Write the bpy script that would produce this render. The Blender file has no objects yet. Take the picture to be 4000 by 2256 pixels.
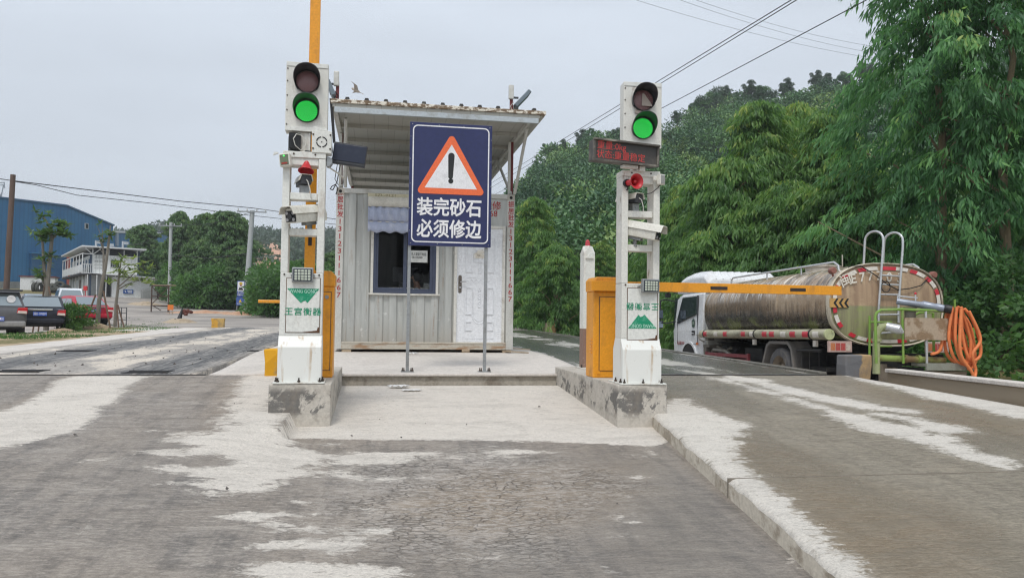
import bpy, bmesh, math, random
import numpy as np
from mathutils import Vector, Matrix
R = math.radians
scene = bpy.context.scene
COL = scene.collection

# ------------------------------------------------------------------ camera
F_PX = 3000.0                      # focal length in pixels of the 4000 px wide photograph
YAW, PITCH, ROLL = R(9.8), math.atan(109 / F_PX), 0.013
CAM = Vector((0, 0, 0.65))         # platform / deck level is about z = 0
fwd = Vector((math.sin(YAW) * math.cos(PITCH), math.cos(YAW) * math.cos(PITCH), math.sin(PITCH)))
rt0 = Vector((math.cos(YAW), -math.sin(YAW), 0))
up0 = rt0.cross(fwd)
rt = rt0 * math.cos(ROLL) + up0 * math.sin(ROLL)
up = up0 * math.cos(ROLL) - rt0 * math.sin(ROLL)
cd = bpy.data.cameras.new('camera')
cd.sensor_width = 36.0
cd.lens = 36.0 * F_PX / 4000.0
cd.clip_start, cd.clip_end = 0.05, 4000
cam = bpy.data.objects.new('camera', cd)
cam.matrix_world = Matrix(((rt.x, up.x, -fwd.x, CAM.x), (rt.y, up.y, -fwd.y, CAM.y), (rt.z, up.z, -fwd.z, CAM.z), (0, 0, 0, 1)))
COL.objects.link(cam)
scene.camera = cam

# ------------------------------------------------------------------ sky, sun, exposure
SUN_EL, SUN_AZ = R(58), R(200)     # azimuth clockwise from +Y: behind the camera, a little to the right
w = bpy.data.worlds.new('World'); scene.world = w; w.use_nodes = True
nt = w.node_tree; nt.nodes.clear()
sky = nt.nodes.new('ShaderNodeTexSky'); sky.sky_type = 'NISHITA'; sky.sun_disc = False
sky.sun_elevation, sky.sun_rotation = SUN_EL, SUN_AZ
sky.air_density, sky.dust_density, sky.ozone_density = 1.0, 5.0, 1.5
mixn = nt.nodes.new('ShaderNodeMix'); mixn.data_type = 'RGBA'; mixn.inputs[0].default_value = 0.82
mixn.inputs[7].default_value = (6.95, 7.55, 8.3, 1)       # the even cloud deck
tc = nt.nodes.new('ShaderNodeTexCoord'); mpn = nt.nodes.new('ShaderNodeMapping'); mpn.inputs['Scale'].default_value = (1.2, 1.2, 4.5)
cn = nt.nodes.new('ShaderNodeTexNoise'); cn.inputs['Scale'].default_value = 1.6; cn.inputs['Detail'].default_value = 5; cn.inputs['Roughness'].default_value = .55
cr = nt.nodes.new('ShaderNodeMapRange'); cr.inputs[1].default_value = .3; cr.inputs[2].default_value = .72; cr.inputs[3].default_value = .9; cr.inputs[4].default_value = 1.07
cm_ = nt.nodes.new('ShaderNodeMix'); cm_.data_type = 'RGBA'; cm_.blend_type = 'MULTIPLY'; cm_.inputs[0].default_value = 1.0   # faint unevenness of the cloud deck
nt.links.new(tc.outputs['Generated'], mpn.inputs[0]); nt.links.new(mpn.outputs[0], cn.inputs['Vector']); nt.links.new(cn.outputs['Fac'], cr.inputs[0]); nt.links.new(cr.outputs[0], cm_.inputs[7])
bg = nt.nodes.new('ShaderNodeBackground'); bg.inputs[1].default_value = 0.115
wo = nt.nodes.new('ShaderNodeOutputWorld')
nt.links.new(sky.outputs[0], mixn.inputs[6]); nt.links.new(mixn.outputs[2], cm_.inputs[6]); nt.links.new(cm_.outputs[2], bg.inputs[0]); nt.links.new(bg.outputs[0], wo.inputs[0])
sl = bpy.data.lights.new('sun', 'SUN'); sl.energy = 1.5; sl.angle = R(14); sl.color = (1, .97, .92)
so = bpy.data.objects.new('sun', sl); COL.objects.link(so)
sd = Vector((math.sin(SUN_AZ) * math.cos(SUN_EL), math.cos(SUN_AZ) * math.cos(SUN_EL), math.sin(SUN_EL)))
so.rotation_euler = sd.to_track_quat('Z', 'Y').to_euler(); so.location = sd * 50
vs = scene.view_settings
vs.view_transform = 'Standard'; vs.look = 'None'; vs.exposure = 0.17; vs.gamma = 1; vs.use_curve_mapping = False
scene.cycles.pixel_filter_type = 'BLACKMAN_HARRIS'; scene.cycles.filter_width = 1.2
scene.cycles.max_bounces = 6; scene.cycles.transparent_max_bounces = 6; scene.cycles.volume_bounces = 0

# ------------------------------------------------------------------ measuring helpers
def ray(px, py):
    return fwd + rt * ((px - 2000) / F_PX) - up * ((py - 1128) / F_PX)
def atY(px, py, Y):
    d = ray(px, py); return CAM + d * ((Y - CAM.y) / d.y)
def atX(px, py, X):
    d = ray(px, py); return CAM + d * ((X - CAM.x) / d.x)
def atZ(px, py, z):
    d = ray(px, py); return CAM + d * ((z - CAM.z) / d.z)
def atD(px, py, dist):             # at a depth along the viewing direction
    return CAM + ray(px, py) * dist
def lerp(a, b, t): return a + (b - a) * t
def smooth(t):
    t = np.clip(t, 0, 1); return t * t * (3 - 2 * t)

# ------------------------------------------------------------------ materials
def S(r, g, b):
    f = lambda c: ((c / 255 + .055) / 1.055) ** 2.4 if c > 10 else c / 255 / 12.92
    return (f(r), f(g), f(b), 1)
class NT:
    def __init__(self, name):
        self.m = bpy.data.materials.new(name); self.m.use_nodes = True
        self.t = self.m.node_tree; self.b = self.t.nodes['Principled BSDF']; self.out = self.t.nodes['Material Output']
    def n(self, kind, **kw):
        x = self.t.nodes.new(kind)
        for k, v in kw.items(): setattr(x, k, v)
        return x
    def l(self, a, b): self.t.links.new(a, b)
    def coord(self, kind='Object', scale=(1, 1, 1), rot=(0, 0, 0)):
        if kind == 'World':
            g = self.n('ShaderNodeNewGeometry').outputs['Position']
        else:
            g = self.n('ShaderNodeTexCoord').outputs[kind]
        mp = self.n('ShaderNodeMapping'); mp.inputs['Scale'].default_value = scale; mp.inputs['Rotation'].default_value = rot
        self.l(g, mp.inputs[0]); return mp.outputs[0]
    def noise(self, vec, scale, detail=4, rough=.55, dist=0):
        x = self.n('ShaderNodeTexNoise'); x.inputs['Scale'].default_value = scale; x.inputs['Detail'].default_value = detail
        x.inputs['Roughness'].default_value = rough; x.inputs['Distortion'].default_value = dist
        self.l(vec, x.inputs['Vector']); return x.outputs['Fac']
    def ramp(self, fac, *stops, interp='LINEAR'):
        x = self.n('ShaderNodeValToRGB'); e = x.color_ramp.elements; x.color_ramp.interpolation = interp
        while len(e) < len(stops): e.new(.5)
        for i, (p, c) in enumerate(stops):
            e[i].position = p; e[i].color = c if isinstance(c, tuple) else (c, c, c, 1)
        self.l(fac, x.inputs[0]); return x.outputs[0]
    def mix(self, fac, a, b, mode='MIX'):
        x = self.n('ShaderNodeMix', data_type='RGBA', blend_type=mode); x.clamp_factor = True
        for s, v in ((x.inputs[0], fac), (x.inputs[6], a), (x.inputs[7], b)):
            if hasattr(v, 'is_linked'): self.l(v, s)
            else: s.default_value = v
        return x.outputs[2]
    def math(self, op, a, b=None, c=None):
        x = self.n('ShaderNodeMath', operation=op)
        for i, v in enumerate((a, b, c)):
            if v is None: continue
            if hasattr(v, 'is_linked'): self.l(v, x.inputs[i])
            else: x.inputs[i].default_value = v
        return x.outputs[0]
    def sep(self, vec):
        x = self.n('ShaderNodeSeparateXYZ'); self.l(vec, x.inputs[0]); return x.outputs
    def bump(self, h, strength=.3, dist=.01, normal=None):
        x = self.n('ShaderNodeBump'); x.inputs['Strength'].default_value = strength; x.inputs['Distance'].default_value = dist
        self.l(h, x.inputs['Height'])
        if normal is not None: self.l(normal, x.inputs['Normal'])
        self.l(x.outputs[0], self.b.inputs['Normal']); return x.outputs[0]
    def set(self, color=None, rough=None, metal=None, spec=None):
        for k, v in (('Base Color', color), ('Roughness', rough), ('Metallic', metal), ('Specular IOR Level', spec)):
            if v is None: continue
            if hasattr(v, 'is_linked'): self.l(v, self.b.inputs[k])
            else: self.b.inputs[k].default_value = v
        return self
def mat(name, color, rough=.5, metal=0.0, dirt=None, amt=.5, scale=6.0, stretch=(1, 1, 1), bump=.0, bscale=60, spec=.5, lo=.5, hi=.7):
    m = NT(name)
    v = m.coord('Object', stretch)
    nf = m.noise(v, scale, 5, .6)
    dirt = dirt or tuple(c * .6 for c in color[:3]) + (1,)
    f = m.math('MULTIPLY', m.ramp(nf, (lo, 0.0), (hi, 1.0)), amt)
    fine = m.ramp(m.noise(m.coord('Object'), scale * 9, 3), (.3, .88), (.7, 1.06))
    c = m.mix(1.0, m.mix(f, color, dirt), fine, 'MULTIPLY')
    m.set(c, m.math('ADD', rough, m.math('MULTIPLY', m.math('SUBTRACT', nf, .5), .3)), metal, spec)
    if bump: m.bump(m.noise(m.coord('Object'), bscale, 4), bump, .01)
    return m.m
def glass_mat(name, color=(.02, .025, .03, 1), rough=.05):
    return NT(name).set(color, rough, 0, .8).m
def emit_mat(name, color, strength):
    m = NT(name); m.set(color, .4)
    m.b.inputs['Emission Color'].default_value = color; m.b.inputs['Emission Strength'].default_value = strength
    return m.m

# ------------------------------------------------------------------ mesh building
class MB:
    def __init__(self): self.v = []; self.f = []; self.mi = []; self.M = None
    def add(self, vs, fs, mi=0):
        o = len(self.v)
        for p in vs:
            p = Vector(p)
            self.v.append(self.M @ p if self.M is not None else p)
        for f in fs: self.f.append([o + i for i in f]); self.mi.append(mi)
    def box(self, c, s, mi=0, rot=None):
        x, y, z = s[0] / 2, s[1] / 2, s[2] / 2
        vs = [Vector((a * x, b * y, d * z)) for d in (-1, 1) for b in (-1, 1) for a in (-1, 1)]
        if rot is not None: vs = [rot @ p for p in vs]
        c = Vector(c)
        self.add([p + c for p in vs], [(0, 2, 3, 1), (4, 5, 7, 6), (0, 1, 5, 4), (2, 6, 7, 3), (0, 4, 6, 2), (1, 3, 7, 5)], mi)
    def box2(self, a, b, mi=0):
        a, b = Vector(a), Vector(b)
        self.box((a + b) / 2, [abs(k) for k in (b - a)], mi)
    def prism(self, poly, axis, a, b, mi=0):
        """poly of 2D points extruded along axis ('x': (y,z), 'y': (x,z), 'z': (x,y))"""
        def P(p, t): return {'x': (t, p[0], p[1]), 'y': (p[0], t, p[1]), 'z': (p[0], p[1], t)}[axis]
        n = len(poly)
        self.add([P(p, a) for p in poly] + [P(p, b) for p in poly],
                 [tuple(range(n - 1, -1, -1)), tuple(range(n, 2 * n))] + [(i, (i + 1) % n, n + (i + 1) % n, n + i) for i in range(n)], mi)
    def tube(self, pts, r, seg=8, mi=0, closed=False, cap=True):
        pts = [Vector(p) for p in pts]; n = len(pts); o = []
        rr = r if hasattr(r, '__len__') else [r] * n
        prev = None; vs = []
        for i, p in enumerate(pts):
            if closed: d = pts[(i + 1) % n] - pts[i - 1]
            else: d = pts[min(i + 1, n - 1)] - pts[max(i - 1, 0)]
            d.normalize()
            if prev is None:
                a = d.orthogonal().normalized()
            else:
                a = (prev - d * prev.dot(d))
                a = a.normalized() if a.length > 1e-6 else d.orthogonal().normalized()
            prev = a; b = d.cross(a)
            for k in range(seg):
                t = 2 * math.pi * k / seg
                vs.append(p + (a * math.cos(t) + b * math.sin(t)) * rr[i])
        fs = []
        for i in range(n if closed else n - 1):
            j = (i + 1) % n
            for k in range(seg):
                fs.append((i * seg + k, i * seg + (k + 1) % seg, j * seg + (k + 1) % seg, j * seg + k))
        if cap and not closed:
            fs.append(tuple(range(seg - 1, -1, -1))); fs.append(tuple((n - 1) * seg + k for k in range(seg)))
        self.add(vs, fs, mi)
    def lathe(self, prof, c=(0, 0, 0), axis='z', seg=20, mi=0, cap=True):
        """prof of (radius, height along axis)"""
        vs = []; c = Vector(c)
        for r, h in prof:
            for k in range(seg):
                t = 2 * math.pi * k / seg; x, y = r * math.cos(t), r * math.sin(t)
                vs.append(c + Vector({'z': (x, y, h), 'y': (x, h, -y), 'x': (h, x, y)}[axis]))
        fs = []
        for i in range(len(prof) - 1):
            for k in range(seg):
                k2 = (k + 1) % seg
                fs.append((i * seg + k, i * seg + k2, (i + 1) * seg + k2, (i + 1) * seg + k))
        if cap and prof[0][0] > 1e-4: fs.append(tuple(range(seg - 1, -1, -1)))
        if cap and prof[-1][0] > 1e-4: fs.append(tuple((len(prof) - 1) * seg + k for k in range(seg)))
        self.add(vs, fs, mi)
    def cyl(self, c, r, h, axis='z', seg=20, mi=0):
        self.lathe([(r, -h / 2), (r, h / 2)], c, axis, seg, mi)
    def rings(self, rings, mi=0, cap=True, closed=True):
        """loft of equally long vertex rings"""
        n = len(rings[0]); vs = [p for r in rings for p in r]; fs = []
        for i in range(len(rings) - 1):
            for k in range(n if closed else n - 1):
                k2 = (k + 1) % n
                fs.append((i * n + k, i * n + k2, (i + 1) * n + k2, (i + 1) * n + k))
        if cap:
            fs.append(tuple(range(n - 1, -1, -1))); fs.append(tuple((len(rings) - 1) * n + k for k in range(n)))
        self.add(vs, fs, mi)
    def build(self, name, mats, parent=None, smooth=False, bevel=0, loc=None, seg=2, fix=True):
        me = bpy.data.meshes.new(name)
        me.from_pydata([tuple(p) for p in self.v], [], self.f)
        if not isinstance(mats, (list, tuple)): mats = [mats]
        for m in mats: me.materials.append(m)
        me.polygons.foreach_set('material_index', self.mi)
        if fix:
            bm = bmesh.new(); bm.from_mesh(me); bmesh.ops.recalc_face_normals(bm, faces=bm.faces); bm.to_mesh(me); bm.free()
        me.update()
        if smooth:
            me.polygons.foreach_set('use_smooth', [True] * len(me.polygons))
            try: me.set_sharp_from_angle(angle=R(38))
            except Exception: pass
        o = bpy.data.objects.new(name, me); COL.objects.link(o)
        if loc is not None: o.location = loc
        if parent is not None: o.parent = parent
        if bevel:
            b = o.modifiers.new('bevel', 'BEVEL'); b.width = bevel; b.segments = seg; b.limit_method = 'ANGLE'; b.angle_limit = R(40)
        return o
def box_part(name, m, parent, c, s, bevel=.004, rot=None):
    b = MB(); b.box(c, s, 0, rot); return b.build(name, m, parent, bevel=bevel)
def tag(o, label, cat, group=None, kind=None):
    if kind: o['kind'] = kind
    if label: o['label'] = label
    if cat: o['category'] = cat
    if group: o['group'] = group
    return o
def thing(name, label, cat, loc=(0, 0, 0), rotz=0.0, group=None, parent=None):
    o = bpy.data.objects.new(name, None); o.empty_display_size = .2; COL.objects.link(o)
    o.location = loc; o.rotation_euler = (0, 0, rotz)
    return tag(o, label, cat, group)
def copy_tree(o, parent=None):
    c = o.copy(); COL.objects.link(c)
    if parent is not None: c.parent = parent
    for ch in list(o.children): copy_tree(ch, c)
    return c
def text_mesh(s, size, bold=0.0, extrude=0.0, spacing=1.0, align='CENTER', line=1.0):
    c = bpy.data.curves.new('lettering', 'FONT'); c.body = s; c.size = size
    c.align_x = align; c.align_y = 'CENTER'; c.space_character = spacing; c.space_line = line; c.extrude = extrude; c.resolution_u = 3
    o = bpy.data.objects.new('lettering_source', c); COL.objects.link(o)
    bpy.context.view_layer.update()
    me = bpy.data.meshes.new_from_object(o.evaluated_get(bpy.context.evaluated_depsgraph_get()))
    bpy.data.objects.remove(o); bpy.data.curves.remove(c)
    if bold:                       # heavier strokes: shifted copies, each a hair in front of the last
        bm = bmesh.new(); bm.from_mesh(me); n = 6; d = bold * size
        src = bm.verts[:] + bm.edges[:] + bm.faces[:]
        for k in range(n):
            a = 2 * math.pi * (k + .5) / n
            g = bmesh.ops.duplicate(bm, geom=src)
            bmesh.ops.translate(bm, verts=[x for x in g['geom'] if isinstance(x, bmesh.types.BMVert)], vec=(d * math.cos(a), d * math.sin(a), .00012 * (k + 1)))
        bm.to_mesh(me); bm.free()
    return me
def text(s, m, parent, loc, size, rot=(math.pi / 2, 0, 0), bold=0.0, name='lettering', sx=1.0, width=None, mirror=False, **kw):
    me = text_mesh(s, size, bold, **kw)
    co = np.empty(len(me.vertices) * 3); me.vertices.foreach_get('co', co); co = co.reshape(-1, 3)
    if width and len(co): sx = width / max(1e-6, np.ptp(co[:, 0]))
    co[:, 0] *= -sx if mirror else sx
    me.vertices.foreach_set('co', co.ravel()); me.materials.clear(); me.materials.append(m); me.update()
    o = bpy.data.objects.new(name, me); COL.objects.link(o)
    o.location = loc; o.rotation_euler = rot; o.parent = parent
    return o
def poly_part(name, m, parent, pts, thick=.003):
    """flat plate lying in the local xz plane (facing -y)"""
    b = MB(); b.prism([(p[0], p[2]) for p in pts], 'y', pts[0][1], pts[0][1] + thick); return b.build(name, m, parent)

def each(name, m, parent, *builders, **kw):
    """one object per piece"""
    for f in builders:
        b = MB(); f(b); o = b.build(name, m, parent, **kw)
    return o

# =================================================================== GROUND
rng = np.random.default_rng(7)
random.seed(5)
def z_road(Y):
    Y = np.asarray(Y, float)
    near = -.1 - .071 * (9.8 - np.maximum(Y, 0.0))
    return np.where(Y < 9.8, near, -.1 + .0094 * (np.minimum(Y, 60) - 9.8))
_ctl = [(160, 1305, 29), (40, 1322, 26), (650, 1264, 39), (700, 1258, 43), (850, 1282, 33), (720, 1195, 75), (957, 1217, 65), (1100, 1238, 60),
        (640, 1166, 85), (300, 1150, 88), (200, 1136, 95), (60, 1122, 115), (-400, 1110, 110), (-500, 1330, 30), (900, 1210, 90), (450, 1235, 55), (250, 1225, 50)]
_cp = [tuple(atD(*c)) for c in _ctl]
_cp += [(x, y, float(z_road(y))) for x in (-9, -6, -3, 0, 3, 6) for y in (-6, 2, 6, 9.8, 15, 20, 25, 30)]
_cp += [(-20, 0, -1.0), (-20, 10, -.5), (-30, 16, -.5), (5, 45, .4), (5, 70, 1.0), (30, 70, 1.5), (-10, 120, 3), (-60, 130, 4.5), (-90, 60, 2), (60, 120, 3), (0, 200, 5), (-150, 200, 7), (150, 200, 6)]
_cp = np.array(_cp)
def _phi(r): return r
_D = np.linalg.norm(_cp[:, None, :2] - _cp[None, :, :2], axis=2)
_A = np.block([[_phi(_D) + np.eye(len(_cp)) * .02, np.c_[np.ones(len(_cp)), _cp[:, :2]]], [np.c_[np.ones(len(_cp)), _cp[:, :2]].T, np.zeros((3, 3))]])
_W = np.linalg.solve(_A, np.r_[_cp[:, 2], 0, 0, 0])
def H_far(X, Y):
    X = np.asarray(X, float); Y = np.asarray(Y, float); sh = X.shape
    P = np.c_[X.ravel(), Y.ravel()]
    out = np.empty(len(P))
    for i in range(0, len(P), 20000):
        q = P[i:i + 20000]
        d = np.linalg.norm(q[:, None] - _cp[None, :, :2], axis=2)
        out[i:i + 20000] = _phi(d) @ _W[:-3] + _W[-3] + q @ _W[-2:]
    return out.reshape(sh)
def z_low(Y): return -.72 + .0094 * (np.asarray(Y, float) - 13)
def H(X, Y):
    X = np.asarray(X, float); Y = np.asarray(Y, float)
    core = smooth((X + 9.5) / 2.5) * smooth((34 - Y) / 6)          # around the decks the profile is exact
    h = H_far(X, Y) * (1 - core) + z_road(Y) * core
    r = smooth((X - 6.32) / .06) * smooth((70 - Y) / 30)
    low = z_low(Y) + np.maximum(X - 12, 0) * .16
    return h * (1 - r) + low * r
def sink(X, Y):                                                    # the forecourt pad lies a little lower than the lane beside it
    pad = smooth((X + .80) / .05)
    wd = .6 + np.clip((6.72 - Y) * 1.5, 0, 2.4); fore = smooth((X + 1.05 + (wd - .6) * .62) / wd)
    t = smooth((Y - 6.72) / .06)
    return .13 * (pad * t + fore * (1 - t)) * smooth((10.0 - Y) / .05)
def Hroad(X, Y): return z_road(Y) * 1.0 - sink(np.asarray(X, float), np.asarray(Y, float))
def ground_at(X, Y): return float(H(np.array([X]), np.array([Y]))[0])
def on_ground(px, py, off=0.0):
    z = -.3
    for _ in range(40): p = atZ(px, py, z); z = float(z_road(p.y)) + off
    return p
def on_terrain(px, dist):          # a point of the terrain seen in this direction at this depth
    p = atD(px, 1240, dist); return Vector((p.x, p.y, ground_at(p.x, p.y)))

def grid_mesh(name, xs, ys, zf, m, parent=None, attr=None, skirt=0.0, xw=None, side=None):
    X, Y = np.meshgrid(xs, ys)
    if xw is not None: X = xw(X, Y)
    Z = zf(X, Y)
    nx, ny = len(xs), len(ys)
    v = np.stack([X, Y, Z], -1).reshape(-1, 3)
    i = np.arange(nx * ny).reshape(ny, nx)
    q = np.stack([i[:-1, :-1], i[:-1, 1:], i[1:, 1:], i[1:, :-1]], -1).reshape(-1, 4)
    if skirt:
        ring = np.r_[i[0, :], i[1:, -1], i[-1, -2::-1], i[-2:0:-1, 0]]
        low = v[ring].copy(); low[:, 2] -= skirt
        o = len(v); n = len(ring); v = np.r_[v, low]
        k = np.arange(n); k2 = (k + 1) % n
        q = np.r_[q, np.stack([ring[k], o + k, o + k2, ring[k2]], -1)]
    me = mesh_np(name, v, q, m)
    if skirt and side is not None:
        me.materials.append(side); mi = np.zeros(len(q), 'i'); mi[-n:] = 1; me.polygons.foreach_set('material_index', mi)
    if attr is not None:
        a = np.zeros((len(v), 4), 'f'); vals = attr(v[:, 0], v[:, 1]); a[:, :vals.shape[1]] = vals
        if skirt: a[nx * ny:, 0] = .35
        at = me.attributes.new('mask', 'FLOAT_COLOR', 'POINT'); at.data.foreach_set('color', a.ravel())
    if not skirt: me.polygons.foreach_set('use_smooth', [True] * len(me.polygons))
    o = bpy.data.objects.new(name, me); COL.objects.link(o)
    if parent is not None: o.parent = parent
    return o
def mesh_np(name, v, q, m):
    me = bpy.data.meshes.new(name)
    v = np.ascontiguousarray(v, 'f'); q = np.ascontiguousarray(q, 'i')
    k = q.shape[1]
    me.vertices.add(len(v)); me.vertices.foreach_set('co', v.ravel())
    me.loops.add(q.size); me.loops.foreach_set('vertex_index', q.ravel())
    me.polygons.add(len(q)); me.polygons.foreach_set('loop_start', np.arange(len(q), dtype='i') * k)
    me.update(calc_edges=True)
    for x in (m if isinstance(m, (list, tuple)) else [m]): me.materials.append(x)
    return me

# value noise for breaking up the edges of stains
_lat = rng.random((256, 256))
def vnoise(x, y):
    x = np.asarray(x) % 256; y = np.asarray(y) % 256
    i, j = np.floor(x).astype(int), np.floor(y).astype(int); fx, fy = smooth(x - i), smooth(y - j)
    i2, j2 = (i + 1) % 256, (j + 1) % 256; i %= 256; j %= 256
    return (_lat[i, j] * (1 - fx) + _lat[i2, j] * fx) * (1 - fy) + (_lat[i, j2] * (1 - fx) + _lat[i2, j2] * fx) * fy
def fbm(x, y, o=4):
    s = 0; a = .5
    for k in range(o): s = s + a * vnoise(x * 2 ** k + 17 * k, y * 2 ** k + 31 * k); a *= .5
    return s / (1 - .5 ** o)
def poly_sd(X, Y, poly):           # signed distance, positive inside
    P = np.array([(p[0], p[1]) for p in poly]); n = len(P)
    d = np.full(X.shape, 1e9); ins = np.zeros(X.shape, bool)
    for i in range(n):
        a, b = P[i], P[(i + 1) % n]; e = b - a
        t = np.clip(((X - a[0]) * e[0] + (Y - a[1]) * e[1]) / max(1e-9, e @ e), 0, 1)
        d = np.minimum(d, np.hypot(X - a[0] - t * e[0], Y - a[1] - t * e[1]))
        c = ((a[1] > Y) != (b[1] > Y)) & (X < (b[0] - a[0]) * (Y - a[1]) / (b[1] - a[1] + 1e-12) + a[0])
        ins ^= c
    return np.where(ins, d, -d)
def stain(X, Y, polys, w=.12, amp=.35, fx=1.4, fy=1.4, off=0.0, bias=0.0):
    out = np.zeros(X.shape)
    n = (fbm(X * fx + 5, Y * fy + 9) - .5) * amp
    for p in polys:
        g = [on_ground(x, y, off) for x, y in p]
        out = np.maximum(out, smooth((poly_sd(X, Y, g) + n + bias) / w * .5 + .5))
    return out

# stains are surveyed from the photograph and kept as shapes on the ground
DRY_ROAD = [
    [(-250, 1640), (0, 1596), (99, 1557), (178, 1517), (263, 1474), (290, 1466), (572, 1468), (526, 1504), (461, 1563), (388, 1590), (329, 1636), (290, 1668), (217, 1695), (132, 1721), (0, 1754), (-250, 1800)],
    [(980, 1466), (948, 1517), (921, 1583), (875, 1649), (855, 1688), (900, 1721), (842, 1787), (800, 1850), (743, 1905), (860, 1915), (1000, 1880), (1120, 1850), (1250, 1800), (1300, 1745), (1120, 1712), (1120, 1610), (1050, 1600), (1070, 1466)],
    [(930, 2005), (1100, 1975), (1350, 1900), (1335, 1960), (1150, 2012), (1000, 2032)],
    [(960, 2085), (1200, 2055), (1345, 2085), (1360, 2135), (1120, 2125)],
    [(780, 2140), (1100, 2148), (1400, 2165), (1600, 2200), (1560, 2240), (1300, 2250), (950, 2200)],
    [(2370, 2200), (2500, 2215), (2570, 2240), (2400, 2262)],
    [(1380, 1735), (1490, 1740), (1500, 1775), (1390, 1775)], [(1500, 1730), (2000, 1730), (2150, 1760), (1800, 1745)],
    [(1450, 1990), (1520, 1995), (1500, 2030), (1460, 2025)],
]
PAD = [[(1120, 1610), (1120, 1712), (1500, 1716), (2100, 1722), (2560, 1742), (2620, 1722), (2500, 1600), (2411, 1560), (2300, 1480), (1200, 1480)]]
BROWN_ROAD = [[(855, 1688), (700, 1700), (800, 1600), (900, 1480), (985, 1466), (948, 1517), (905, 1600)], [(0, 1640), (0, 1590), (250, 1475), (290, 1466), (178, 1520)],
              [(1850, 1760), (2500, 1740), (2500, 1850), (2200, 1990), (1900, 2000), (1500, 1900)]]
CRACK = [[(1350, 1790), (1900, 1740), (2250, 1800), (2450, 1860), (2250, 2020), (2150, 2160), (1800, 2150), (1350, 2120), (1250, 1980)]]
DRY_RAMP = [
    [(2515, 1597), (2620, 1675), (2715, 1760), (2846, 1868), (3000, 2015), (3123, 2118), (3260, 2230), (3250, 2150), (3092, 2036), (3030, 1948), (2961, 1892), (2880, 1840), (2800, 1790), (2810, 1745), (2890, 1660), (2762, 1602), (2662, 1560)],
    [(2600, 1440), (2687, 1450), (2999, 1484), (3186, 1537), (3400, 1580), (3540, 1606), (3350, 1590), (3100, 1540), (2850, 1475)],
    [(2720, 1462), (2849, 1482), (2999, 1525), (3186, 1581), (3423, 1645), (3622, 1690), (3797, 1687), (3660, 1650), (3435, 1615), (3560, 1640), (3700, 1690), (3934, 1824), (3685, 1755), (3473, 1692), (3279, 1624), (3061, 1549), (2849, 1495)],
    [(3330, 1466), (3400, 1465), (3600, 1490), (4150, 1600), (4150, 1665), (4000, 1632), (3685, 1562), (3497, 1518)],
]
BROWN_RAMP = [[(2812, 1718), (2900, 1700), (3120, 1800), (3400, 1900), (3750, 2050), (3650, 2256), (3300, 2256), (3050, 2050), (2960, 1890), (2800, 1790)], [(3300, 1480), (4000, 1660), (4000, 1720), (3600, 1600)], [(2600, 1540), (2720, 1600), (2600, 1610)]]
PALE_SPOTS = [(900, 1650, 1.0, .45, .55), (1000, 1760, 1.0, .6, .38), (940, 1845, .75, .5, .26), (850, 1890, .7, .4, .16), (1200, 1765, .8, .7, .26), (1130, 1950, .8, .42, .15), (1050, 2000, .55, .35, .12), (1150, 2040, .5, .25, .08),
              (1180, 2095, .85, .35, .09), (1150, 2190, 1.1, .42, .11), (1400, 2200, .8, .3, .08), (1480, 1765, .6, .35, .14), (1480, 2020, .5, .09, .08), (1800, 1735, .55, .8, .1), (2480, 2235, .8, .16, .06), (1350, 1830, .45, .3, .12), (1900, 2010, .4, .25, .1), (1900, 2120, .4, .3, .07)]
WET_ROAD = [[(1850, 1790), (2200, 1770), (2540, 1735), (2700, 1850), (3300, 2300), (1550, 2300), (1620, 2190), (2100, 2150), (2250, 2010), (2330, 1890)], [(700, 1700), (855, 1690), (700, 1930), (640, 1900)]]
def mask_road(X, Y):
    dry = np.maximum(stain(X, Y, DRY_ROAD[:1], .12, .35, 1.6, 1.9), 1.0 * stain(X, Y, DRY_ROAD[1:2], .22, .4, 1.8, 2.4, bias=.03))
    dry = np.maximum(dry, .8 * stain(X, Y, DRY_ROAD[2:], .5, .6, 1.2, 3))
    P = np.zeros(X.shape)
    for px, py, w_, sx, sy in PALE_SPOTS:
        q_ = on_ground(px, py, -.06); P = P + w_ * np.exp(-((X - q_.x) / sx) ** 2 - ((Y - q_.y) / sy) ** 2)
    P = np.minimum(P, 1.15)
    n = fbm(X * 2.6 + 3, Y * 5.5 + 7, 5)
    dry = np.maximum(dry * np.where((X > -1.6) & (Y < 6.2), .4, 1), .95 * smooth((P + (n - .5) * 1.9 - .2) / .75) * (Y < 6.78))
    wet = stain(X, Y, WET_ROAD, .6, .7, off=-.1)
    pad = stain(X, Y, PAD, .05, .05, off=-.13)
    dry = np.maximum(dry, pad)
    pud = smooth((fbm(X * .6 + 40, Y * .6 + 11) - .5) / .15)
    return np.stack([dry, np.maximum(stain(X, Y, BROWN_ROAD, .3, .4), .25 * pud), stain(X, Y, CRACK, .5, .6, off=-.1), wet * (1 - dry)], -1)
def mask_ramp(X, Y):
    dry = np.maximum(stain(X, Y, DRY_RAMP[:1], .16, .3, 2.2, 4, bias=.07), stain(X, Y, DRY_RAMP[1:], .2, .35, 1.4, 3.4, bias=.06))
    br_ = stain(X, Y, BROWN_RAMP, .5, .5); wt = smooth((fbm(X * 1.6 + 8, Y * .5 + 3) - .42) / .2)
    return np.stack([dry, br_, np.zeros(X.shape), np.maximum(.75 * wt, .6 * br_) * (1 - dry)], -1)

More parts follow.
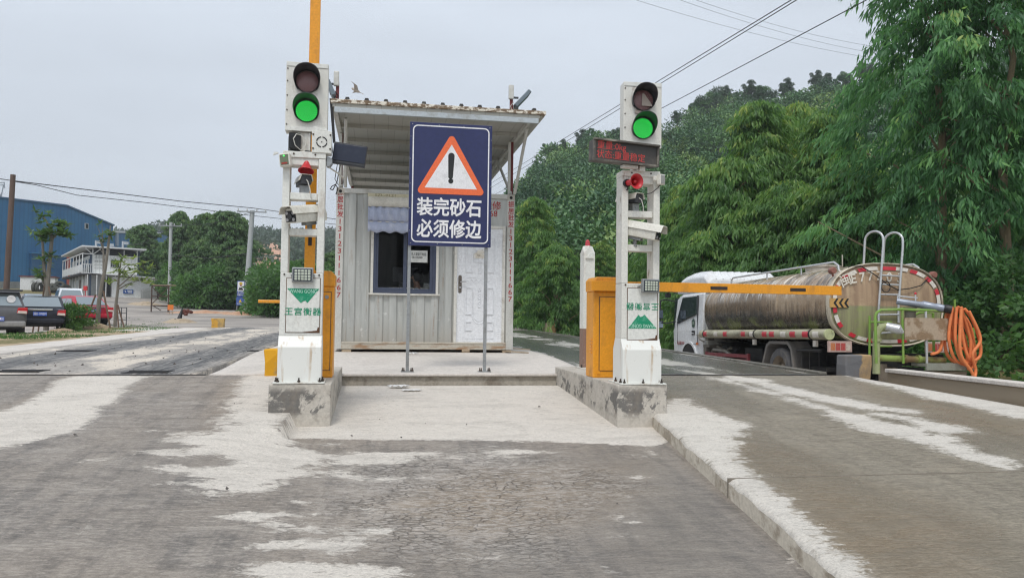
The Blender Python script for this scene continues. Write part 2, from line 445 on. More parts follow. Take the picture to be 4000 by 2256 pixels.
def road_mat(name, wet, dryc, brown, wr=(.45, .75), dark=S(84, 84, 84), groove=1.0, spec=.3):
    m = NT(name)
    at = m.n('ShaderNodeAttribute', attribute_name='mask'); sp = m.n('ShaderNodeSeparateColor'); m.l(at.outputs['Color'], sp.inputs[0])
    dry, bro, crk, wetm = sp.outputs[0], sp.outputs[1], sp.outputs[2], at.outputs['Alpha']
    v = m.coord('World'); vl = m.coord('World', (1.0, 2.4, 1.0)); vg = m.coord('World', (2.6, 24, 1), (0, 0, .06)); vt = m.coord('World', (5.5, .8, 1), (0, 0, -.1))
    big = m.noise(v, .8, 6, .65, .4); med = m.noise(vl, 2.6, 8, .72, .6); fine = m.noise(v, 70, 4, .75); gro = m.noise(vg, 2.4, 4, .65, .5); agg = m.noise(m.coord('World', (1, 1.7, 1)), 23, 6, .74); tyr = m.noise(vt, 1.3, 5, .65, .3)
    c = m.mix(m.ramp(big, (.36, 0.0), (.68, 1.0)), wet, tuple(k * .78 for k in wet[:3]) + (1,))
    c = m.mix(m.ramp(tyr, (.48, 0.0), (.6, .45)), c, dark)
    c = m.mix(m.ramp(med, (.52, 0.0), (.64, .5)), c, dark)
    c = m.mix(m.ramp(med, (.36, .5), (.46, 0.0)), c, tuple(min(1, k * 1.4) for k in wet[:3]) + (1,))
    c = m.mix(m.math('MULTIPLY', bro, m.ramp(med, (.3, .85), (.7, .35))), c, brown)
    c = m.mix(m.math('MULTIPLY', m.math('MULTIPLY', m.ramp(gro, (.49, 0.0), (.58, .55)), m.ramp(big, (.42, .3), (.55, 1.0))), groove), c, tuple(min(1, k * 1.45) for k in wet[:3]) + (1,))
    c = m.mix(m.math('MULTIPLY', m.ramp(agg, (.5, 0.0), (.62, .32)), m.math('SUBTRACT', 1.0, m.math('MULTIPLY', wetm, .6))), c, tuple(k * .42 for k in wet[:3]) + (1,))
    c = m.mix(m.math('MULTIPLY', m.ramp(agg, (.38, .3), (.49, 0.0)), m.math('SUBTRACT', 1.0, m.math('MULTIPLY', wetm, .6))), c, tuple(min(1, k * 1.75) for k in wet[:3]) + (1,))
    c = m.mix(m.math('MULTIPLY', wetm, .55), c, tuple(k * .62 for k in wet[:3]) + (1,))
    # cracked crust
    vo = m.n('ShaderNodeTexVoronoi', feature='DISTANCE_TO_EDGE'); vo.inputs['Scale'].default_value = 1.0
    wv = m.n('ShaderNodeVectorMath', operation='ADD'); m.l(m.coord('World', (13, 24, 1)), wv.inputs[0])
    nz = m.n('ShaderNodeTexNoise'); nz.inputs['Scale'].default_value = 4; nz.inputs['Detail'].default_value = 5; m.l(v, nz.inputs['Vector'])
    sc_ = m.n('ShaderNodeVectorMath', operation='SCALE'); sc_.inputs[3].default_value = 2.2; m.l(nz.outputs['Color'], sc_.inputs[0]); m.l(sc_.outputs[0], wv.inputs[1]); m.l(wv.outputs[0], vo.inputs['Vector'])
    crack = m.math('MULTIPLY', m.ramp(vo.outputs['Distance'], (.0, 1.0), (.1, 0.0)), m.math('MULTIPLY', crk, m.ramp(m.noise(v, 1.6, 5, .7), (.44, 0.0), (.54, 1.0))))
    crust = m.math('MULTIPLY', crk, m.ramp(m.noise(m.coord('World', (7, 17, 1)), 1.5, 7, .74, 1.2), (.48, 0.0), (.56, .8)))
    c = m.mix(m.math('MULTIPLY', crust, .85), c, S(196, 188, 180))
    c = m.mix(m.math('MULTIPLY', crack, .38), c, S(86, 80, 76))
    # dry pale concrete, its rim broken up by fine wear
    e = m.math('ADD', dry, m.math('MULTIPLY', m.math('SUBTRACT', m.noise(m.coord('World', (5, 9, 1)), 2.0, 9, .76, .8), .5), 3.2))
    df = m.math('MULTIPLY', m.ramp(e, (.34, 0.0), (.74, 1.0)), m.ramp(dry, (.0, 0.0), (.3, 1.0)))
    dc = m.mix(m.ramp(m.noise(vl, 1.8, 8, .75, .5), (.48, 0.0), (.66, .65)), dryc, tuple(k * .7 for k in dryc[:3]) + (1,))
    dc = m.mix(m.ramp(agg, (.53, 0.0), (.62, .4)), dc, tuple(k * .6 for k in dryc[:3]) + (1,))
    c = m.mix(df, c, dc)
    c = m.mix(1.0, c, m.ramp(fine, (.25, .74), (.75, 1.18)), 'MULTIPLY')
    ro = m.math('ADD', m.math('MULTIPLY', df, .3), m.math('SUBTRACT', m.math('ADD', wr[0], m.math('MULTIPLY', m.ramp(med, (.35, 0.0), (.7, 1.0)), wr[1] - wr[0])), m.math('MULTIPLY', wetm, .2)))
    m.set(c, ro, 0, spec)
    h = m.math('ADD', m.math('MULTIPLY', gro, .45 * groove), m.math('ADD', m.math('MULTIPLY', agg, .45), m.math('MULTIPLY', med, .8)))
    h = m.math('SUBTRACT', h, m.math('MULTIPLY', crack, .5))
    m.bump(h, .9, .03)
    return m.m
def conc_mat(name, base, stainc, amt=.6, dust=None, scale=1.6, bump=.5):
    m = NT(name); v = m.coord('World'); n = m.noise(v, scale, 7, .68, .5); f = m.noise(v, 28, 4, .7); n2 = m.noise(m.coord('World', (3, 3, .6)), 2.4, 4, .6)
    c = m.mix(m.math('MULTIPLY', m.ramp(n, (.5, 0.0), (.62, 1.0)), amt), base, stainc)
    c = m.mix(m.ramp(n2, (.45, 0.0), (.75, .5)), c, tuple(k * .72 for k in base[:3]) + (1,))
    c = m.mix(1.0, c, m.ramp(f, (.28, .8), (.72, 1.12)), 'MULTIPLY')
    m.set(c, .85, 0, .35); m.bump(m.math('ADD', n, m.math('MULTIPLY', f, .6)), bump, .02); return m.m
M_plat = conc_mat('pale_platform_concrete', S(214, 207, 199), S(178, 171, 163), .35, scale=.9)
M_side = conc_mat('stained_concrete_side', S(186, 178, 164), S(122, 110, 94), .75, scale=3.0)
M_road = road_mat('wet_concrete_road', S(155, 147, 138), S(219, 212, 202), S(156, 138, 116), groove=.6)
M_ramp = road_mat('muddy_ramp', S(152, 143, 128), S(219, 213, 203), S(144, 122, 94), (.3, .55), S(112, 104, 92), .8, .4)

road = grid_mesh('road', np.arange(-9.2, 3.35, .06), np.r_[np.arange(-1.5, 2, .25), np.arange(2, 9.78, .06), 9.78],
                 lambda X, Y: Hroad(X, Y) + .006 * (fbm(X * 1.3, Y * 1.3) - .5) * smooth((9.5 - Y) / .5), M_road, attr=mask_road)
tag(road, None, None, kind='structure')
def kerb_x(Y):
    return np.where(Y < 7.45, 2.69 - .123 * (7.45 - Y), 2.69) + .035 * (fbm(np.asarray(Y) * 1.7, np.asarray(Y) * 0 + 3) - .5)
def ramp_r(Y): return 6.42 + .27 * np.clip(9.8 - Y, 0, 3)
def ramp_x(X, Y):
    k = kerb_x(Y); return k + (ramp_r(Y) - k) * X
_us = np.r_[0, .006, np.linspace(.012, 1, 70)]
def ramp_z(X, Y):
    t = (X - kerb_x(Y)) / (ramp_r(Y) - kerb_x(Y)); chip = .05 * np.maximum(0, fbm(Y * 5, Y * 0 + 1) - .45)
    return z_road(Y) - .022 * (t < .001) - chip * (t < .008) + .004 * (fbm(X, Y) - .5)
ramp = grid_mesh('road', _us, np.r_[np.arange(-1.5, 2, .25), np.arange(2, 9.78, .05), 9.78], ramp_z, M_ramp, attr=mask_ramp, skirt=.8, xw=ramp_x, side=M_side)
tag(ramp, None, None, kind='structure')

# weighbridge decks
def deck_mat(name, base, track, pale, rough, tx):
    m = NT(name); v = m.coord('World'); x, y, z = m.sep(v)
    vl = m.coord('World', (5.0, .7, 1)); n1 = m.noise(vl, 1.0, 6, .7, .3); n2 = m.noise(v, 2.2, 6, .7); fine = m.noise(v, 45, 3, .7)
    c = m.mix(m.ramp(n2, (.4, 0.0), (.65, .7)), base, tuple(k * .72 for k in base[:3]) + (1,))
    tr = None
    for t in tx:
        d = m.math('ABSOLUTE', m.math('SUBTRACT', x, t))
        f = m.ramp(m.math('ADD', d, m.math('MULTIPLY', m.math('SUBTRACT', n1, .5), .9)), (.25, 1.0), (.62, 0.0))
        tr = f if tr is None else m.math('MAXIMUM', tr, f)
    lst = m.noise(m.coord('World', (16, .9, 1)), 1.0, 6, .7, .4); rough_ = m.noise(m.coord('World', (2.4, 1, 1)), 9, 6, .72)
    c = m.mix(m.math('MULTIPLY', tr, .75), c, track)
    c = m.mix(m.math('MULTIPLY', m.ramp(lst, (.49, 0.0), (.58, .7)), m.math('ADD', .25, m.math('MULTIPLY', tr, .75))), c, tuple(k * .5 for k in track[:3]) + (1,))
    c = m.mix(m.math('MULTIPLY', m.ramp(lst, (.38, .5), (.47, 0.0)), m.math('ADD', .3, m.math('MULTIPLY', tr, .5))), c, tuple(min(1, k * 1.5) for k in base[:3]) + (1,))
    c = m.mix(m.ramp(rough_, (.53, 0.0), (.62, .5)), c, tuple(k * .45 for k in track[:3]) + (1,))
    pf = m.math('MULTIPLY', m.ramp(m.math('ADD', m.noise(m.coord('World', (1.2, .4, 1)), 1.3, 8, .72), m.math('MULTIPLY', tr, -.22)), (.47, 0.0), (.55, 1.0)), .85)
    c = m.mix(pf, c, pale)
    c = m.mix(m.ramp(m.noise(m.coord('World', (14, 4, 1)), 1, 4, .75), (.6, 0.0), (.68, .75)), c, S(66, 68, 70))
    c = m.mix(1.0, c, m.ramp(fine, (.25, .75), (.75, 1.15)), 'MULTIPLY')
    m.set(c, m.math('ADD', rough, m.math('MULTIPLY', pf, .3)), 0, .2 if rough > .5 else .5)
    m.bump(m.math('ADD', m.math('MULTIPLY', n1, .8), m.math('MULTIPLY', fine, .3)), .5, .03)
    return m.m
M_deckL = deck_mat('tracked_deck', S(176, 170, 163), S(98, 101, 104), S(220, 210, 196), .75, (-5.0, -2.75))
M_deckR = deck_mat('wet_deck', S(118, 114, 105), S(82, 82, 76), S(196, 192, 182), .2, (3.7, 5.5))
M_steel_dark = mat('dark_steel', S(52, 52, 54), .5, .6, S(84, 70, 56), .5)
def deck(name, label, x0, x1, y0, y1, m):
    t = thing(name, label, 'weighbridge', ((x0 + x1) / 2, y0, -.1))
    ox, oy, oz = t.location
    g = grid_mesh('deck', np.arange(x0, x1 + .01, .12) - ox, np.arange(y0, y1, .15) - oy,
                  lambda X, Y: z_road(Y + oy) - oz + .008 + .006 * (fbm((X + ox) * 2, (Y + oy) * 2) - .5), m, t, skirt=.4)
    return t
wl = deck('weighbridge', 'long mud-streaked weighbridge deck in the left lane beside the cabin', -6.0, -2.05, 9.83, 31, M_deckL)
wr = deck('weighbridge', 'wet shiny weighbridge deck in the right lane beside the tanker', 2.95, 6.12, 9.83, 31, M_deckR)
for t, xs in ((wl, (-6.02, -2.05)), (wr, (2.93, 6.15))):
    ox, oy, oz = t.location
    b = MB(); b.box(((xs[0] + xs[1]) / 2 - ox, -.02, -.008), (xs[1] - xs[0], .07, .03)); b.build('end_beam', M_steel_dark, t)
b = MB(); b.prism([(-.06, -.2), (.06, -.2), (.06, .025), (-.06, .025)], 'y', 0, 21, 0)
rail = b.build('side_rail', mat('wet_grey_rail', S(120, 116, 106), .3, .2, S(70, 66, 58), .6), wr, bevel=.015); rail.location = (1.64, .1, .01); rail.rotation_euler = (.0094, 0, 0)
M_hole = mat('dark_opening', S(30, 30, 31), .8)
M_galv = mat('galvanised_steel', S(158, 162, 164), .42, .5, S(120, 116, 108), .5, 5)
for px, py in ((80, 1452), (580, 1455), (300, 1372), (1030, 1372)):
    p = on_ground(px, py); b = MB()
    b.box((0, 0, .004), (.5, .3, .008), 0); b.box((0, .05, .01), (.44, .035, .008), 1); b.box((0, -.06, .01), (.44, .03, .008), 1); b.box((0, -.16, .008), (.54, .02, .01), 1); b.box((0, .16, .008), (.54, .02, .01), 1)
    o = b.build('access_hatch', [M_hole, M_steel_dark], None); o.location = (p.x, p.y, float(z_road(p.y)) + .006)
    lab = {80: 'open dark deck hatch nearest the left edge of the photo', 580: 'dark deck hatch closest to the left traffic light post', 300: 'dark deck hatch on the left side of the deck toward the parked cars', 1030: 'dark deck hatch beside the yellow block behind the left post'}[px]
    tag(o, lab, 'hatch', 'access hatches in the left weighbridge deck')

# big terrain sheet
def terr_mat():
    m = NT('yard_ground'); at = m.n('ShaderNodeAttribute', attribute_name='mask'); sp = m.n('ShaderNodeSeparateColor'); m.l(at.outputs['Color'], sp.inputs[0])
    v = m.coord('World'); n1 = m.noise(v, .35, 6, .65); n2 = m.noise(v, 2.5, 6, .7); n3 = m.noise(v, 14, 4, .7)
    conc = m.mix(m.ramp(m.noise(m.coord('World', (.25, 1.0, 1)), .55, 6, .62), (.42, 0.0), (.6, .8)), S(176, 168, 160), S(126, 122, 118))
    soil = m.mix(m.ramp(n2, (.4, 0.0), (.65, 1.0)), S(186, 166, 138), S(142, 122, 96))
    grass = m.mix(m.ramp(n3, (.4, 0.0), (.6, 1.0)), S(104, 104, 66), S(140, 126, 90))
    pale = m.mix(m.ramp(n2, (.45, 0.0), (.7, .5)), S(214, 209, 200), S(180, 173, 163))
    e = lambda k: m.ramp(m.math('ADD', k, m.math('MULTIPLY', m.math('SUBTRACT', n2, .5), .9)), (.42, 0.0), (.58, 1.0))
    c = m.mix(e(sp.outputs[0]), conc, soil); c = m.mix(e(sp.outputs[1]), c, grass); c = m.mix(e(sp.outputs[2]), c, pale)
    c = m.mix(1.0, c, m.ramp(n3, (.3, .85), (.7, 1.1)), 'MULTIPLY')
    m.set(c, .85, 0, .3); m.bump(m.math('ADD', n2, m.math('MULTIPLY', n3, .4)), .6, .06); return m.m
SOIL = [[(-300, 1440), (0, 1395), (250, 1368), (560, 1320), (730, 1300), (560, 1290), (400, 1262), (-300, 1262)], [(640, 1262), (700, 1250), (800, 1262), (900, 1285), (640, 1275)]]
GRASS = [[(-300, 1345), (120, 1322), (300, 1310), (330, 1318), (150, 1335), (0, 1352), (-300, 1380)], [(200, 1300), (420, 1300), (430, 1290), (660, 1272), (660, 1262), (400, 1270), (200, 1280)], [(380, 1312), (520, 1300), (560, 1308), (430, 1325)]]
PALE = [[(-300, 1480), (0, 1398), (250, 1366), (560, 1319), (735, 1302), (640, 1304), (300, 1345), (0, 1378), (-300, 1440)], [(420, 1286), (560, 1280), (780, 1284), (740, 1294), (560, 1292)]]
def mask_terr(X, Y):
    out = np.zeros((len(X), 3)); near = (Y < 75) & (X < 0)
    x, y = X[near], Y[near]
    out[near] = np.stack([stain(x, y, SOIL, .5, .8, .6, .6), stain(x, y, GRASS, .5, 1.2, .8, .8), stain(x, y, PALE, .2, .4, .5, .5)], -1)
    rough = (X > 6.3) | (Y > 90) | (X < -95)
    out[rough & ~((X > 6.3) & (X < 11.8))] = (.6, .9, 0)
    out[(X > 6.3) & (X < 11.8)] = (.35, .1, 0)
    return out
xs = np.r_[np.arange(-900, -100, 50), np.arange(-100, -36, 4), np.arange(-36, -6, .4), np.arange(-6, 6.3, .6), 6.3, 6.36, 6.42, np.arange(6.8, 16, .5), np.arange(16, 60, 4), np.arange(60, 900, 50)]
ys = np.r_[np.arange(-300, -10, 30), np.arange(-10, 9, 1), np.arange(9, 62, .4), np.arange(62, 140, 3), np.arange(140, 1500, 60)]
def terr_z(X, Y):
    low = .05 * smooth((X + 9.6) / .3) * smooth((9.9 - Y) / .1) + .09 * smooth((X + 6.3) / .2) * smooth((X < 6.3) * 1.0) * smooth((31.3 - Y) / .3)
    return H(X, Y) - low - .3 * smooth((X + 1.5) / .5) * (X < 6.3) * (Y < 31) - .12 * (Y < 9.9) * (X > -9.2) + .12 * (fbm(X * .5, Y * .5) - .5) * smooth((-7 - X) / 3) * smooth((70 - Y) / 10) * smooth((Y - 12) / 5)
terr = grid_mesh('ground', xs, ys, terr_z, terr_mat(), attr=mask_terr)
tag(terr, None, None, kind='structure')

# concrete island
def plat_z(Y): return -.1 + .1 * smooth((np.asarray(Y, float) - 9.9) / 3.9)
pf = grid_mesh('pavement', np.linspace(-2.03, 2.92, 60), np.r_[9.93, np.arange(10, 31, .2)], lambda X, Y: plat_z(Y) + .01 * (fbm(X, Y) - .5), M_plat, skirt=.02)
tag(pf, None, None, kind='structure')
b = MB()
n = 40
for i in range(n):
    x0, x1 = lerp(-.55, 2.42, i / n), lerp(-.55, 2.42, (i + 1) / n)
    j = [.014 * (random.random() - .5) for _ in range(2)]
    b.prism([(9.86 + j[0], -.5), (9.9, -.122), (9.96, -.122), (9.96, -.5)], 'x', x0, x1)
stp = b.build('step', M_side, None, bevel=.0); tag(stp, None, None, kind='structure')
b = MB(); b.box2((-.55, 9.85, -.118), (2.42, 10.02, -.088)); lip = b.build('pavement', M_plat, None, bevel=.006); tag(lip, None, None, kind='structure')

# plinths under the two scale posts
def plinth_mat(seed):
    m = NT('weathered_plinth_concrete'); v = m.coord('Object'); n = m.noise(v, 3.4 + seed, 7, .7, .6); f = m.noise(v, 30, 4, .7)
    x, y, z = m.sep(v)
    blot = m.math('MULTIPLY', m.ramp(m.math('ADD', n, m.math('MULTIPLY', m.noise(v, 1.9, 2), .25)), (.64, 0.0), (.69, 1.0)), m.ramp(m.math('ABSOLUTE', m.math('ADD', z, .17)), (.09, 1.0), (.16, 0.0)))
    c = m.mix(m.math('MULTIPLY', blot, .8), S(194, 188, 178), S(84, 84, 84)); c = m.mix(m.ramp(m.noise(v, 6, 6, .7), (.5, 0.0), (.7, .55)), c, S(138, 128, 116))
    c = m.mix(1.0, c, m.ramp(f, (.28, .8), (.72, 1.12)), 'MULTIPLY'); m.set(c, .88, 0, .3); m.bump(m.math('ADD', n, f), .5, .015); return m.m
def plinth(x0, x1, y0, y1, label, seed):
    b = MB(); cx = (x0 + x1) / 2
    b.prism([(x0 - cx, 0), (x1 - cx, .015), (x1 - cx - .01, y1 - y0), (x0 - cx, y1 - y0)], 'z', -.85, 0)
    o = b.build('concrete_plinth', plinth_mat(seed), None, bevel=.012, loc=(cx, y0, 0)); return tag(o, label, 'plinth', 'plinths under the traffic light posts')
# surveyed corners
PL = atZ(1052, 1497, 0); PL2 = atZ(1292, 1500, 0); PR = atZ(2411, 1502, 0); PR2 = atZ(2612, 1503, 0)
YL = (PL.y + PL2.y) / 2; YR = (PR.y + PR2.y) / 2
plinth(PL.x, PL2.x, YL, 9.9, 'stained concrete plinth under the left traffic light post', 0)
plinth(PR.x, PR2.x, YR, 9.95, 'long concrete plinth under the right traffic light post and orange gate cabinet', .7)
print('PLINTH', PL, PL2, PR, PR2)

q0 = on_ground(2846, 1868); b = MB(); b.box2((float(kerb_x(q0.y)) - .004, q0.y - .006, float(z_road(q0.y)) - .2), (float(ramp_r(q0.y)), q0.y + .006, float(z_road(q0.y)) + .003)); o = b.build('road_joint', mat('joint_filler', S(126, 118, 106), .8), None); tag(o, None, None, kind='structure')

ks = grid_mesh('pavement', np.linspace(-6.98, -6.03, 8), np.arange(9.85, 30, .3), lambda X, Y: z_road(Y) + .012 + .02 * (fbm(X * 2, Y * 2) - .5), M_plat, skirt=.1); tag(ks, None, None, kind='structure')

# =================================================================== SCALE POSTS, SIGN, GATES
M_white = mat('white_painted_steel', S(224, 225, 219), .4, 0, S(150, 122, 92), .55, 5, (1, 1, .3), lo=.54, hi=.66)
M_white_worn = mat('worn_white_steel', S(222, 221, 213), .42, 0, S(128, 96, 66), .7, 7, (1, 1, .5), lo=.58, hi=.68)
def rust_white(name, base=S(228, 229, 224)):
    m = NT(name); v = m.coord('Object', (16, 16, 1.2)); n = m.noise(v, 1, 5, .6); n2 = m.noise(m.coord('Object'), 9, 5, .7)
    x, y, z = m.sep(m.coord('Object'))
    f = m.math('MULTIPLY', m.ramp(n, (.57, 0.0), (.7, 1.0)), m.ramp(n2, (.3, .2), (.6, .75)))
    c = m.mix(f, base, S(176, 142, 96)); c = m.mix(m.math('MULTIPLY', m.ramp(n2, (.62, 0.0), (.7, 1.0)), .5), c, S(120, 112, 100))
    m.set(c, .42); return m.m
M_base = rust_white('rust_streaked_white')
M_rust = mat('rusted_edge', S(96, 66, 44), .8, 0, S(58, 44, 36), .6, 12)
M_orange = mat('orange_gate_paint', S(234, 158, 38), .4, 0, S(178, 122, 54), .6, 5, (1, 1, .4), lo=.52, hi=.64)
M_blackp = mat('black_plastic', S(30, 31, 34), .45, 0, S(70, 68, 64), .35)
M_dgrey = mat('dark_grey_plastic', S(62, 64, 68), .5)
M_visor = mat('visor_grey', S(58, 61, 66), .38, .0, S(120, 116, 108), .35)
M_green_p = mat('green_stencil', S(0, 140, 100), .55, 0, S(120, 190, 165), .45, 22)
M_ltxt = mat('pale_stencil', S(190, 232, 214), .6)
M_red_horn = mat('red_horn', S(196, 44, 52), .4, 0, S(120, 40, 40), .4)
M_lensgrey = mat('lamp_lens', S(128, 92, 92), .25, 0, S(100, 70, 70), .4)
M_bolt = mat('bolt_steel', S(78, 72, 66), .5, .7, S(110, 74, 48), .6, 20)
M_cam = mat('camera_housing', S(222, 220, 210), .4, 0, S(168, 156, 132), .45, 8)
M_dust = mat('dusty_film', S(168, 156, 146), .6)
M_cable = mat('black_cable', S(28, 28, 30), .6)
M_wcable = mat('white_cable', S(210, 208, 200), .5)
M_led_on = emit_mat('green_led', (.06, 1.0, .12, 1), 1.5)
M_led_back = emit_mat('lit_green_lens', (.0, .22, .04, 1), .3)
M_led_red = emit_mat('red_led', (.42, .04, .035, 1), .28)
M_led_off = mat('unlit_led', S(186, 160, 160), .3)

def signal_light(label, loc, rotz, dusty):
    t = thing('traffic_light', label, 'traffic light', loc, rotz, 'traffic lights on the scale posts')
    b = MB(); b.box((0, .08, .335), (.395, .16, .67)); h = b.build('housing', M_white_worn, t, bevel=.008)
    each('trim_strip', M_white, h, lambda b: b.box((0, -.004, .645), (.385, .006, .042)), lambda b: b.box((0, -.004, .022), (.385, .006, .042)), bevel=.002)
    for z in (.06, .2, .34, .48, .6): each('screw', M_bolt, h, lambda b: b.cyl((-.183, -.003, z), .007, .008, 'y', 8))
    for k, z in enumerate((.48, .195)):
        lit = k == 1
        b = MB(); b.lathe([(.104, -.03), (.11, -.036), (.11, .0), (.104, .0)], (0, 0, z), 'y', 40, 0, False); b.build('lens_ring', M_blackp, t, True)
        b = MB(); b.lathe([(0, -.022), (.06, -.019), (.104, -.006)], (0, 0, z), 'y', 40, 0, False)
        l = b.build('lens', M_led_back if lit else M_lensgrey, t, True)
        b = MB(); n = 0
        for ring, cnt in ((0, 1), (.02, 6), (.04, 13), (.06, 19), (.079, 25), (.093, 30)):
            for i in range(cnt):
                a = 2 * math.pi * (i + .5 * (ring > .03)) / cnt; yy = -.0235 + .0165 * (ring / .103) ** 2
                b.lathe([(0, -.004), (.0048 if lit else .0034, -.001)], (ring * math.cos(a), yy, z + ring * math.sin(a)), 'y', 6)
        b.build('led_dots', M_led_on if lit else M_led_off, l)
        seg = 44; inn = []; out = []
        for i in range(seg + 1):
            a = R(-42) + R(264) * i / seg; s = max(0.0, math.sin(a) * .75 + .42)
            L = .02 + .14 * min(1, s) ** .8; r0, r1 = .111, .118
            inn.append((r0 * math.cos(a), 0, z + r0 * math.sin(a), L, a)); out.append((r1, a))
        b = MB(); vs = []; fs = []
        for (x, y, zz, L, a) in inn:
            for r, yy in ((.111, .0), (.111 + .016 * L / .16, -L), (.115 + .018 * L / .16, -L), (.117, .0)):
                vs.append((r * math.cos(a), yy, z + r * math.sin(a) + .01 * (yy < -.05)))
        for i in range(seg):
            for k2 in range(4):
                k3 = (k2 + 1) % 4; fs.append((i * 4 + k2, i * 4 + k3, i * 4 + 4 + k3, i * 4 + 4 + k2))
        b.add(vs, fs); b.build('visor', M_visor, t, True)
        if dusty and not lit:
            b = MB(); b.prism([(-.02, z - .06), (.095, z - .065), (.07, z - .02), (.0, z + .07), (-.015, z + .06)], 'y', -.032, -.028)
            b.prism([(-.085, z - .135), (.07, z - .14), (.075, z - .1), (.0, z - .112), (-.08, z - .095)], 'y', -.02, -.004); b.build('dust_patch', M_dust, t, bevel=.003)
    return t

def scale_post(label, loc, rotz, flip, joint, rungs, cross, worn):
    mw = M_white_worn if worn else M_white
    t = thing('scale_post', label, 'post', loc, rotz, 'white posts beside the weighbridge lanes')
    b = MB(); b.box((0, .17, .008), (.47, .44, .014)); b.build('base_plate', M_white, t, bevel=.002)
    b = MB(); b.prism([(0, .012), (.34, .012), (.34, .34), (.28, .44), (.28, .45), (.06, .45), (.06, .44), (0, .34)], 'x', -.2, .2)
    b.build('base', M_base, t, bevel=.006)
    for x, y in ((-.212, .03), (-.19, -.03), (0, -.035), (.19, -.03), (.212, .03), (.212, .12), (-.212, .2)):
        b = MB(); b.cyl((x, y, .03), .007, .05, 'z', 8); b.cyl((x, y, .024), .014, .014, 'z', 6); b.build('bolt', M_bolt, t)
    b = MB(); b.box((0, .17, (.45 + joint) / 2), (.392, .22, joint - .45)); body = b.build('lower_panel', mw, t, bevel=.006)
    b = MB()
    for s in (-1, 1): each('upright', mw, t, lambda b: b.box((s * .165, .17, (joint + cross) / 2), (.066, .2, cross - joint - .004)), bevel=.005)
    for z in rungs: box_part('rung', mw, t, (0, .17, z), (.262, .15, .065), .004)
    b = MB(); b.box((0, .17, cross + .03), (.398, .21, .06)); b.box((0, .165, cross - .035), (.262, .17, .07)); b.build('crossbar', mw, t, bevel=.005)
    for x in (-.1, .1): each('bolt', M_bolt, t, lambda b: b.cyl((x, .062, cross + .035), .009, .006, 'y', 8))
    for x in (-.16, .16): each('bolt', M_bolt, t, lambda b: b.cyl((x, .055, joint - .015), .009, .008, 'y', 8))
    box_part('neck', mw, t, (-.01, .17, cross + .155), (.115, .11, .2), .004)
    # hatch with a rusted seam
    hz0, hz1, hx0, hx1 = joint - .56, joint - .05, -.135, .17
    b = MB(); g = .006
    b.box2((hx0, .054, hz0), (hx1, .058, hz1), 0); b.build('hatch', M_white, body, bevel=.001)
    b = MB()
    for a, c in (((hx0 - g, .0555, hz0 - g), (hx1 + g, .0595, hz0)), ((hx0 - g, .0555, hz1), (hx1 + g, .0595, hz1 + g)), ((hx0 - g, .0555, hz0), (hx0, .0595, hz1)), ((hx1, .0555, hz0), (hx1 + g, .0595, hz1))): b.box2(a, c)
    b.prism([(hx0 + .15, hz0), (hx1, hz0), (hx1, hz0 + .045), (hx1 - .012, hz0 + .05), (hx1 - .02, hz0 + .016), (hx0 + .22, hz0 + .008)], 'y', .0525, .056)
    b.build('hatch_seam', M_rust, body)
    # stencilled emblem and name
    cx = (hx0 + hx1) / 2
    em = bpy.data.objects.new('emblem', None); em.location = (cx, .05, joint - (.38 if flip else .215)); em.parent = t; COL.objects.link(em)
    if flip: em.rotation_euler = (0, math.pi, 0)
    b = MB(); b.prism([(-.148, .068), (.148, .068), (.04, -.068), (.022, -.046), (.0, -.052), (-.02, -.07)], 'y', .0012, .0035); b.build('emblem_triangle', M_green_p, em)
    text('WANG GONG', M_ltxt, em, (0, .0002, .042), .052, width=.25, bold=.004)
    text('王宫衡器', M_green_p, em, (0, .0015, -.155), .078, width=.335, bold=.012, spacing=1.1)
    return t

M_ir = mat('infrared_lamp', S(176, 176, 178), .25, .3)
def bullet_camera(label, loc, rotz, tilt=0.0, s=1.0):
    t = thing('security_camera', label, 'camera', loc, rotz, 'security cameras on the scale posts')
    t.rotation_euler = (tilt, 0, rotz); t.scale = (s, s, s)
    b = MB(); b.rings([[(x, y, z) for x, z in ((-.05, -.045), (.05, -.045), (.055, .0), (.045, .04), (.03, .05), (-.03, .05), (-.045, .04), (-.055, .0))] for y in (-.125, .15)]); b.build('housing', M_cam, t, bevel=.006)
    b = MB(); b.rings([[(x, y, z) for x, z in ((-.066, .012), (-.05, .052), (-.034, .064), (.034, .064), (.05, .052), (.066, .012), (.06, .012), (.046, .047), (.031, .057), (-.031, .057), (-.046, .047), (-.06, .012))] for y in (-.165, .13)]); b.build('sun_shield', M_cam, t, bevel=.003)
    b = MB(); b.box((0, -.127, -.002), (.082, .006, .07)); f = b.build('front_glass', M_blackp, t, bevel=.004)
    for x in (-.026, .026):
        for z in (-.022, .018): each('infrared_lamp', M_ir, f, lambda b: b.cyl((x, -.131, z), .011, .006, 'y', 12), smooth=True)
    b = MB(); b.cyl((0, -.133, -.002), .02, .012, 'y', 16); b.build('lens', glass_mat('camera_lens'), f, True)
    b = MB(); b.box((0, .03, -.056), (.05, .09, .02)); b.tube([(0, .03, -.06), (0, .03, -.1)], .014, 10); b.box((0, .03, -.105), (.05, .05, .012)); b.build('bracket', M_galv, t, bevel=.003)
    return t
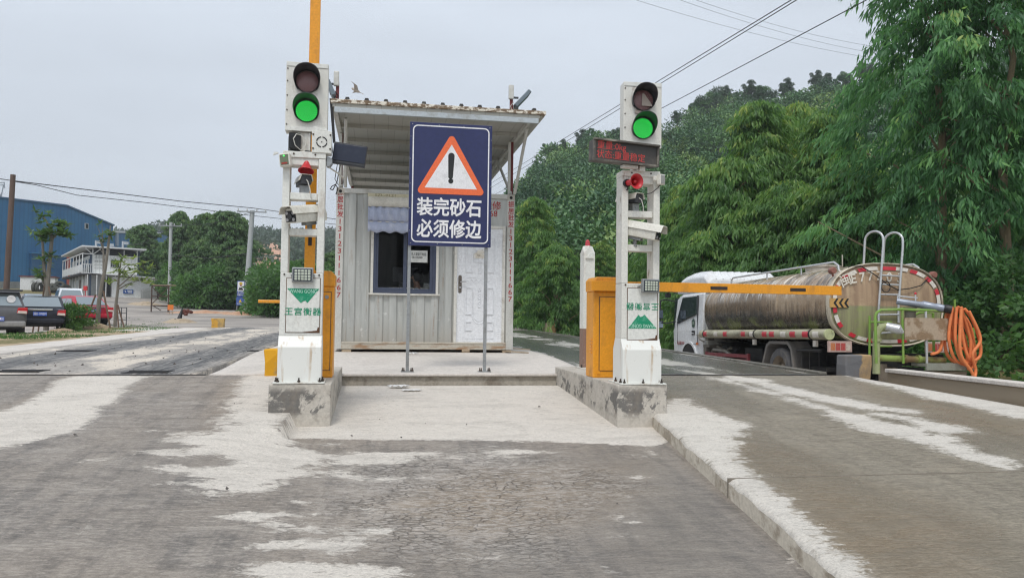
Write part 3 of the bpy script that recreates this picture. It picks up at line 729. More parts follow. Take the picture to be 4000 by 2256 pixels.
def rear_camera(label, loc, rotz):
    t = thing('security_camera', label, 'camera', loc, rotz, 'security cameras on the scale posts')
    b = MB(); b.rings([[(x, y, z) for x, z in ((-.05, -.045), (.05, -.045), (.055, .0), (.045, .04), (-.045, .04), (-.055, .0))] for y in (-.06, .2)]); b.build('housing', M_dgrey, t, bevel=.006)
    b = MB(); b.rings([[(x, y, z) for x, z in ((-.066, -.01), (-.048, .052), (.048, .052), (.066, -.01), (.06, -.01), (.043, .045), (-.043, .045), (-.06, -.01))] for y in (-.075, .24)]); b.build('sun_shield', M_cam, t, bevel=.003)
    b = MB(); b.box((0, .02, -.09), (.085, .07, .085)); b.cyl((0, -.017, -.09), .012, .006, 'y', 10, 0); b.build('bracket', M_galv, t, bevel=.005)
    b = MB(); b.tube([(0, -.06, .0), (.01, -.085, -.02), (.03, -.09, -.09), (.045, -.075, -.17), (.07, -.03, -.2)], .005, 6); b.build('cable', M_wcable, t, True)
    return t
def floodlight(label, loc, rotx, rotz, s=1.0, group='small floodlights on the scale posts'):
    t = thing('floodlight', label, 'floodlight', loc, rotz, group); t.rotation_euler = (rotx, 0, rotz); t.scale = (s, s, s)
    b = MB(); b.box((0, .022, 0), (.2, .044, .145)); b.box((0, .05, 0), (.15, .02, .1)); bd = b.build('body', M_galv, t, bevel=.008)
    b = MB()
    for k in range(9): b.box((-.07 + k * .0175, .066, 0), (.004, .016, .1))
    b.build('cooling_fin', M_galv, bd)
    b = MB(); b.box((0, -.001, 0), (.172, .006, .118)); g = b.build('glass', mat('flood_glass', S(58, 66, 76), .12), t, bevel=.003)
    b = MB()
    for i in range(5):
        for k in range(4):
            b.box((-.062 + i * .031, -.005, -.039 + k * .026), (.025, .004, .021))
    b.build('led_array', mat('flood_led', S(196, 204, 190), .3, 0, S(170, 180, 160), .4), g, bevel=.003)
    b = MB(); b.tube([(-.108, .02, 0), (-.108, .09, -.01), (.0, .1, -.012), (.108, .09, -.01), (.108, .02, 0)], .006, 6); b.build('bracket', M_galv, t, True)
    return t
def horn(label, loc, rot):
    t = thing('alarm_horn', label, 'horn', loc, 0, 'red alarm horns on the scale posts'); t.rotation_euler = rot
    b = MB(); b.lathe([(.0, .1), (.028, .1), (.03, .03), (.036, .0), (.046, -.03), (.064, -.058), (.076, -.066), (.076, -.07), (.06, -.062), (.043, -.034), (.032, 0), (.026, .02), (0, .02)], (0, 0, 0), 'y', 28); b.build('bell', M_red_horn, t, True)
    b = MB(); b.lathe([(0, -.045), (.014, -.043), (.02, -.02), (.02, .02)], (0, 0, 0), 'y', 16); b.build('throat', M_red_horn, t, True)
    b = MB(); b.cyl((0, .11, 0), .04, .05, 'y', 18); b.tube([(0, .08, -.03), (0, .09, -.065), (0, .13, -.07)], .007, 6); b.build('driver', M_blackp, t, True)
    return t

LPX, LPY = -.728, YL + .05; RPX, RPY = 2.575, YR + .05
scale_post('white post beside the left lane with the green triangle pointing down', (LPX, LPY, 0), R(2), False, 1.04, (1.435, 1.78), 2.145, False)
scale_post('scuffed white post beside the right lane with its green emblem upside down', (RPX, RPY, 0), R(-1), True, 1.0, (1.358, 1.70), 2.075, True)
signal_light('clean two-lamp traffic light showing green on top of the left post', (LPX + .005, LPY + .09, 2.405), R(2), False)
signal_light('dusty two-lamp traffic light showing green above the red letter board', (RPX + .02, RPY + .09, 2.375), R(-4), True)
bullet_camera('white bullet camera on the left post aimed toward the left lane', (LPX + .01, LPY + .1, 1.60), R(-38), R(10), 1.5)
bullet_camera('white bullet camera on the right post aimed toward the right lane', (RPX + .01, RPY + .08, 1.525), R(50), R(12), 1.45)
rear_camera('dark rear of a camera on the left post above the upper rung', (LPX + .0, LPY + .14, 1.94), R(16))
rear_camera('dark rear of a camera on the right post below the red horn', (RPX - .03, RPY + .16, 1.865), R(22))
floodlight('small floodlight above the green triangle on the left post', (LPX + .01, LPY + .0, 1.02), R(4), R(2), .98)
floodlight('small floodlight hung at the right edge of the right post above its emblem', (RPX + .085, RPY - .01, .975), R(2), R(10), .95)
horn('red horn hanging mouth down under the crossbar of the left post', (LPX + .015, LPY + .1, 2.085), (R(72), 0, R(-8)))
horn('red horn facing forward on the left upright of the right post', (RPX - .12, RPY - .03, 2.0), (R(2), 0, R(16)))
# loudspeaker box, black device and the dark board on the left post
t = thing('loudspeaker_box', 'white loudspeaker box with a slotted ring right of the left post neck', 'loudspeaker', (LPX + .155, LPY + .06, 2.2), R(2))
b = MB(); b.box((0, .08, .105), (.185, .16, .21)); b.prism([(-.0925, .21), (.0925, .21), (-.08, .255)], 'y', .004, .158); bx = b.build('case', M_white, t, bevel=.004)
b = MB()
for q in range(4):
    pts = [(.048 * math.cos(a), -.002, .105 + .048 * math.sin(a)) for a in np.linspace(R(q * 90 + 8), R(q * 90 + 82), 9)]
    b.tube(pts, .0052, 6)
b.cyl((0, -.002, .105), .006, .006, 'y', 10)
b.build('sound_slot', M_blackp, t)
for x in (-.08, .08):
    for z in (.04, .175): each('screw', M_bolt, t, lambda b: b.cyl((x, -.003, z), .009, .008, 'y', 8))
t = thing('loudspeaker', 'black horn-shaped loudspeaker left of the left post neck', 'loudspeaker', (LPX - .105, LPY + .11, 2.215), R(20))
b = MB(); b.rings([[(-.04, 0, 0), (.06, 0, -.01), (.06, 0, .175), (-.04, 0, .18)], [(-.065, -.04, .02), (.05, -.05, .01), (.05, -.05, .16), (-.065, -.04, .165)][::1], ]); b.box((.01, .05, .085), (.09, .1, .15)); b.build('case', M_blackp, t, bevel=.006)
b = MB(); b.tube([(.045, -.05, .15), (.0, -.075, .15), (-.03, -.08, .1), (-.01, -.075, .04), (.05, -.06, .0), (.09, -.06, .05), (.1, -.06, .1), (.045, -.055, .15)], .005, 6); b.build('cable', M_wcable, t, True)
t = thing('dark_panel', 'dark navy rectangular panel sticking out right of the left post', 'panel', (LPX + .255, LPY + .2, 2.24), R(-10)); t.rotation_euler = (0, R(7), R(-6))
b = MB(); b.box((.16, .02, 0), (.325, .04, .215)); b.build('case', M_dgrey, t, bevel=.003)
b = MB(); b.box((.16, -.002, .012), (.312, .006, .165)); b.build('screen', mat('navy_screen', S(34, 42, 62), .35, 0, S(54, 60, 76), .4, 14), t, bevel=.002)
b = MB(); b.box((.16, -.002, -.088), (.312, .008, .012)); b.box((.02, .06, -.07), (.06, .1, .03)); b.build('lower_rail', M_visor, t)
t = thing('sensor_box', 'small sensor with a glowing green dot at the left of the left post', 'sensor', (LPX - .2, LPY - .01, 2.04), R(-14)); t.rotation_euler = (0, R(-7), R(-12))
b = MB(); b.box((.03, .03, .06), (.105, .07, .125)); b.build('case', M_cam, t, bevel=.012)
b = MB(); b.box((.03, -.007, .06), (.08, .006, .098)); g = b.build('window', mat('sensor_window', S(110, 120, 96), .2, 0, S(70, 80, 66), .6, 24), t, bevel=.006)
b = MB(); b.box((.03, -.011, .095), (.012, .004, .012)); b.build('indicator', M_led_on, g)
b = MB(); b.box((.03, -.011, .025), (.055, .003, .014)); b.build('red_mark', mat('red_mark', S(170, 50, 44), .5), g)
b = MB(); b.prism([(-.075, .115), (-.02, .13), (-.03, .14), (-.06, .145)], 'y', .0, .02); b.build('tab', M_white, t)
t = thing('work_lamp', 'small square work lamp at the right upper corner of the right post', 'lamp', (RPX + .2, RPY + .0, 1.995), R(28))
b = MB(); b.box((0, .02, .05), (.075, .05, .105)); b.box((-.055, .05, .06), (.04, .03, .05)); b.build('case', M_cam, t, bevel=.008)
b = MB(); b.box((.0, -.006, .05), (.06, .006, .085)); b.build('glass', mat('lamp_glass', S(150, 150, 146), .15), t, bevel=.003)
b = MB(); b.tube([(0, .03, 0), (-.01, .05, -.03), (-.05, .1, -.08), (-.12, .14, -.1)], .0045, 6); b.build('cable', M_cable, t, True)
t = thing('lamp_bracket', 'small conduit elbow at the right upper corner of the left post', 'bracket', (LPX + .2, LPY + .1, 2.06), 0)
b = MB(); b.prism([(0, .12), (.055, .1), (.055, .05), (.03, .015), (0, .02)], 'y', 0, .09); b.build('elbow', M_galv, t, bevel=.006)
b = MB(); b.tube([(.02, .05, .02), (.1, .3, .008), (.14, .5, .0)], .008, 6); b.build('arm', M_wcable, t)
# red letter board on the right post
p0 = atY(2302, 600, RPY + .02)
t = thing('letter_board', 'weathered letter board with red glowing weight text under the right light', 'display', (RPX + .15, RPY + .0, 2.275), R(9))
t.rotation_euler = (0, R(1.3), R(9))
Wb, Hb = .70, .205
b = MB(); b.box((-Wb / 2, .07, 0), (Wb, .12, Hb)); b.build('case', mat('board_case', S(76, 74, 70), .5, .2, S(150, 144, 130), .6, 6), t, bevel=.004)
b = MB()
for a, c in (((-Wb - .012, -.03, Hb / 2 - .012), (.012, .012, Hb / 2 + .008)), ((-Wb - .012, -.012, -Hb / 2 - .008), (.012, .012, -Hb / 2 + .012)), ((-Wb - .012, -.012, -Hb / 2 + .012), (-Wb + .012, .012, Hb / 2 - .012)), ((-.012, -.012, -Hb / 2 + .012), (.012, .012, Hb / 2 - .012))): b.box2(a, c)
b.build('frame', mat('board_frame', S(92, 88, 82), .5, .2, S(176, 170, 156), .7, 5), t, bevel=.003)
sc = box_part('screen', mat('dusty_screen', S(56, 54, 52), .45, 0, S(104, 98, 90), .6, 4), t, (-Wb / 2, .008, 0), (Wb - .02, .01, Hb - .02), 0)
text('重量:0kg', M_led_red, t, (-Wb + .03, .001, .045), .088, align='LEFT', width=.31, bold=.0)
text('状态:重量稳定', M_led_red, t, (-Wb + .025, .001, -.045), .088, align='LEFT', width=.53, bold=.0)
b = MB(); b.box((-.28, .07, -Hb / 2 - .02), (.16, .08, .03)); b.box((-.15, .07, -Hb / 2 - .03), (.06, .08, .05)); b.build('bracket', M_white_worn, t, bevel=.003)

# ---- barrier gates
M_stripe = mat('black_reflective_strip', S(52, 42, 38), .4)
def gate(label, loc, rotz, raised, length, px_=.12, spots=()):
    t = thing('barrier_gate', label, 'barrier gate', loc, rotz, 'orange barrier gates')
    b = MB(); b.box((0, .15, .47), (.36, .3, .94)); cb = b.build('cabinet', M_orange, t, bevel=.012)
    b = MB(); b.rings([[(x, y, z) for x, z in ((-.188, .94), (.188, .94), (.188, 1.06), (.15, 1.1), (-.15, 1.1), (-.188, 1.06))] for y in (-.012, .312)]); b.build('cap', M_orange, t, bevel=.01)
    b = MB(); b.box((.02, -.006, .48), (.26, .012, .8)); dr = b.build('door', M_orange, t, bevel=.003)
    b = MB(); b.box((.02, -.001, .48), (.272, .01, .812)); b.build('door_gap', M_dgrey, cb)
    b = MB(); b.cyl((.11, -.018, .83), .02, .02, 'y', 18); b.build('lock', M_galv, dr, True)
    for k in range(5): each('vent_slot', M_orange, cb, lambda b: b.tube([(-.186, .05, .27 + k * .035), (-.186, .12, .27 + k * .035)], .007, 6))
    b = MB(); b.box((-.12, -.012, .06), (.03, .012, .03)); b.build('foot_tab', M_orange, cb)
    piv = Vector((px_, -.06, 1.0))
    b = MB(); h = .052
    prof = [(-.022, -h), (.012, -h), (.022, -h * .6), (.022, h * .6), (.012, h), (-.022, h)]
    if raised:
        b.rings([[(x, y, z) for y, x in prof] for z in (-.25, length)])
    else:
        b.rings([[(x, y, z) for y, z in prof] for x in (-.35, length)])
    arm = b.build('arm', M_orange, t, bevel=.003, loc=piv)
    for s, e in spots:
        each('reflective_strip', M_stripe, arm, lambda b: b.box((0, -.024, (s + e) / 2), (.036, .004, e - s)) if raised else b.box(((s + e) / 2, -.024, 0), (e - s, .004, .036)))
    b = MB(); b.cyl((0, .03, 0), .07, .05, 'y', 20); b.build('hub', M_dgrey, arm, True)
    return t
gr = gate('orange gate on the right plinth with its arm lowered over the lane', (RPX - .085, 8.12, 0), 0, False, 2.62, .12, ((.18, .33), (1.02, 1.22), (1.98, 2.17)))
gl = gate('orange gate behind the left post with its arm raised upright', (LPX + .085, 8.15, 0), 0, True, 4.2, -.065, ((.35, .6), (.62, .75), (1.8, 2.0), (3.32, 3.5)))
pt = atY(996, 1163, 26.0)
g3 = gate('distant orange gate arm lowered across the far end of the left deck', (pt.x + 3.2, 26.1, float(z_road(26)) + .0), math.pi, False, 3.0, .12, ((2.6, 2.85), (1.6, 1.85)))

# white bollard post with the red lamp
p = atZ(2296, 1438, 0)
t = thing('beam_post', 'tall white post with a brown foot and a red lamp on its pointed top', 'post', (p.x, p.y + .06, 0), R(3))
b = MB(); b.box((0, 0, .26), (.15, .15, .5)); b.build('foot_sleeve', mat('brown_sleeve', S(140, 112, 98), .6, 0, S(170, 150, 138), .7, 26, lo=.6, hi=.66), t, bevel=.004)
b = MB(); b.box((0, 0, 1.0), (.152, .152, .98)); q = .076
b.add([(-q, -q, 1.49), (q, -q, 1.49), (q, q, 1.49), (-q, q, 1.49), (0, -q * .9, 1.575), (q * .9, 0, 1.575), (0, q * .9, 1.575), (-q * .9, 0, 1.575), (0, 0, 1.6)],
      [(0, 1, 4), (1, 2, 5), (2, 3, 6), (3, 0, 7), (1, 5, 4), (2, 6, 5), (3, 7, 6), (0, 4, 7), (4, 5, 8), (5, 6, 8), (6, 7, 8), (7, 4, 8)])
b.build('shaft', M_white, t, bevel=.004)
b = MB(); b.prism([(-.055, 1.42), (.055, 1.42), (0, 1.475)], 'y', -.1, -.075); b.build('gable_hood', M_white, t)
b = MB(); b.lathe([(.035, 1.585), (.033, 1.61), (.028, 1.645), (.012, 1.668), (0, 1.67)], (0, 0, 0), 'z', 6); b.build('lamp', mat('red_lamp', S(190, 66, 74), .25), t)
b = MB(); b.box((0, 0, .008), (.24, .24, .012)); b.build('base_plate', M_white_worn, t)
for x in (-.1, .1):
    b = MB(); b.cyl((x, -.1, .03), .008, .04, 'z', 8); b.cyl((x, -.1, .022), .014, .012, 'z', 6); b.build('bolt', M_bolt, t)

# ---- warning sign
SY = 10.3
zs = float(plat_z(SY))
t = thing('warning_sign', 'navy warning sign with an orange triangle standing on two thin posts', 'sign', (.92, SY, zs))
M_navy = mat('navy_sign_film', S(38, 46, 92), .38, 0, S(46, 54, 98), .5, 2)
M_signw = mat('white_sign_film', S(236, 237, 240), .45)
M_signo = mat('orange_sign_film', S(240, 112, 62), .45, 0, S(226, 104, 66), .4, 5, (1, 1, 8))
PW, PZ0, PZ1 = 1.112, 1.585 - zs, 3.245 - zs
PH = PZ1 - PZ0
b = MB(); b.box((0, 0, (PZ0 + PZ1) / 2), (PW, .03, PH)); pn = b.build('panel', M_navy, t, bevel=.004)
def uv(u, v, y=-.0165): return Vector((-PW / 2 + u * PW, y, PZ1 - v * PH))
def rrect(x0, x1, z0, z1, r, n=8):
    o = []
    for cx, cz, a0 in ((x1 - r, z1 - r, 0), (x0 + r, z1 - r, 90), (x0 + r, z0 + r, 180), (x1 - r, z0 + r, 270)):
        for k in range(n + 1): a = R(a0 + 90 * k / n); o.append((cx + r * math.cos(a), cz + r * math.sin(a)))
    return o
o1 = rrect(-PW / 2 + .038, PW / 2 - .038, PZ0 + .045, PZ1 - .038, .07); o2 = rrect(-PW / 2 + .054, PW / 2 - .054, PZ0 + .061, PZ1 - .054, .056)
b = MB(); n = len(o1)
b.add([(p[0], -.0175, p[1]) for p in o1] + [(p[0], -.0175, p[1]) for p in o2], [(i, (i + 1) % n, n + (i + 1) % n, n + i) for i in range(n)]); b.build('border_line', M_signw, pn, fix=False)
def rtri(pts, r, n=8):
    o = []
    for i in range(3):
        p, a, c = Vector(pts[i]), Vector(pts[i - 1]), Vector(pts[(i + 1) % 3])
        d1, d2 = (a - p).normalized(), (c - p).normalized(); ang = d1.angle(d2); L = r / math.tan(ang / 2)
        ctr = p + (d1 + d2).normalized() * (r / math.sin(ang / 2))
        s, e = p + d1 * L - ctr, p + d2 * L - ctr
        for k in range(n + 1): o.append(ctr + s.slerp(e, k / n) if False else ctr + (s * (1 - k / n) + e * (k / n)).normalized() * r)
    return [(q.x, q.y) for q in o]
A = [uv(.505, .075), uv(.075, .578), uv(.93, .578)]
b = MB(); b.prism(rtri([(p.x, p.z) for p in A], .045), 'y', -.0185, -.0165); b.build('warning_triangle', M_signo, pn)
A = [uv(.505, .172), uv(.185, .53), uv(.82, .53)]
b = MB(); b.prism([(p.x, p.z) for p in A], 'y', -.0195, -.0165); b.build('triangle_field', M_signw, pn)
b = MB(); c = uv(.50, .47); b.cyl((c.x, -.0195, c.z), .034, .004, 'y', 24)
c0, c1 = uv(.503, .265), uv(.497, .435); r = [.043, .032]
pts = [(c0.x + .043 * math.cos(a), c0.z + .043 * math.sin(a)) for a in np.linspace(0, math.pi, 10)] + [(c1.x + .031 * math.cos(a), c1.z + .031 * math.sin(a)) for a in np.linspace(math.pi, 2 * math.pi, 10)]
b.prism(pts, 'y', -.0215, -.0165); b.build('exclamation_mark', M_blackp, pn)
c = uv(.49, .695); text('装完砂石', M_signw, pn, (c.x, -.0185, c.z), .255, width=.87, bold=.026)
c = uv(.49, .87); text('必须修边', M_signw, pn, (c.x, -.0185, c.z), .255, width=.87, bold=.026)
b = MB()
for u in (.03, .35, .65, .97):
    for v in (.018, .982): q = uv(u, v); b.cyl((q.x, -.016, q.z), .007, .006, 'y', 8)
for v in (.12, .3, .5, .7, .88):
    for u in (.012, .988): q = uv(u, v); b.cyl((q.x, -.016, q.z), .006, .006, 'y', 8)
b.build('rivet', M_galv, pn)
for x in (-.535, .5):
    b = MB(); b.box((x, .035, PZ0 / 2 + .6), (.042, .04, PZ0 + 1.2)); b.build('post', M_galv, t, bevel=.003)
    b = MB(); b.box((x, .035, .006), (.17, .12, .01)); bp = b.build('base_plate', M_galv, t)
    b = MB()
    for dx in (-.065, -.045, .05, .07): b.cyl((x + dx, .02, .03), .007, .05, 'z', 8); b.cyl((x + dx, .02, .02), .013, .014, 'z', 6)
    b.build('bolt', M_bolt, bp)

# =================================================================== CONTAINER CABIN WITH CANOPY
CY = 13.8
cx0, cx1, cz0, cz1, cdep = -.775, 2.41, .05, 2.885, 5.9
t_cabin = thing('container_cabin', 'grey corrugated container cabin with a flat canopy above and a white door', 'cabin', ((cx0 + cx1) / 2, CY, cz0))
CW, CH = cx1 - cx0, cz1 - cz0
def L(px, py, off=0.0):            # photograph point on the cabin front, in cabin coordinates
    p = atY(px, py, CY); return Vector((p.x - (cx0 + cx1) / 2, off, p.z - cz0))
def steel_wall():
    m = NT('corrugated_grey_steel'); v = m.coord('Object', (7, 7, .9)); n = m.noise(v, 1, 6, .65); n2 = m.noise(m.coord('Object'), 5, 6, .72); x, y, z = m.sep(m.coord('Object'))
    low = m.ramp(m.math('ADD', z, m.math('MULTIPLY', n, .9)), (.55, 1.0), (1.3, 0.0))
    c = m.mix(m.ramp(n, (.38, 0.0), (.72, .65)), S(186, 188, 184), S(140, 142, 139)); c = m.mix(m.math('MULTIPLY', low, .6), c, S(158, 150, 138))
    c = m.mix(m.ramp(n2, (.61, 0.0), (.68, .6)), c, S(214, 214, 210)); c = m.mix(m.ramp(m.noise(m.coord('Object', (3, 3, 14)), 3, 4, .7), (.66, 0.0), (.72, .5)), c, S(120, 112, 102))
    ru = m.math('MULTIPLY', m.ramp(m.noise(m.coord('Object', (11, 11, .7)), 1, 5, .65), (.58, 0.0), (.66, .55)), m.ramp(n2, (.44, .2), (.56, 1.0))); c = m.mix(ru, c, S(140, 118, 96))
    m.set(c, .5, 0, .4); return m.m
M_cor = steel_wall()
M_post = mat('container_post', S(196, 196, 190), .5, 0, S(150, 140, 126), .5, 4, (1, 1, .4))
M_rail = mat('rust_stained_rail', S(186, 180, 166), .55, 0, S(150, 112, 76), .8, 4, (.6, 1, 3), lo=.5, hi=.62)
M_darkred = mat('dark_red_steel', S(112, 40, 42), .55, 0, S(70, 40, 36), .6, 8)
M_redtxt = mat('faded_red_lettering', S(164, 52, 52), .6, 0, S(196, 170, 164), .7, 30, lo=.56, hi=.66)
wx0, wx1, wz0, wz1 = L(1447, 1100).x, L(1712, 1100).x, L(1580, 1146).z, L(1580, 880).z
dx0, dx1, dz1 = L(1774, 1100).x, L(1972, 1100).x, L(1870, 880).z
# front wall: corrugated columns cut round the window and the door
b = MB()
def corr(b, x0, x1, z0, z1, y=0.04, pitch=.245, d=.034):
    pts = []; k = math.floor(x0 / pitch) - 1
    while k * pitch < x1 + pitch:
        for f, dd in ((0, 0), (.32, 0), (.44, -d), (.88, -d)): pts.append(((k + f) * pitch, y + dd))
        k += 1
    def yat(x):
        for (a, ya), (c, yc) in zip(pts, pts[1:]):
            if a <= x <= c: return lerp(ya, yc, (x - a) / max(1e-9, c - a))
        return y
    P = [(x0, yat(x0))] + [p for p in pts if x0 < p[0] < x1] + [(x1, yat(x1))]
    n = len(P)
    b.add([(p[0], p[1], z0) for p in P] + [(p[0], p[1], z1) for p in P], [(i, i + 1, n + i + 1, n + i) for i in range(n - 1)])
zt, zb = CH - .09, .13
corr(b, -CW / 2 + .12, wx0 + .02, zb, zt); corr(b, wx0 + .02, wx1 - .02, zb, wz0); corr(b, wx0 + .02, wx1 - .02, wz1, zt)
corr(b, wx1 - .02, dx0 + .01, zb, zt)
b.add([(dx0 + .01, .012, dz1), (CW / 2 - .12, .012, dz1), (CW / 2 - .12, .012, zt), (dx0 + .01, .012, zt)], [(0, 1, 2, 3)])
b.add([(dx1 - .01, .03, zb), (CW / 2 - .12, .03, zb), (CW / 2 - .12, .03, dz1), (dx1 - .01, .03, dz1)], [(0, 1, 2, 3)])
front = b.build('front_wall', M_cor, t_cabin, fix=False)
b = MB(); n = 24
for s in (-1, 1):
    pts = []
    for i in range(n * 4): pts.append((.12 + (cdep - .24) * i / (n * 4 - 1), s * (CW / 2 - .02 - .034 * ((i // 2) % 2))))
    b.add([(p[1], p[0], zb) for p in pts] + [(p[1], p[0], zt) for p in pts], [(i, i + 1, len(pts) + i + 1, len(pts) + i) for i in range(len(pts) - 1)])
    b2 = b
b.build('side_wall', M_cor, t_cabin, fix=False)
box_part('rear_wall', M_cor, t_cabin, (0, cdep - .03, CH / 2), (CW - .2, .04, CH - .2), 0)
box_part('roof', M_post, t_cabin, (0, cdep / 2, CH - .03), (CW - .06, cdep - .06, .03), 0)
box_part('floor', M_rail, t_cabin, (0, cdep / 2, .09), (CW - .1, cdep - .1, .05), 0)
for x in (-CW / 2 + .066, CW / 2 - .066):
    b = MB(); b.box((x, .062, CH / 2), (.136, .136, CH)); p = b.build('corner_post', M_post, t_cabin, bevel=.006)
    b = MB(); b.box((x, .058, CH - .055), (.142, .14, .11)); b.build('corner_casting', mat('casting_steel', S(176, 172, 162), .55, 0, S(140, 110, 84), .7, 9), p, bevel=.006)
    b = MB(); b.cyl((x, -.0135, CH - .06), .028, .004, 'y', 14); b.build('casting_hole', M_hole, p)
    col = L(1330 if x < 0 else 1989, 1000); z0 = (L(1330, 752) if x < 0 else L(1992, 800)).z; z1 = (L(1330, 1152) if x < 0 else L(1992, 1168)).z
    for k, ch in enumerate('振居批发13123111667'):
        zz = lerp(z0, z1, k / 14 if k < 4 else (k + .0) / 14)
        text(ch, M_redtxt, p, (x + .004, -.0075, zz), .118 if k < 4 else .13, bold=.02 if k < 4 else .012, sx=.95 if k < 4 else 1.15)
for y in (cdep - .07,):
    for x in (-CW / 2 + .066, CW / 2 - .066): box_part('corner_post', M_post, t_cabin, (x, y, CH / 2), (.13, .13, CH), .005)
b = MB(); b.box((0, .03, .065), (CW - .27, .11, .13)); b.box((0, -.005, .112), (CW - .27, .06, .02)); b.build('bottom_rail', M_rail, t_cabin, bevel=.004)
b = MB(); b.box((0, .03, CH - .045), (CW - .27, .09, .085)); b.build('top_rail', M_post, t_cabin, bevel=.004)
for s in (-1, 1):
    b = MB(); b.box((s * (CW / 2 - .06), cdep / 2, .065), (.11, cdep - .26, .13)); b.build('bottom_rail', M_rail, t_cabin)
    b = MB(); b.box((s * (CW / 2 - .06), cdep / 2, CH - .045), (.11, cdep - .26, .085)); b.build('top_rail', M_post, t_cabin)
# window
b = MB(); g = .045
M_trim = mat('window_trim', S(214, 212, 204), .5, 0, S(160, 150, 136), .5, 6)
for a, c in (((wx0, -.02, wz0), (wx0 + g, .05, wz1)), ((wx1 - g, -.02, wz0), (wx1, .05, wz1)), ((wx0 + g, -.02, wz1 - g), (wx1 - g, .05, wz1)), ((wx0 - .03, -.035, wz0 - .03), (wx1 + .03, .05, wz0))): b.box2(a, c)
wn = b.build('window', M_trim, t_cabin, bevel=.003)
M_alu = mat('blue_grey_aluminium', S(72, 80, 100), .4, .2, S(90, 96, 112), .4)
b = MB(); f = .05; a0, a1, c0, c1 = wx0 + g, wx1 - g, wz0 + .002, wz1 - g; mid = (a0 + a1) / 2
for a, c in (((a0, -.012, c0), (a0 + f, .04, c1)), ((a1 - f, -.012, c0), (a1, .04, c1)), ((a0 + f, -.012, c1 - f), (a1 - f, .04, c1)), ((a0 + f, -.012, c0), (a1 - f, .04, c0 + f)),
             ((mid - .03, -.006, c0 + f), (mid + .035, .034, c1 - f)), ((a0 + f, -.004, c0 + f), (mid - .03, .03, c0 + f + .05)), ((a0 + f, -.004, c0 + f + .05), (a0 + f + .035, .03, c1 - f)), ((a1 - f - .06, .004, c0 + f), (a1 - f, .034, c1 - f)), ((mid + .035, .004, c0 + f), (a1 - f - .06, .034, c0 + f + .035))): b.box2(a, c)
b.build('frame', M_alu, wn, bevel=.003)
m = NT('window_glass'); m.set((.75, .8, .82, 1), .03, 0, .9); m.b.inputs['Transmission Weight'].default_value = 1.0; m.b.inputs['IOR'].default_value = 1.25
M_glass = m.m
for x0, x1 in ((a0 + f, mid), (mid, a1 - f)):
    b = MB(); b.add([(x0, .018, c0 + f), (x1, .018, c0 + f), (x1, .018, c1 - f), (x0, .018, c1 - f)], [(0, 1, 2, 3)]); b.build('pane', M_glass, wn, fix=False)
# door
M_door = mat('white_embossed_door', S(228, 230, 233), .35, 0, S(206, 208, 210), .15, 3)
b = MB(); fz = L(1870, 1335).z; g = .05
for a, c in (((dx0, -.012, fz - .02), (dx0 + g, .06, dz1)), ((dx1 - g, -.012, fz - .02), (dx1, .06, dz1)), ((dx0 + g, -.012, dz1 - g), (dx1 - g, .06, dz1)), ((dx0 + g, -.012, fz - .02), (dx1 - g, .06, fz))): b.box2(a, c)
dr = b.build('door', M_trim, t_cabin, bevel=.004)
lx0, lx1, lz0, lz1 = dx0 + g, dx1 - g, fz, dz1 - g
b = MB(); b.box2((lx0, .012, lz0), (lx1, .05, lz1)); lf = b.build('leaf', M_door, dr)
b = MB(); W = lx1 - lx0; HH = lz1 - lz0
def emb(u0, u1, v0, v1, w=.016, d=.016):
    x0, x1, z0, z1 = lx0 + u0 * W, lx0 + u1 * W, lz1 - v1 * HH, lz1 - v0 * HH
    for a, c in (((x0, .012 - d, z0), (x0 + w, .012, z1)), ((x1 - w, .012 - d, z0), (x1, .012, z1)), ((x0 + w, .012 - d, z1 - w), (x1 - w, .012, z1)), ((x0 + w, .012 - d, z0), (x1 - w, .012, z0 + w))): b.box2(a, c)
emb(.16, .84, .03, .97, .012, .006)
for v0, v1 in ((.08, .39), (.52, .76)): emb(.19, .34, v0, v1); emb(.66, .81, v0, v1)
emb(.19, .34, .82, .9); emb(.66, .81, .82, .9); emb(.2, .8, .435, .485, .01, .006)
for v0, v1 in ((.1, .2), (.22, .3)): emb(.38, .62, v0, v1, .012)
for uc, v0, v1, am in ((.5, .24, .4, .035), (.5, .53, .7, .035)):
    pts = [(lx0 + (uc + am * math.sin(k * 1.05)) * W, .01, lz1 - lerp(v0, v1, k / 22) * HH) for k in range(23)]
    b.tube(pts, .008, 6); b.tube([(2 * (lx0 + uc * W) - p[0], p[1], p[2]) for p in pts], .008, 6)
pts = [(lx0 + lerp(.24, .76, k / 24) * W, .01, lz1 - (.46 + .012 * math.sin(k * 1.3)) * HH) for k in range(25)]; b.tube(pts, .007, 6)
for rr in (.13, .17):
    b.tube([(lx0 + (.5 - rr) * W, .01, lz1 - .54 * HH)] + [(lx0 + (.5 - rr * math.cos(a)) * W, .01, lz1 - (.74 + .09 * rr / .15 * math.sin(a)) * HH) for a in np.linspace(0, math.pi, 13)] + [(lx0 + (.5 + rr) * W, .01, lz1 - .54 * HH)], .008, 6)
b.build('embossing', M_door, lf)
b = MB(); nz = int(HH / .034)                                  # knurled border of the leaf
for i in range(nz):
    for x in (lx0 + .02, lx0 + .05, lx0 + .08, lx1 - .02, lx1 - .05, lx1 - .08):
        z = lz0 + .02 + i * .034; b.add([(x - .011, .012, z), (x, .012, z - .012), (x + .011, .012, z), (x, .012, z + .012), (x, .005, z)], [(0, 1, 4), (1, 2, 4), (2, 3, 4), (3, 0, 4)])
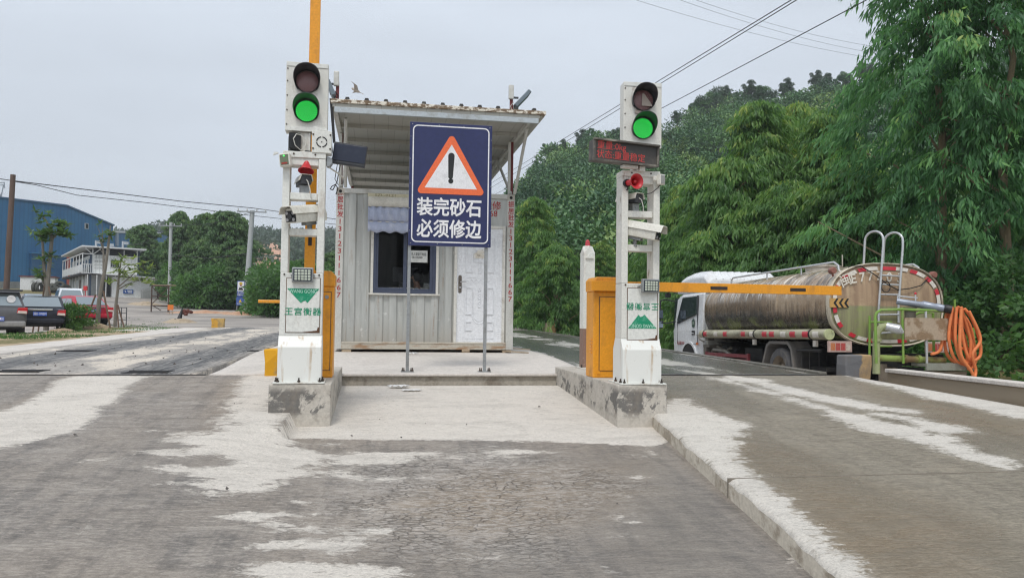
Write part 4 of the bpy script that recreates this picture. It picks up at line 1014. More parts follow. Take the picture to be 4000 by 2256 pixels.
for j in range(int((W - .24) / .034)):
    for z in (lz0 + .02, lz0 + .05, lz1 - .02, lz1 - .05):
        x = lx0 + .12 + j * .034; b.add([(x - .011, .012, z), (x, .012, z - .012), (x + .011, .012, z), (x, .012, z + .012), (x, .005, z)], [(0, 1, 4), (1, 2, 4), (2, 3, 4), (3, 0, 4)])
b.build('knurled_border', M_door, lf)
h = L(1797, 1109); b = MB(); b.rings([[(x, y, z) for x, z in [(p[0] + h.x, p[1] + h.z) for p in rrect(-.03, .03, -.16, .16, .028, 4)]] for y in (.0, .012)]); hd = b.build('handle', mat('door_handle_plate', S(120, 112, 104), .3, .8), dr, bevel=.003)
b = MB(); b.tube([(h.x, 0, h.z + .04), (h.x, -.045, h.z + .04), (h.x + .11, -.05, h.z + .042)], .011, 8); b.cyl((h.x, -.004, h.z - .06), .014, .012, 'y', 12); b.build('lever', mat('chrome', S(206, 206, 208), .15, 1.0), hd, True)
# canopy on posts above the container
RX0, RX1, RZ = -.79 - t_cabin.location.x, 2.575 - t_cabin.location.x, 3.955 - cz0
RY0, RY1 = 12.4 - CY, 20.2 - CY
M_under = mat('canopy_underside', S(214, 214, 206), .5, 0, S(176, 172, 160), .6, 1.5, (.5, 3, 1))
m = NT('canopy_underside_panels'); v = m.coord('Object'); x, y, z = m.sep(v)
br = m.n('ShaderNodeTexBrick'); br.offset = .5; br.inputs['Scale'].default_value = 1.0; br.inputs['Brick Width'].default_value = .24; br.inputs['Row Height'].default_value = .98; br.inputs['Mortar Size'].default_value = .008; br.inputs['Mortar Smooth'].default_value = .6
br.inputs['Color1'].default_value = S(174, 174, 167); br.inputs['Color2'].default_value = S(170, 169, 162); br.inputs['Mortar'].default_value = S(146, 144, 137); m.l(v, br.inputs['Vector'])
m.set(m.mix(m.ramp(m.noise(v, 1.4, 5, .65), (.45, 0.0), (.75, .5)), br.outputs['Color'], S(156, 151, 138)), .5); M_under = m.m
M_beam = mat('galvanised_beam', S(186, 194, 198), .4, .3, S(140, 136, 126), .5, 6)
b = MB(); b.box2((RX0, RY0, RZ), (RX1, RY1, RZ + .05)); cp = b.build('canopy', M_under, t_cabin)
def fascia_mat():
    m = NT('peeling_fascia'); v = m.coord('Object', (1, 1, 2)); n = m.noise(v, 9, 6, .72); c = m.mix(m.ramp(n, (.46, 0.0), (.52, 1.0)), S(226, 220, 206), S(120, 100, 78)); m.set(c, .7); m.bump(n, .5, .02); return m.m
b = MB(); b.box2((RX0 - .03, RY0 - .03, RZ + .052), (RX1 + .1, RY0 + .1, RZ + .115)); b.build('fascia', fascia_mat(), cp, bevel=.008)
b = MB(); b.box2((RX0 - .03, RY0 + .1, RZ + .052), (RX1 + .1, RY1, RZ + .1)); b.build('roof_sheet', M_post, cp)
M_ridge = mat('rib_end_shade', S(58, 56, 54), .6)  # shade inside the open rib ends put into the rib colour
for k in range(11):
    x = lerp(RX0 + .23, RX1 - .1, k / 10)
    each('roof_rib', M_ridge, cp, lambda b: b.prism([(x - .045, RZ + .1), (x + .045, RZ + .1), (x + .025, RZ + .155), (x - .025, RZ + .155)], 'y', RY0 - .02, RY1))
M_b2 = M_beam
each('purlin', M_beam, cp, lambda b: b.box2((RX0 + .03, RY0 + .0, RZ - .09), (RX1 - .02, RY0 + .05, RZ - .003)), bevel=.004)
for k in range(1, 8):
    y = RY0 + .0 + k * 1.08
    each('purlin', M_under, cp, lambda b: b.box2((RX0 + .06, y, RZ - .07), (RX1 - .06, y + .05, RZ - .003)))
for x in (RX0 + .03, CW / 2 - .02): each('side_beam', M_post, cp, lambda b: b.box2((x, RY0 + .06, RZ - .08), (x + .05, RY1, RZ - .073 + .07)))
for x, y in ((-CW / 2 + .06, .1), (CW / 2 - .05, .1), (-CW / 2 + .06, cdep - .1), (CW / 2 - .05, cdep - .1)):
    each('canopy_post', M_darkred, cp, lambda b: b.box2((x - .03, y - .03, CH), (x + .03, y + .03, RZ - .081)))
for s, xx in ((1, CW / 2 - .03), (-1, -CW / 2 + .12)):
    each('brace', M_post, cp, lambda b: b.tube([(xx - .04, .02, CH + .02), (xx - .04, 1.75, RZ - .09)], .03, 6), lambda b: b.tube([(xx + .03, .0, CH + .02), (xx + .06, -1.0, RZ - .08)], .028, 6), lambda b: b.box2((xx - .09, .03, CH), (xx - .045, .08, RZ - .09)))
each('edge_flashing', M_dgrey, cp, lambda b: b.add([(RX0 - .05, RY0 + .02, RZ + .13), (RX0 - .0, RY0 + .02, RZ + .12), (RX0 + .04, RY0 + .3, RZ - .5), (RX0 - .0, RY0 + .3, RZ - .52), (RX0 - .05, RY0 + .06, RZ + .13), (RX0 - .0, RY0 + .06, RZ + .12), (RX0 + .04, RY0 + .34, RZ - .5), (RX0 - .0, RY0 + .34, RZ - .52)], [(0, 1, 2, 3), (4, 5, 6, 7), (0, 1, 5, 4), (2, 3, 7, 6), (1, 2, 6, 5), (0, 3, 7, 4)]))
# red letters left on the wall panel above the door
for s, px, py, sz in (('维修', 1923, 805, .165), ('168', 1920, 835, .15)):
    p = L(px, py, .0085); text(s, M_redtxt, front, (p.x, .0085, p.z), sz, bold=.014)
# awning over the window (a thing hung on the wall)
ax0, ax1 = L(1438, 850).x, L(1725, 850).x; az1, az0 = L(1500, 762).z, L(1500, 912).z
t = thing('window_awning', 'faded cream and blue cloth awning folded over the cabin window', 'awning', (t_cabin.location.x + (ax0 + ax1) / 2, CY, cz0 + az0))
AW, AH = ax1 - ax0, az1 - az0
def awn(name, prof, m, wob):
    nx = 36; vs = []
    for i in range(nx + 1):
        x = -AW / 2 + AW * i / nx
        for y, z in prof: vs.append((x, y - .012 * math.sin(i * 1.7 + z * 9) * wob, z + (.018 * math.sin(i * 1.05) if z < .02 else .006 * math.sin(i * 2.1 + z * 20)) * wob))
    n = len(prof); b = MB(); b.add(vs, [(i * n + k, i * n + n + k, i * n + n + k + 1, i * n + k + 1) for i in range(nx) for k in range(n - 1)])
    o = b.build(name, m, t, True, fix=False); s = o.modifiers.new('cloth_thickness', 'SOLIDIFY'); s.thickness = .004; return o
M_blue = mat('faded_blue_canvas', S(168, 176, 198), .8, 0, S(194, 196, 204), .6, 6)
M_cream = mat('cream_canvas', S(214, 210, 198), .8, 0, S(176, 170, 156), .5, 4)
awn('cream_layer', [(-.05, AH * .94), (-.13, AH * .92), (-.17, AH * .82), (-.18, AH * .66)], M_cream, .5)
awn('blue_layer', [(-.17, AH * .66), (-.215, AH * .58), (-.24, AH * .45), (-.22, AH * .33), (-.19, AH * .27)], M_blue, 1.4)
awn('blue_valance', [(-.20, AH * .27), (-.235, AH * .2), (-.24, AH * .1), (-.235, 0.0)], M_blue, 1.0)
b = MB(); b.box((0, -.19, AH * .27), (AW + .01, .03, .014)); b.build('front_bar', M_trim, t)
b = MB(); b.box((0, -.028, AH * .985), (AW * 1.02, .03, .065)); hdr = b.build('header_board', mat('yellowed_board', S(214, 206, 176), .6, 0, S(176, 164, 130), .6, 8), t, bevel=.004)
text('SZL-0121', mat('faded_board_text', S(150, 138, 104), .7), hdr, (-AW / 2 + .3, -.0445, AH * .985), .06, width=.36)
for x in (-AW / 2 + .02, AW / 2 - .02):
    each('folding_arm', M_trim, t, lambda b: b.tube([(x, .0, AH * .1), (x, -.19, AH * .27)], .012, 6))
# notices
M_paper = mat('paper', S(206, 208, 204), .7); M_ink = mat('dark_ink', S(52, 54, 56), .7)
p = L(1636, 1001); t = thing('paper_notice', 'white paper notice with black phone number inside the cabin window', 'notice', (t_cabin.location.x + p.x, CY + .012, cz0 + p.z))
b = MB(); b.box((0, 0, 0), (.31, .003, .215)); s = b.build('sheet', M_paper, t)
text('无人请拨打电话:', M_ink, s, (0, -.003, .035), .06, width=.27, bold=.012); text('18612962085', M_ink, s, (-.03, -.003, -.02), .05, width=.19, bold=.012)
p = L(1874, 993); t = thing('paper_notice', 'curled torn paper notice stuck on the white cabin door', 'notice', (t_cabin.location.x + p.x, CY + .006, cz0 + p.z))
b = MB(); b.add([(-.11, -.004, -.075), (.11, -.004, -.07), (.11, -.004, .09), (-.03, -.004, .085), (-.11, -.004, .01), (-.06, -.03, .03)], [(0, 1, 2, 3, 5, 4), ]); s = b.build('sheet', mat('aged_paper', S(216, 210, 198), .7, 0, S(180, 166, 140), .6, 14), t, fix=False)
m_ = s.modifiers.new('paper_thickness', 'SOLIDIFY'); m_.thickness = .002
text('人', M_ink, s, (.05, -.008, .055), .06); text('勿进', M_ink, s, (.01, -.008, -.01), .06, spacing=1.25)
# person behind the glass
M_skin = mat('skin', S(172, 128, 104), .5); M_hair = mat('dark_hair', S(24, 20, 20), .5); M_cloth = mat('pale_shirt', S(176, 184, 186), .8)
p = atY(1632, 1110, CY + .55)
t = thing('person', 'person with dark hair seated in profile behind the cabin window', 'person', (p.x, CY + .6, cz0 + .12), R(0))
def skin_body(name, joints, edges, m, parent, sub=2):
    me = bpy.data.meshes.new(name); me.from_pydata([j[0] for j in joints], edges, []); me.materials.append(m)
    o = bpy.data.objects.new(name, me); COL.objects.link(o); o.parent = parent
    sk = o.modifiers.new('skin', 'SKIN'); sk.use_smooth_shade = True
    lay = me.skin_vertices[0] if me.skin_vertices else None
    if lay is None:
        bm = bmesh.new(); bm.from_mesh(me); bm.verts.layers.skin.verify(); bm.to_mesh(me); bm.free(); lay = me.skin_vertices[0]
    for i, j in enumerate(joints): lay.data[i].radius = j[1] if hasattr(j[1], '__len__') else (j[1], j[1]); lay.data[i].use_root = (i == 0)
    s = o.modifiers.new('sub', 'SUBSURF'); s.levels = s.render_levels = sub
    return o
J = [((0, 0, .5), (.15, .11)), ((0, 0, .7), (.13, .10)), ((-.01, 0, .92), (.15, .1)), ((-.01, 0, 1.02), (.06, .06)), ((-.03, 0, 1.1), (.05, .05)), ((-.045, 0, 1.17), (.075, .07)), ((-.035, 0, 1.25), (.085, .075)),
     ((-.02, -.19, .95), (.05, .05)), ((-.12, -.22, .72), (.04, .04)), ((-.3, -.12, .68), (.032, .032)), ((-.02, .19, .95), (.05, .05)), ((-.1, .22, .72), (.04, .04)), ((-.28, .12, .68), (.032, .032)),
     ((-.1, -.1, .45), (.09, .09)), ((-.42, -.1, .45), (.06, .06)), ((-.44, -.1, .05), (.045, .045)), ((-.1, .1, .45), (.09, .09)), ((-.42, .1, .45), (.06, .06)), ((-.44, .1, .05), (.045, .045))]
E_ = [(0, 1), (1, 2), (2, 3), (3, 4), (4, 5), (5, 6), (2, 7), (7, 8), (8, 9), (2, 10), (10, 11), (11, 12), (0, 13), (13, 14), (14, 15), (0, 16), (16, 17), (17, 18)]
skin_body('body', J, E_, M_skin, t)
J2 = [(j[0], tuple(r + .014 for r in j[1])) for j in J]; keep = [0, 1, 2, 7, 8, 10, 11]
skin_body('shirt', [J2[i] for i in keep], [(0, 1), (1, 2), (2, 3), (3, 4), (2, 5), (5, 6)], M_cloth, t)
b = MB(); b.lathe([(0, .1), (.05, .09), (.088, .05), (.1, 0), (.095, -.06), (.07, -.12), (0, -.13)], (-.005, 0, 1.235), 'z', 20); b.build('hair', M_hair, t, True)
b = MB(); b.lathe([(0, -.025), (.012, -.02), (.02, 0), (.006, .02), (0, .022)], (-.125, 0, 1.18), 'z', 8); b.build('nose', M_skin, t, True)
b = MB(); b.box2((t_cabin.location.x - .6, 0, 0), (t_cabin.location.x + .9, .02, .02))
t = thing('office_stool', 'dark stool under the person inside the cabin', 'stool', (p.x, CY + .6, cz0 + .12))
b = MB(); b.cyl((0, 0, .33), .17, .05, 'z', 20); b.build('seat', M_blackp, t)
b = MB(); b.cyl((0, 0, .16), .03, .3, 'z', 12); b.cyl((0, 0, .01), .18, .02, 'z', 16); b.build('base', M_galv, t)
t = thing('desk', 'pale desk with a dark monitor dimly visible inside the cabin window', 'desk', (t_cabin.location.x - .15, CY + .75, cz0 + .12))
each('top', M_cream, t, lambda b: b.box((0, 0, .98), (1.0, .5, .03)), bevel=.003)
for x in (-.45, .45): each('leg', M_galv, t, lambda b: b.box((x, 0, .48), (.05, .45, .96)))
mo = box_part('monitor', M_blackp, t, (-.2, .05, 1.24), (.48, .04, .3), .008); each('stand', M_blackp, mo, lambda b: b.box((-.2, .05, 1.04), (.2, .12, .09)))
each('paper_stack', M_paper, t, lambda b: b.box((.25, -.08, 1.04), (.22, .3, .09)))
# lights and masts on the canopy front
for s, px, pt_, lab, rz in ((-1, 1318, 320, 'rusty red mast with a floodlight above the left canopy corner', -1), (1, 1997, 372, 'rusty red mast with a floodlight above the right canopy corner', 1)):
    q = atY(px, 380 if s < 0 else 425, 12.62); top = atY(px, pt_, 12.62).z
    z0 = cz0 + RZ + .1
    t = thing('light_mast', lab, 'mast', (q.x, 12.62, z0), 0, 'light masts on the canopy')
    b = MB(); b.box((0, 0, (top - z0) / 2), (.05, .05, top - z0)); b.build('pole', M_darkred, t, bevel=.004)
    cap0 = top - z0 - .02
    b = MB(); b.box((-.02 if s < 0 else -.01, -.03, cap0 + .06), (.085, .07, .24)); b.build('sensor_cap', mat('clear_plastic', S(206, 206, 200), .3, 0, S(160, 156, 146), .5), t, bevel=.015)
    b = MB()
    for dz in (-.02, -.18): b.box((s * .06, 0, cap0 + dz), (.12, .025, .03))
    b.build('arm', M_dgrey, t)
    fl = MB(); rot = Matrix.Rotation(R(42 * s), 3, 'Y')
    cc = Vector((s * (.1 if s < 0 else .17), .0, cap0 - .12 if s < 0 else cap0 - .06))
    fl.box(cc, (.07, .34, .36 if s > 0 else .26), 0, rot if s > 0 else Matrix.Rotation(R(-24), 3, 'Y')); f = fl.build('floodlight', mat('floodlight_case', S(116, 128, 136), .4, .3, S(86, 92, 96), .5), t, bevel=.01)
    b = MB(); b.tube([(s * .03, -.02, cap0 - .15), (s * .05, -.05, cap0 - .3), (s * .02, -.03, .02), (-.02 * s, -.04, .12), (s * .04, -.03, .2)], .006, 6); b.build('cable', M_cable if s < 0 else M_wcable, t, True)
# bird
p = atY(1392, 354, 12.0); t = thing('bird', 'small brown bird flying just above the canopy', 'bird', tuple(p), R(0))
b = MB(); ax = Vector((.88, -.1, -.42)).normalized(); sd = Vector((.1, .99, 0)).normalized(); u3 = ax.cross(sd)
prof = [(-.085, .002), (-.075, .012), (-.06, .02), (-.045, .02), (-.03, .024), (0, .03), (.03, .022), (.055, .01), (.075, .008), (.12, .012), (.125, .008)]
vs = []; 
for d, r in prof:
    for k in range(10):
        a = 2 * math.pi * k / 10; fl = .35 if d > .06 else 1
        vs.append(ax * d + sd * r * math.cos(a) + u3 * r * math.sin(a) * fl)
n = len(prof); b.add(vs, [tuple(range(9, -1, -1)), tuple((n - 1) * 10 + k for k in range(10))] + [(i * 10 + k, i * 10 + (k + 1) % 10, i * 10 + 10 + (k + 1) % 10, i * 10 + 10 + k) for i in range(n - 1) for k in range(10)])
b.build('body', mat('brown_feathers', S(190, 180, 168), .8, 0, S(120, 108, 98), .7, 30), t, True)
for s in (-1, 1):
    w0 = ax * -.02 + sd * s * .02; b = MB()
    tip = w0 + Vector((-.06 if s < 0 else -.05, s * .1, .1 if s < 0 else -.02)); md = (w0 + tip) / 2 + Vector((.02, 0, .02))
    b.tube([w0, md, tip], [.012, .009, .002], 6)
    b.add([w0 + ax * .03, w0, md, tip, md + ax * .05, (w0 + ax * .06)], [(0, 1, 2, 4), (2, 3, 4), (0, 4, 5)]); b.build('wing', mat('wing_feathers', S(180, 172, 164), .8), t, fix=False)
# litter and scraps on the platform
def pt_on_platform(px, py):
    z = -.05
    for _ in range(30): p = atZ(px, py, z); z = float(plat_z(p.y))
    return p
M_tissue = mat('white_tissue', S(236, 236, 234), .8)
for (px, py, sc_, pad, lab) in ((1612, 1384, .11, 0, 'crumpled white tissue on the platform close to the left sign post'), (1562, 1514, .13, 1, 'crumpled white plastic scrap at the foot of the platform step'), (1612, 1526, .12, 1, 'flat white scrap in front of the platform step')):
    p = on_ground(px, py, -.13) if pad else pt_on_platform(px, py)
    b = MB(); n = 9; q = [[(sc_ * (i / n - .5) * 2 * (1 + .2 * math.sin(j * 2)), sc_ * (j / n - .5), .012 + .028 * abs(math.sin(i * 1.9 + j * 1.3)) * (1 if sc_ != .12 else .3)) for i in range(n)] for j in range(n)]
    b.add([v_ for r_ in q for v_ in r_], [(j * n + i, j * n + i + 1, j * n + n + i + 1, j * n + n + i) for j in range(n - 1) for i in range(n - 1) if (i + j * 3) % 7])
    o = b.build('litter', M_tissue, None, True, loc=p, fix=False); s_ = o.modifiers.new('thickness', 'SOLIDIFY'); s_.thickness = .003; tag(o, lab, 'litter')
M_wood = mat('weathered_wood', S(168, 150, 126), .8, 0, S(110, 96, 80), .6, 6, (1, 8, 8))
for k, (px, py, rz, lab) in enumerate(((2030, 1372, 20, 'weathered board lying on top at the cabin right corner'), (2020, 1378, -8, 'weathered board lying underneath at the cabin right corner'))):
    p = pt_on_platform(px, py); b = MB(); b.box((0, 0, 0), (.42, .1, .018)); o = b.build('board', M_wood, None, bevel=.003, loc=(p.x, p.y, p.z + .05 - .03 * k)); o.rotation_euler = (0, R(4), R(rz)); tag(o, lab, 'board')
for x, lab in ((1.55, 'short round log propping the cabin near its door'), (-.55, 'block propping the left end of the cabin'), (2.3, 'flat timber propping the right corner of the cabin')):
    b = MB()
    if x == 1.55: b.lathe([(.035, -.07), (.04, -.05), (.04, .05), (.036, .07)], (0, 0, .03), 'x', 12)
    else: b.box((0, 0, .018), (.16, .3, .05))
    o = b.build('prop_log' if x == 1.55 else 'prop_block', M_wood, None, bevel=.003, loc=(x, CY + .02 + (.1 if x != 1.55 else -.02), float(plat_z(CY)) + .0)); tag(o, lab, 'prop')
# loose cables between the left post and the cabin corner
def cable(label, pts, r, m=M_cable, sag=0, name='cable', n=24):
    P = []
    for i in range(len(pts) - 1):
        a, c = Vector(pts[i]), Vector(pts[i + 1])
        for k in range(n if i < len(pts) - 2 else n + 1):
            f = k / n; q = a.lerp(c, f); q.z -= sag * 4 * f * (1 - f); P.append(q)
    b = MB(); b.tube(P, r, 6); o = b.build(name, m, None, True); tag(o, label, 'cable'); return o
q = lambda px, py, d=13.7: atY(px, py, d)
cable('black cable bundle looping beside the left canopy post of the cabin', [q(1322, 560), q(1330, 640), q(1316, 712), q(1300, 742), q(1290, 738), q(1296, 728), q(1310, 720), q(1320, 735), q(1312, 760)], .009, n=4)
cable('thin black cable hanging from the canopy left edge flashing', [q(1290, 520, 12.6), q(1300, 600, 12.9), q(1318, 640), q(1308, 700), q(1322, 722)], .007, n=4)

# =================================================================== WATER TANKER
M_tyre = mat('dusty_tyre', S(92, 92, 94), .8, 0, S(138, 130, 120), .6, 7)
M_rimd = mat('dusty_rim', S(150, 138, 122), .6, .2, S(96, 86, 74), .6, 9)
M_white_cab = mat('white_cab_paint', S(232, 234, 236), .28, 0, S(186, 178, 166), .35, 3)
M_wglass = glass_mat('vehicle_glass', S(52, 60, 66), .06)
M_blackt = mat('black_chassis', S(34, 34, 35), .7, 0, S(74, 68, 60), .6, 6)
M_redref = mat('red_reflective', S(206, 52, 66), .35); M_whiteref = mat('white_reflective', S(224, 218, 208), .4, 0, S(176, 164, 146), .5, 12)
M_limegreen = mat('lime_green_paint', S(122, 160, 66), .45, 0, S(150, 150, 110), .6, 7)
M_alum = mat('bare_aluminium', S(206, 208, 210), .3, .4, S(164, 160, 152), .4, 6)
M_hose = mat('orange_hose', S(238, 138, 82), .55, 0, S(206, 120, 76), .6, 5)
M_maroon = mat('maroon_guard', S(132, 58, 64), .5, 0, S(170, 150, 140), .6, 4)
def lathe_wheel(parent, loc, r, wd, side, name='wheel'):
    b = MB(); h = wd / 2
    b.lathe([(r * .62, -h), (r * .9, -h), (r * .985, -h * .8), (r, -h * .5), (r, h * .5), (r * .985, h * .8), (r * .9, h), (r * .62, h)], (0, 0, 0), 'x', 32, 0, False)
    w_ = bpy.data.objects.new(name, None); w_.location = loc; w_.parent = parent; COL.objects.link(w_)
    b.build('tyre', M_tyre, w_, True)
    b = MB(); s = side
    b.lathe([(r * .64, s * h * .95), (r * .58, s * h * .8), (r * .52, s * h * .2), (r * .3, s * h * .1), (r * .24, s * h * .6), (0, s * h * .7)], (0, 0, 0), 'x', 24, 0, False); b.build('rim', M_rimd, w_, True)
    return w_
TK = Vector((9.16, 12.7, -.70))
truck = thing('tanker_truck', 'mud-stained water tanker truck with a white cab parked behind the right deck', 'truck', tuple(TK))
truck.rotation_euler = (R(-1.3), 0, 0)
bpy.context.view_layer.update(); _ti = truck.matrix_basis.inverted()
def TX(px, py, X): return _ti @ atX(px, py, X)
def TYp(px, py, Y): return _ti @ atY(px, py, Y)
# tank
def tank_ring(y, sx=1.0, sz=1.0, n=48, a=1.15, c=.755, e=2.6, zc=1.66):
    o = []
    for k in range(n):
        t = 2 * math.pi * k / n; ct, st = math.cos(t), math.sin(t)
        o.append((a * sx * abs(ct) ** (2 / e) * (1 if ct > 0 else -1), y, zc + c * sz * abs(st) ** (2 / e) * (1 if st > 0 else -1)))
    return o
def barrel_mat():
    m = NT('grimy_tank_barrel'); v = m.coord('Object'); x, y, z = m.sep(v)
    st = m.noise(m.coord('Object', (1.5, 7.5, .5)), 1.6, 5, .62, .5); st2 = m.noise(m.coord('Object', (2, 9, .8)), 1.5, 4, .6); n = m.noise(v, 2.2, 6, .7); sc = m.noise(m.coord('Object', (4, 9, 9)), 3, 5, .75, 2.0)
    c = m.mix(m.ramp(n, (.35, 0.0), (.7, 1.0)), S(190, 170, 144), S(150, 124, 98))
    c = m.mix(m.ramp(z, (1.0, 0.0), (1.0001, 1.0)), c, c)
    tz = m.math('SUBTRACT', z, 1.0)
    fwdk = m.math('ADD', m.ramp(m.math('DIVIDE', y, 6.0), (.25, 0.0), (.48, .32)), 0.0)
    # dark wet grime low on the barrel, ragged upwards
    g = m.math('ADD', m.math('SUBTRACT', 1.82, z), m.math('ADD', m.math('MULTIPLY', m.math('SUBTRACT', st, .5), 1.0), fwdk))
    c = m.mix(m.math('MULTIPLY', m.ramp(g, (.08, 0.0), (.36, 1.0)), .85), c, S(92, 74, 56))
    g2 = m.math('ADD', m.math('SUBTRACT', 1.64, z), m.math('ADD', m.math('MULTIPLY', m.math('SUBTRACT', st2, .5), .6), m.math('MULTIPLY', fwdk, .55)))
    c = m.mix(m.math('MULTIPLY', m.ramp(g2, (.1, 0.0), (.3, 1.0)), .94), c, S(34, 33, 30))
    gr = m.math('MULTIPLY', m.ramp(m.noise(m.coord('Object', (3, 1.6, 2.2)), 1.4, 4, .6), (.5, 0.0), (.62, .8)), m.ramp(m.math('ABSOLUTE', m.math('SUBTRACT', z, 1.22)), (.16, 1.0), (.3, 0.0)))
    c = m.mix(gr, c, S(112, 122, 64))
    # dark runs over the shoulder and pale washed bands
    sh = m.math('MULTIPLY', m.ramp(m.noise(m.coord('Object', (.9, 3.4, .9)), 1.0, 6, .7, .8), (.47, 0.0), (.54, 1.0)), m.ramp(z, (.0, 0.0), (1.0, 1.0)))
    top = m.ramp(m.math('SUBTRACT', z, 1.3), (.5, 0.0), (.68, 1.0))
    c = m.mix(m.math('MULTIPLY', m.math('MULTIPLY', sh, top), .75), c, S(74, 66, 62))
    c = m.mix(m.math('MULTIPLY', m.ramp(sc, (.55, 0.0), (.62, .45)), m.ramp(z, (.0, 0.0), (1.0, 1.0))), c, S(206, 196, 178))
    c = m.mix(m.math('MULTIPLY', m.ramp(st, (.52, 0.0), (.6, .9)), top), c, S(226, 222, 214))
    m.set(c, m.ramp(n, (.4, .2), (.6, .36)), 0, .5); m.bump(n, .06, .01); return m.m
def rear_mat():
    m = NT('brown_and_green_tank_end'); v = m.coord('Object'); x, y, z = m.sep(v)
    st = m.noise(m.coord('Object', (6, 1, .45)), 1.4, 6, .68); n = m.noise(v, 2.6, 6, .7); sp = m.noise(v, 26, 3, .7)
    c1 = m.mix(m.ramp(st, (.34, 0.0), (.68, 1.0)), S(182, 156, 126), S(142, 116, 94)); c1 = m.mix(m.ramp(n, (.52, 0.0), (.74, .7)), c1, S(206, 184, 148))
    c2 = m.mix(m.ramp(st, (.36, 0.0), (.66, 1.0)), S(156, 158, 114), S(128, 120, 98)); c2 = m.mix(m.ramp(n, (.56, 0.0), (.74, .75)), c2, S(140, 160, 80))
    c = m.mix(m.ramp(m.math('ADD', z, m.math('MULTIPLY', m.math('SUBTRACT', n, .5), .03)), (.0, 1.0), (1.0, 1.0)), c2, c1)
    k = m.math('GREATER_THAN', m.math('ADD', z, m.math('MULTIPLY', m.math('SUBTRACT', sp, .5), .03)), 1.63)
    c = m.mix(k, c2, c1); c = m.mix(m.ramp(sp, (.66, 0.0), (.72, .35)), c, S(214, 204, 178))
    m.set(c, .45, 0, .45); return m.m
barrel_band = barrel_mat()
b = MB(); b.rings([tank_ring(y) for y in np.linspace(.02, 5.35, 24)] + [tank_ring(5.42, .97, .96), tank_ring(5.48, .8, .78), tank_ring(5.5, .4, .4)], cap=False); tank = b.build('tank', barrel_band, truck, True, fix=True)
b = MB(); b.rings([tank_ring(.0), tank_ring(-.03, .985, .975), tank_ring(-.065, .8, .78), tank_ring(-.085, .5, .48), tank_ring(-.095, .15, .14)]); tend = b.build('tank_end', rear_mat(), truck, True)
b = MB(); b.rings([tank_ring(y, s, s2) for y, s, s2 in ((.06, 1.004, 1.006), (-.05, 1.012, 1.018), (-.075, .998, .998), (-.05, .982, .974))], cap=False); b.build('end_rim', mat('dirty_cream_rim', S(206, 196, 176), .5, 0, S(130, 112, 90), .7, 5), truck, True)
for y_ in (1.8, 3.6): each('weld_band', barrel_band, tank, lambda b: b.rings([tank_ring(y_, 1.0, 1.0), tank_ring(y_ + .005, 1.008, 1.01), tank_ring(y_ + .055, 1.008, 1.01), tank_ring(y_ + .06, 1.0, 1.0)], cap=False), smooth=True)
# reflective tape round the end
rg = tank_ring(0, .95, .925, 120); rg2 = tank_ring(0, .885, .84, 120)
def on_end(p): return -.088 + .028 * ((p[0] / 1.15) ** 2 + ((p[2] - 1.66) / .755) ** 2) * 1.1
for i in range(0, 120, 4):
    a_ = i * 3
    if 205 < a_ < 228 or 330 < a_ < 350: continue
    tb = MB()
    for k in range(4):
        q = [rg[(i + k) % 120], rg[(i + k + 1) % 120], rg2[(i + k + 1) % 120], rg2[(i + k) % 120]]
        if k == 3 and (i // 4) % 2: continue
        tb.add([(p[0], on_end(p) - .009, p[2]) for p in q], [(0, 1, 2, 3)])
    tb.build('reflective_tape', M_redref if (i // 4) % 2 else M_whiteref, tend, fix=False)
# arc of white registration characters
M_wletter = mat('worn_white_letters', S(226, 220, 206), .6, 0, S(180, 150, 120), .8, 26, lo=.54, hi=.64)
for ch, px, py, rz in (('闽', 3308, 1096, 22), ('E', 3338, 1089, 12), ('7', 3372, 1083, 8), ('7', 3404, 1079, 3), ('7', 3438, 1078, 0), ('0', 3478, 1083, -3), ('3', 3518, 1086, -8)):
    p = TYp(px, py, 12.62); text(ch, M_wletter, tend, (p.x, -.1, p.z), .24, rot=(math.pi / 2, R(-rz), 0), bold=.016)
# arrow board
p = TYp(3281, 1182, 12.62)
b = MB(); b.box((p.x, -.088, p.z), (.37, .006, .165)); ab = b.build('arrow_board', mat('dull_amber', S(200, 158, 90), .5, 0, S(160, 130, 96), .6, 10), tend)
for k in range(3):
    x = p.x - .11 + k * .105
    each('arrow', M_blackp, ab, lambda b: b.prism([(x + .0, p.z), (x + .06, p.z + .08), (x + .1, p.z + .08), (x + .045, p.z), (x + .1, p.z - .08), (x + .06, p.z - .08)], 'y', -.0945, -.0915))
# beacons on the shoulders
for px, py in ((3257, 1056), (3650, 1072)):
    p = TYp(px, py, 12.68); b = MB(); b.lathe([(.05, -.09), (.062, -.07), (.062, .02), (.05, .035)], (p.x, .0, p.z), 'y', 14); b.tube([(p.x, 0, p.z), (p.x * .97, .0, p.z - .1)], .02, 6); b.build('marker_lamp', mat('dirty_marker_lens', S(150, 96, 84), .4, 0, S(120, 100, 84), .6, 20), truck, True)
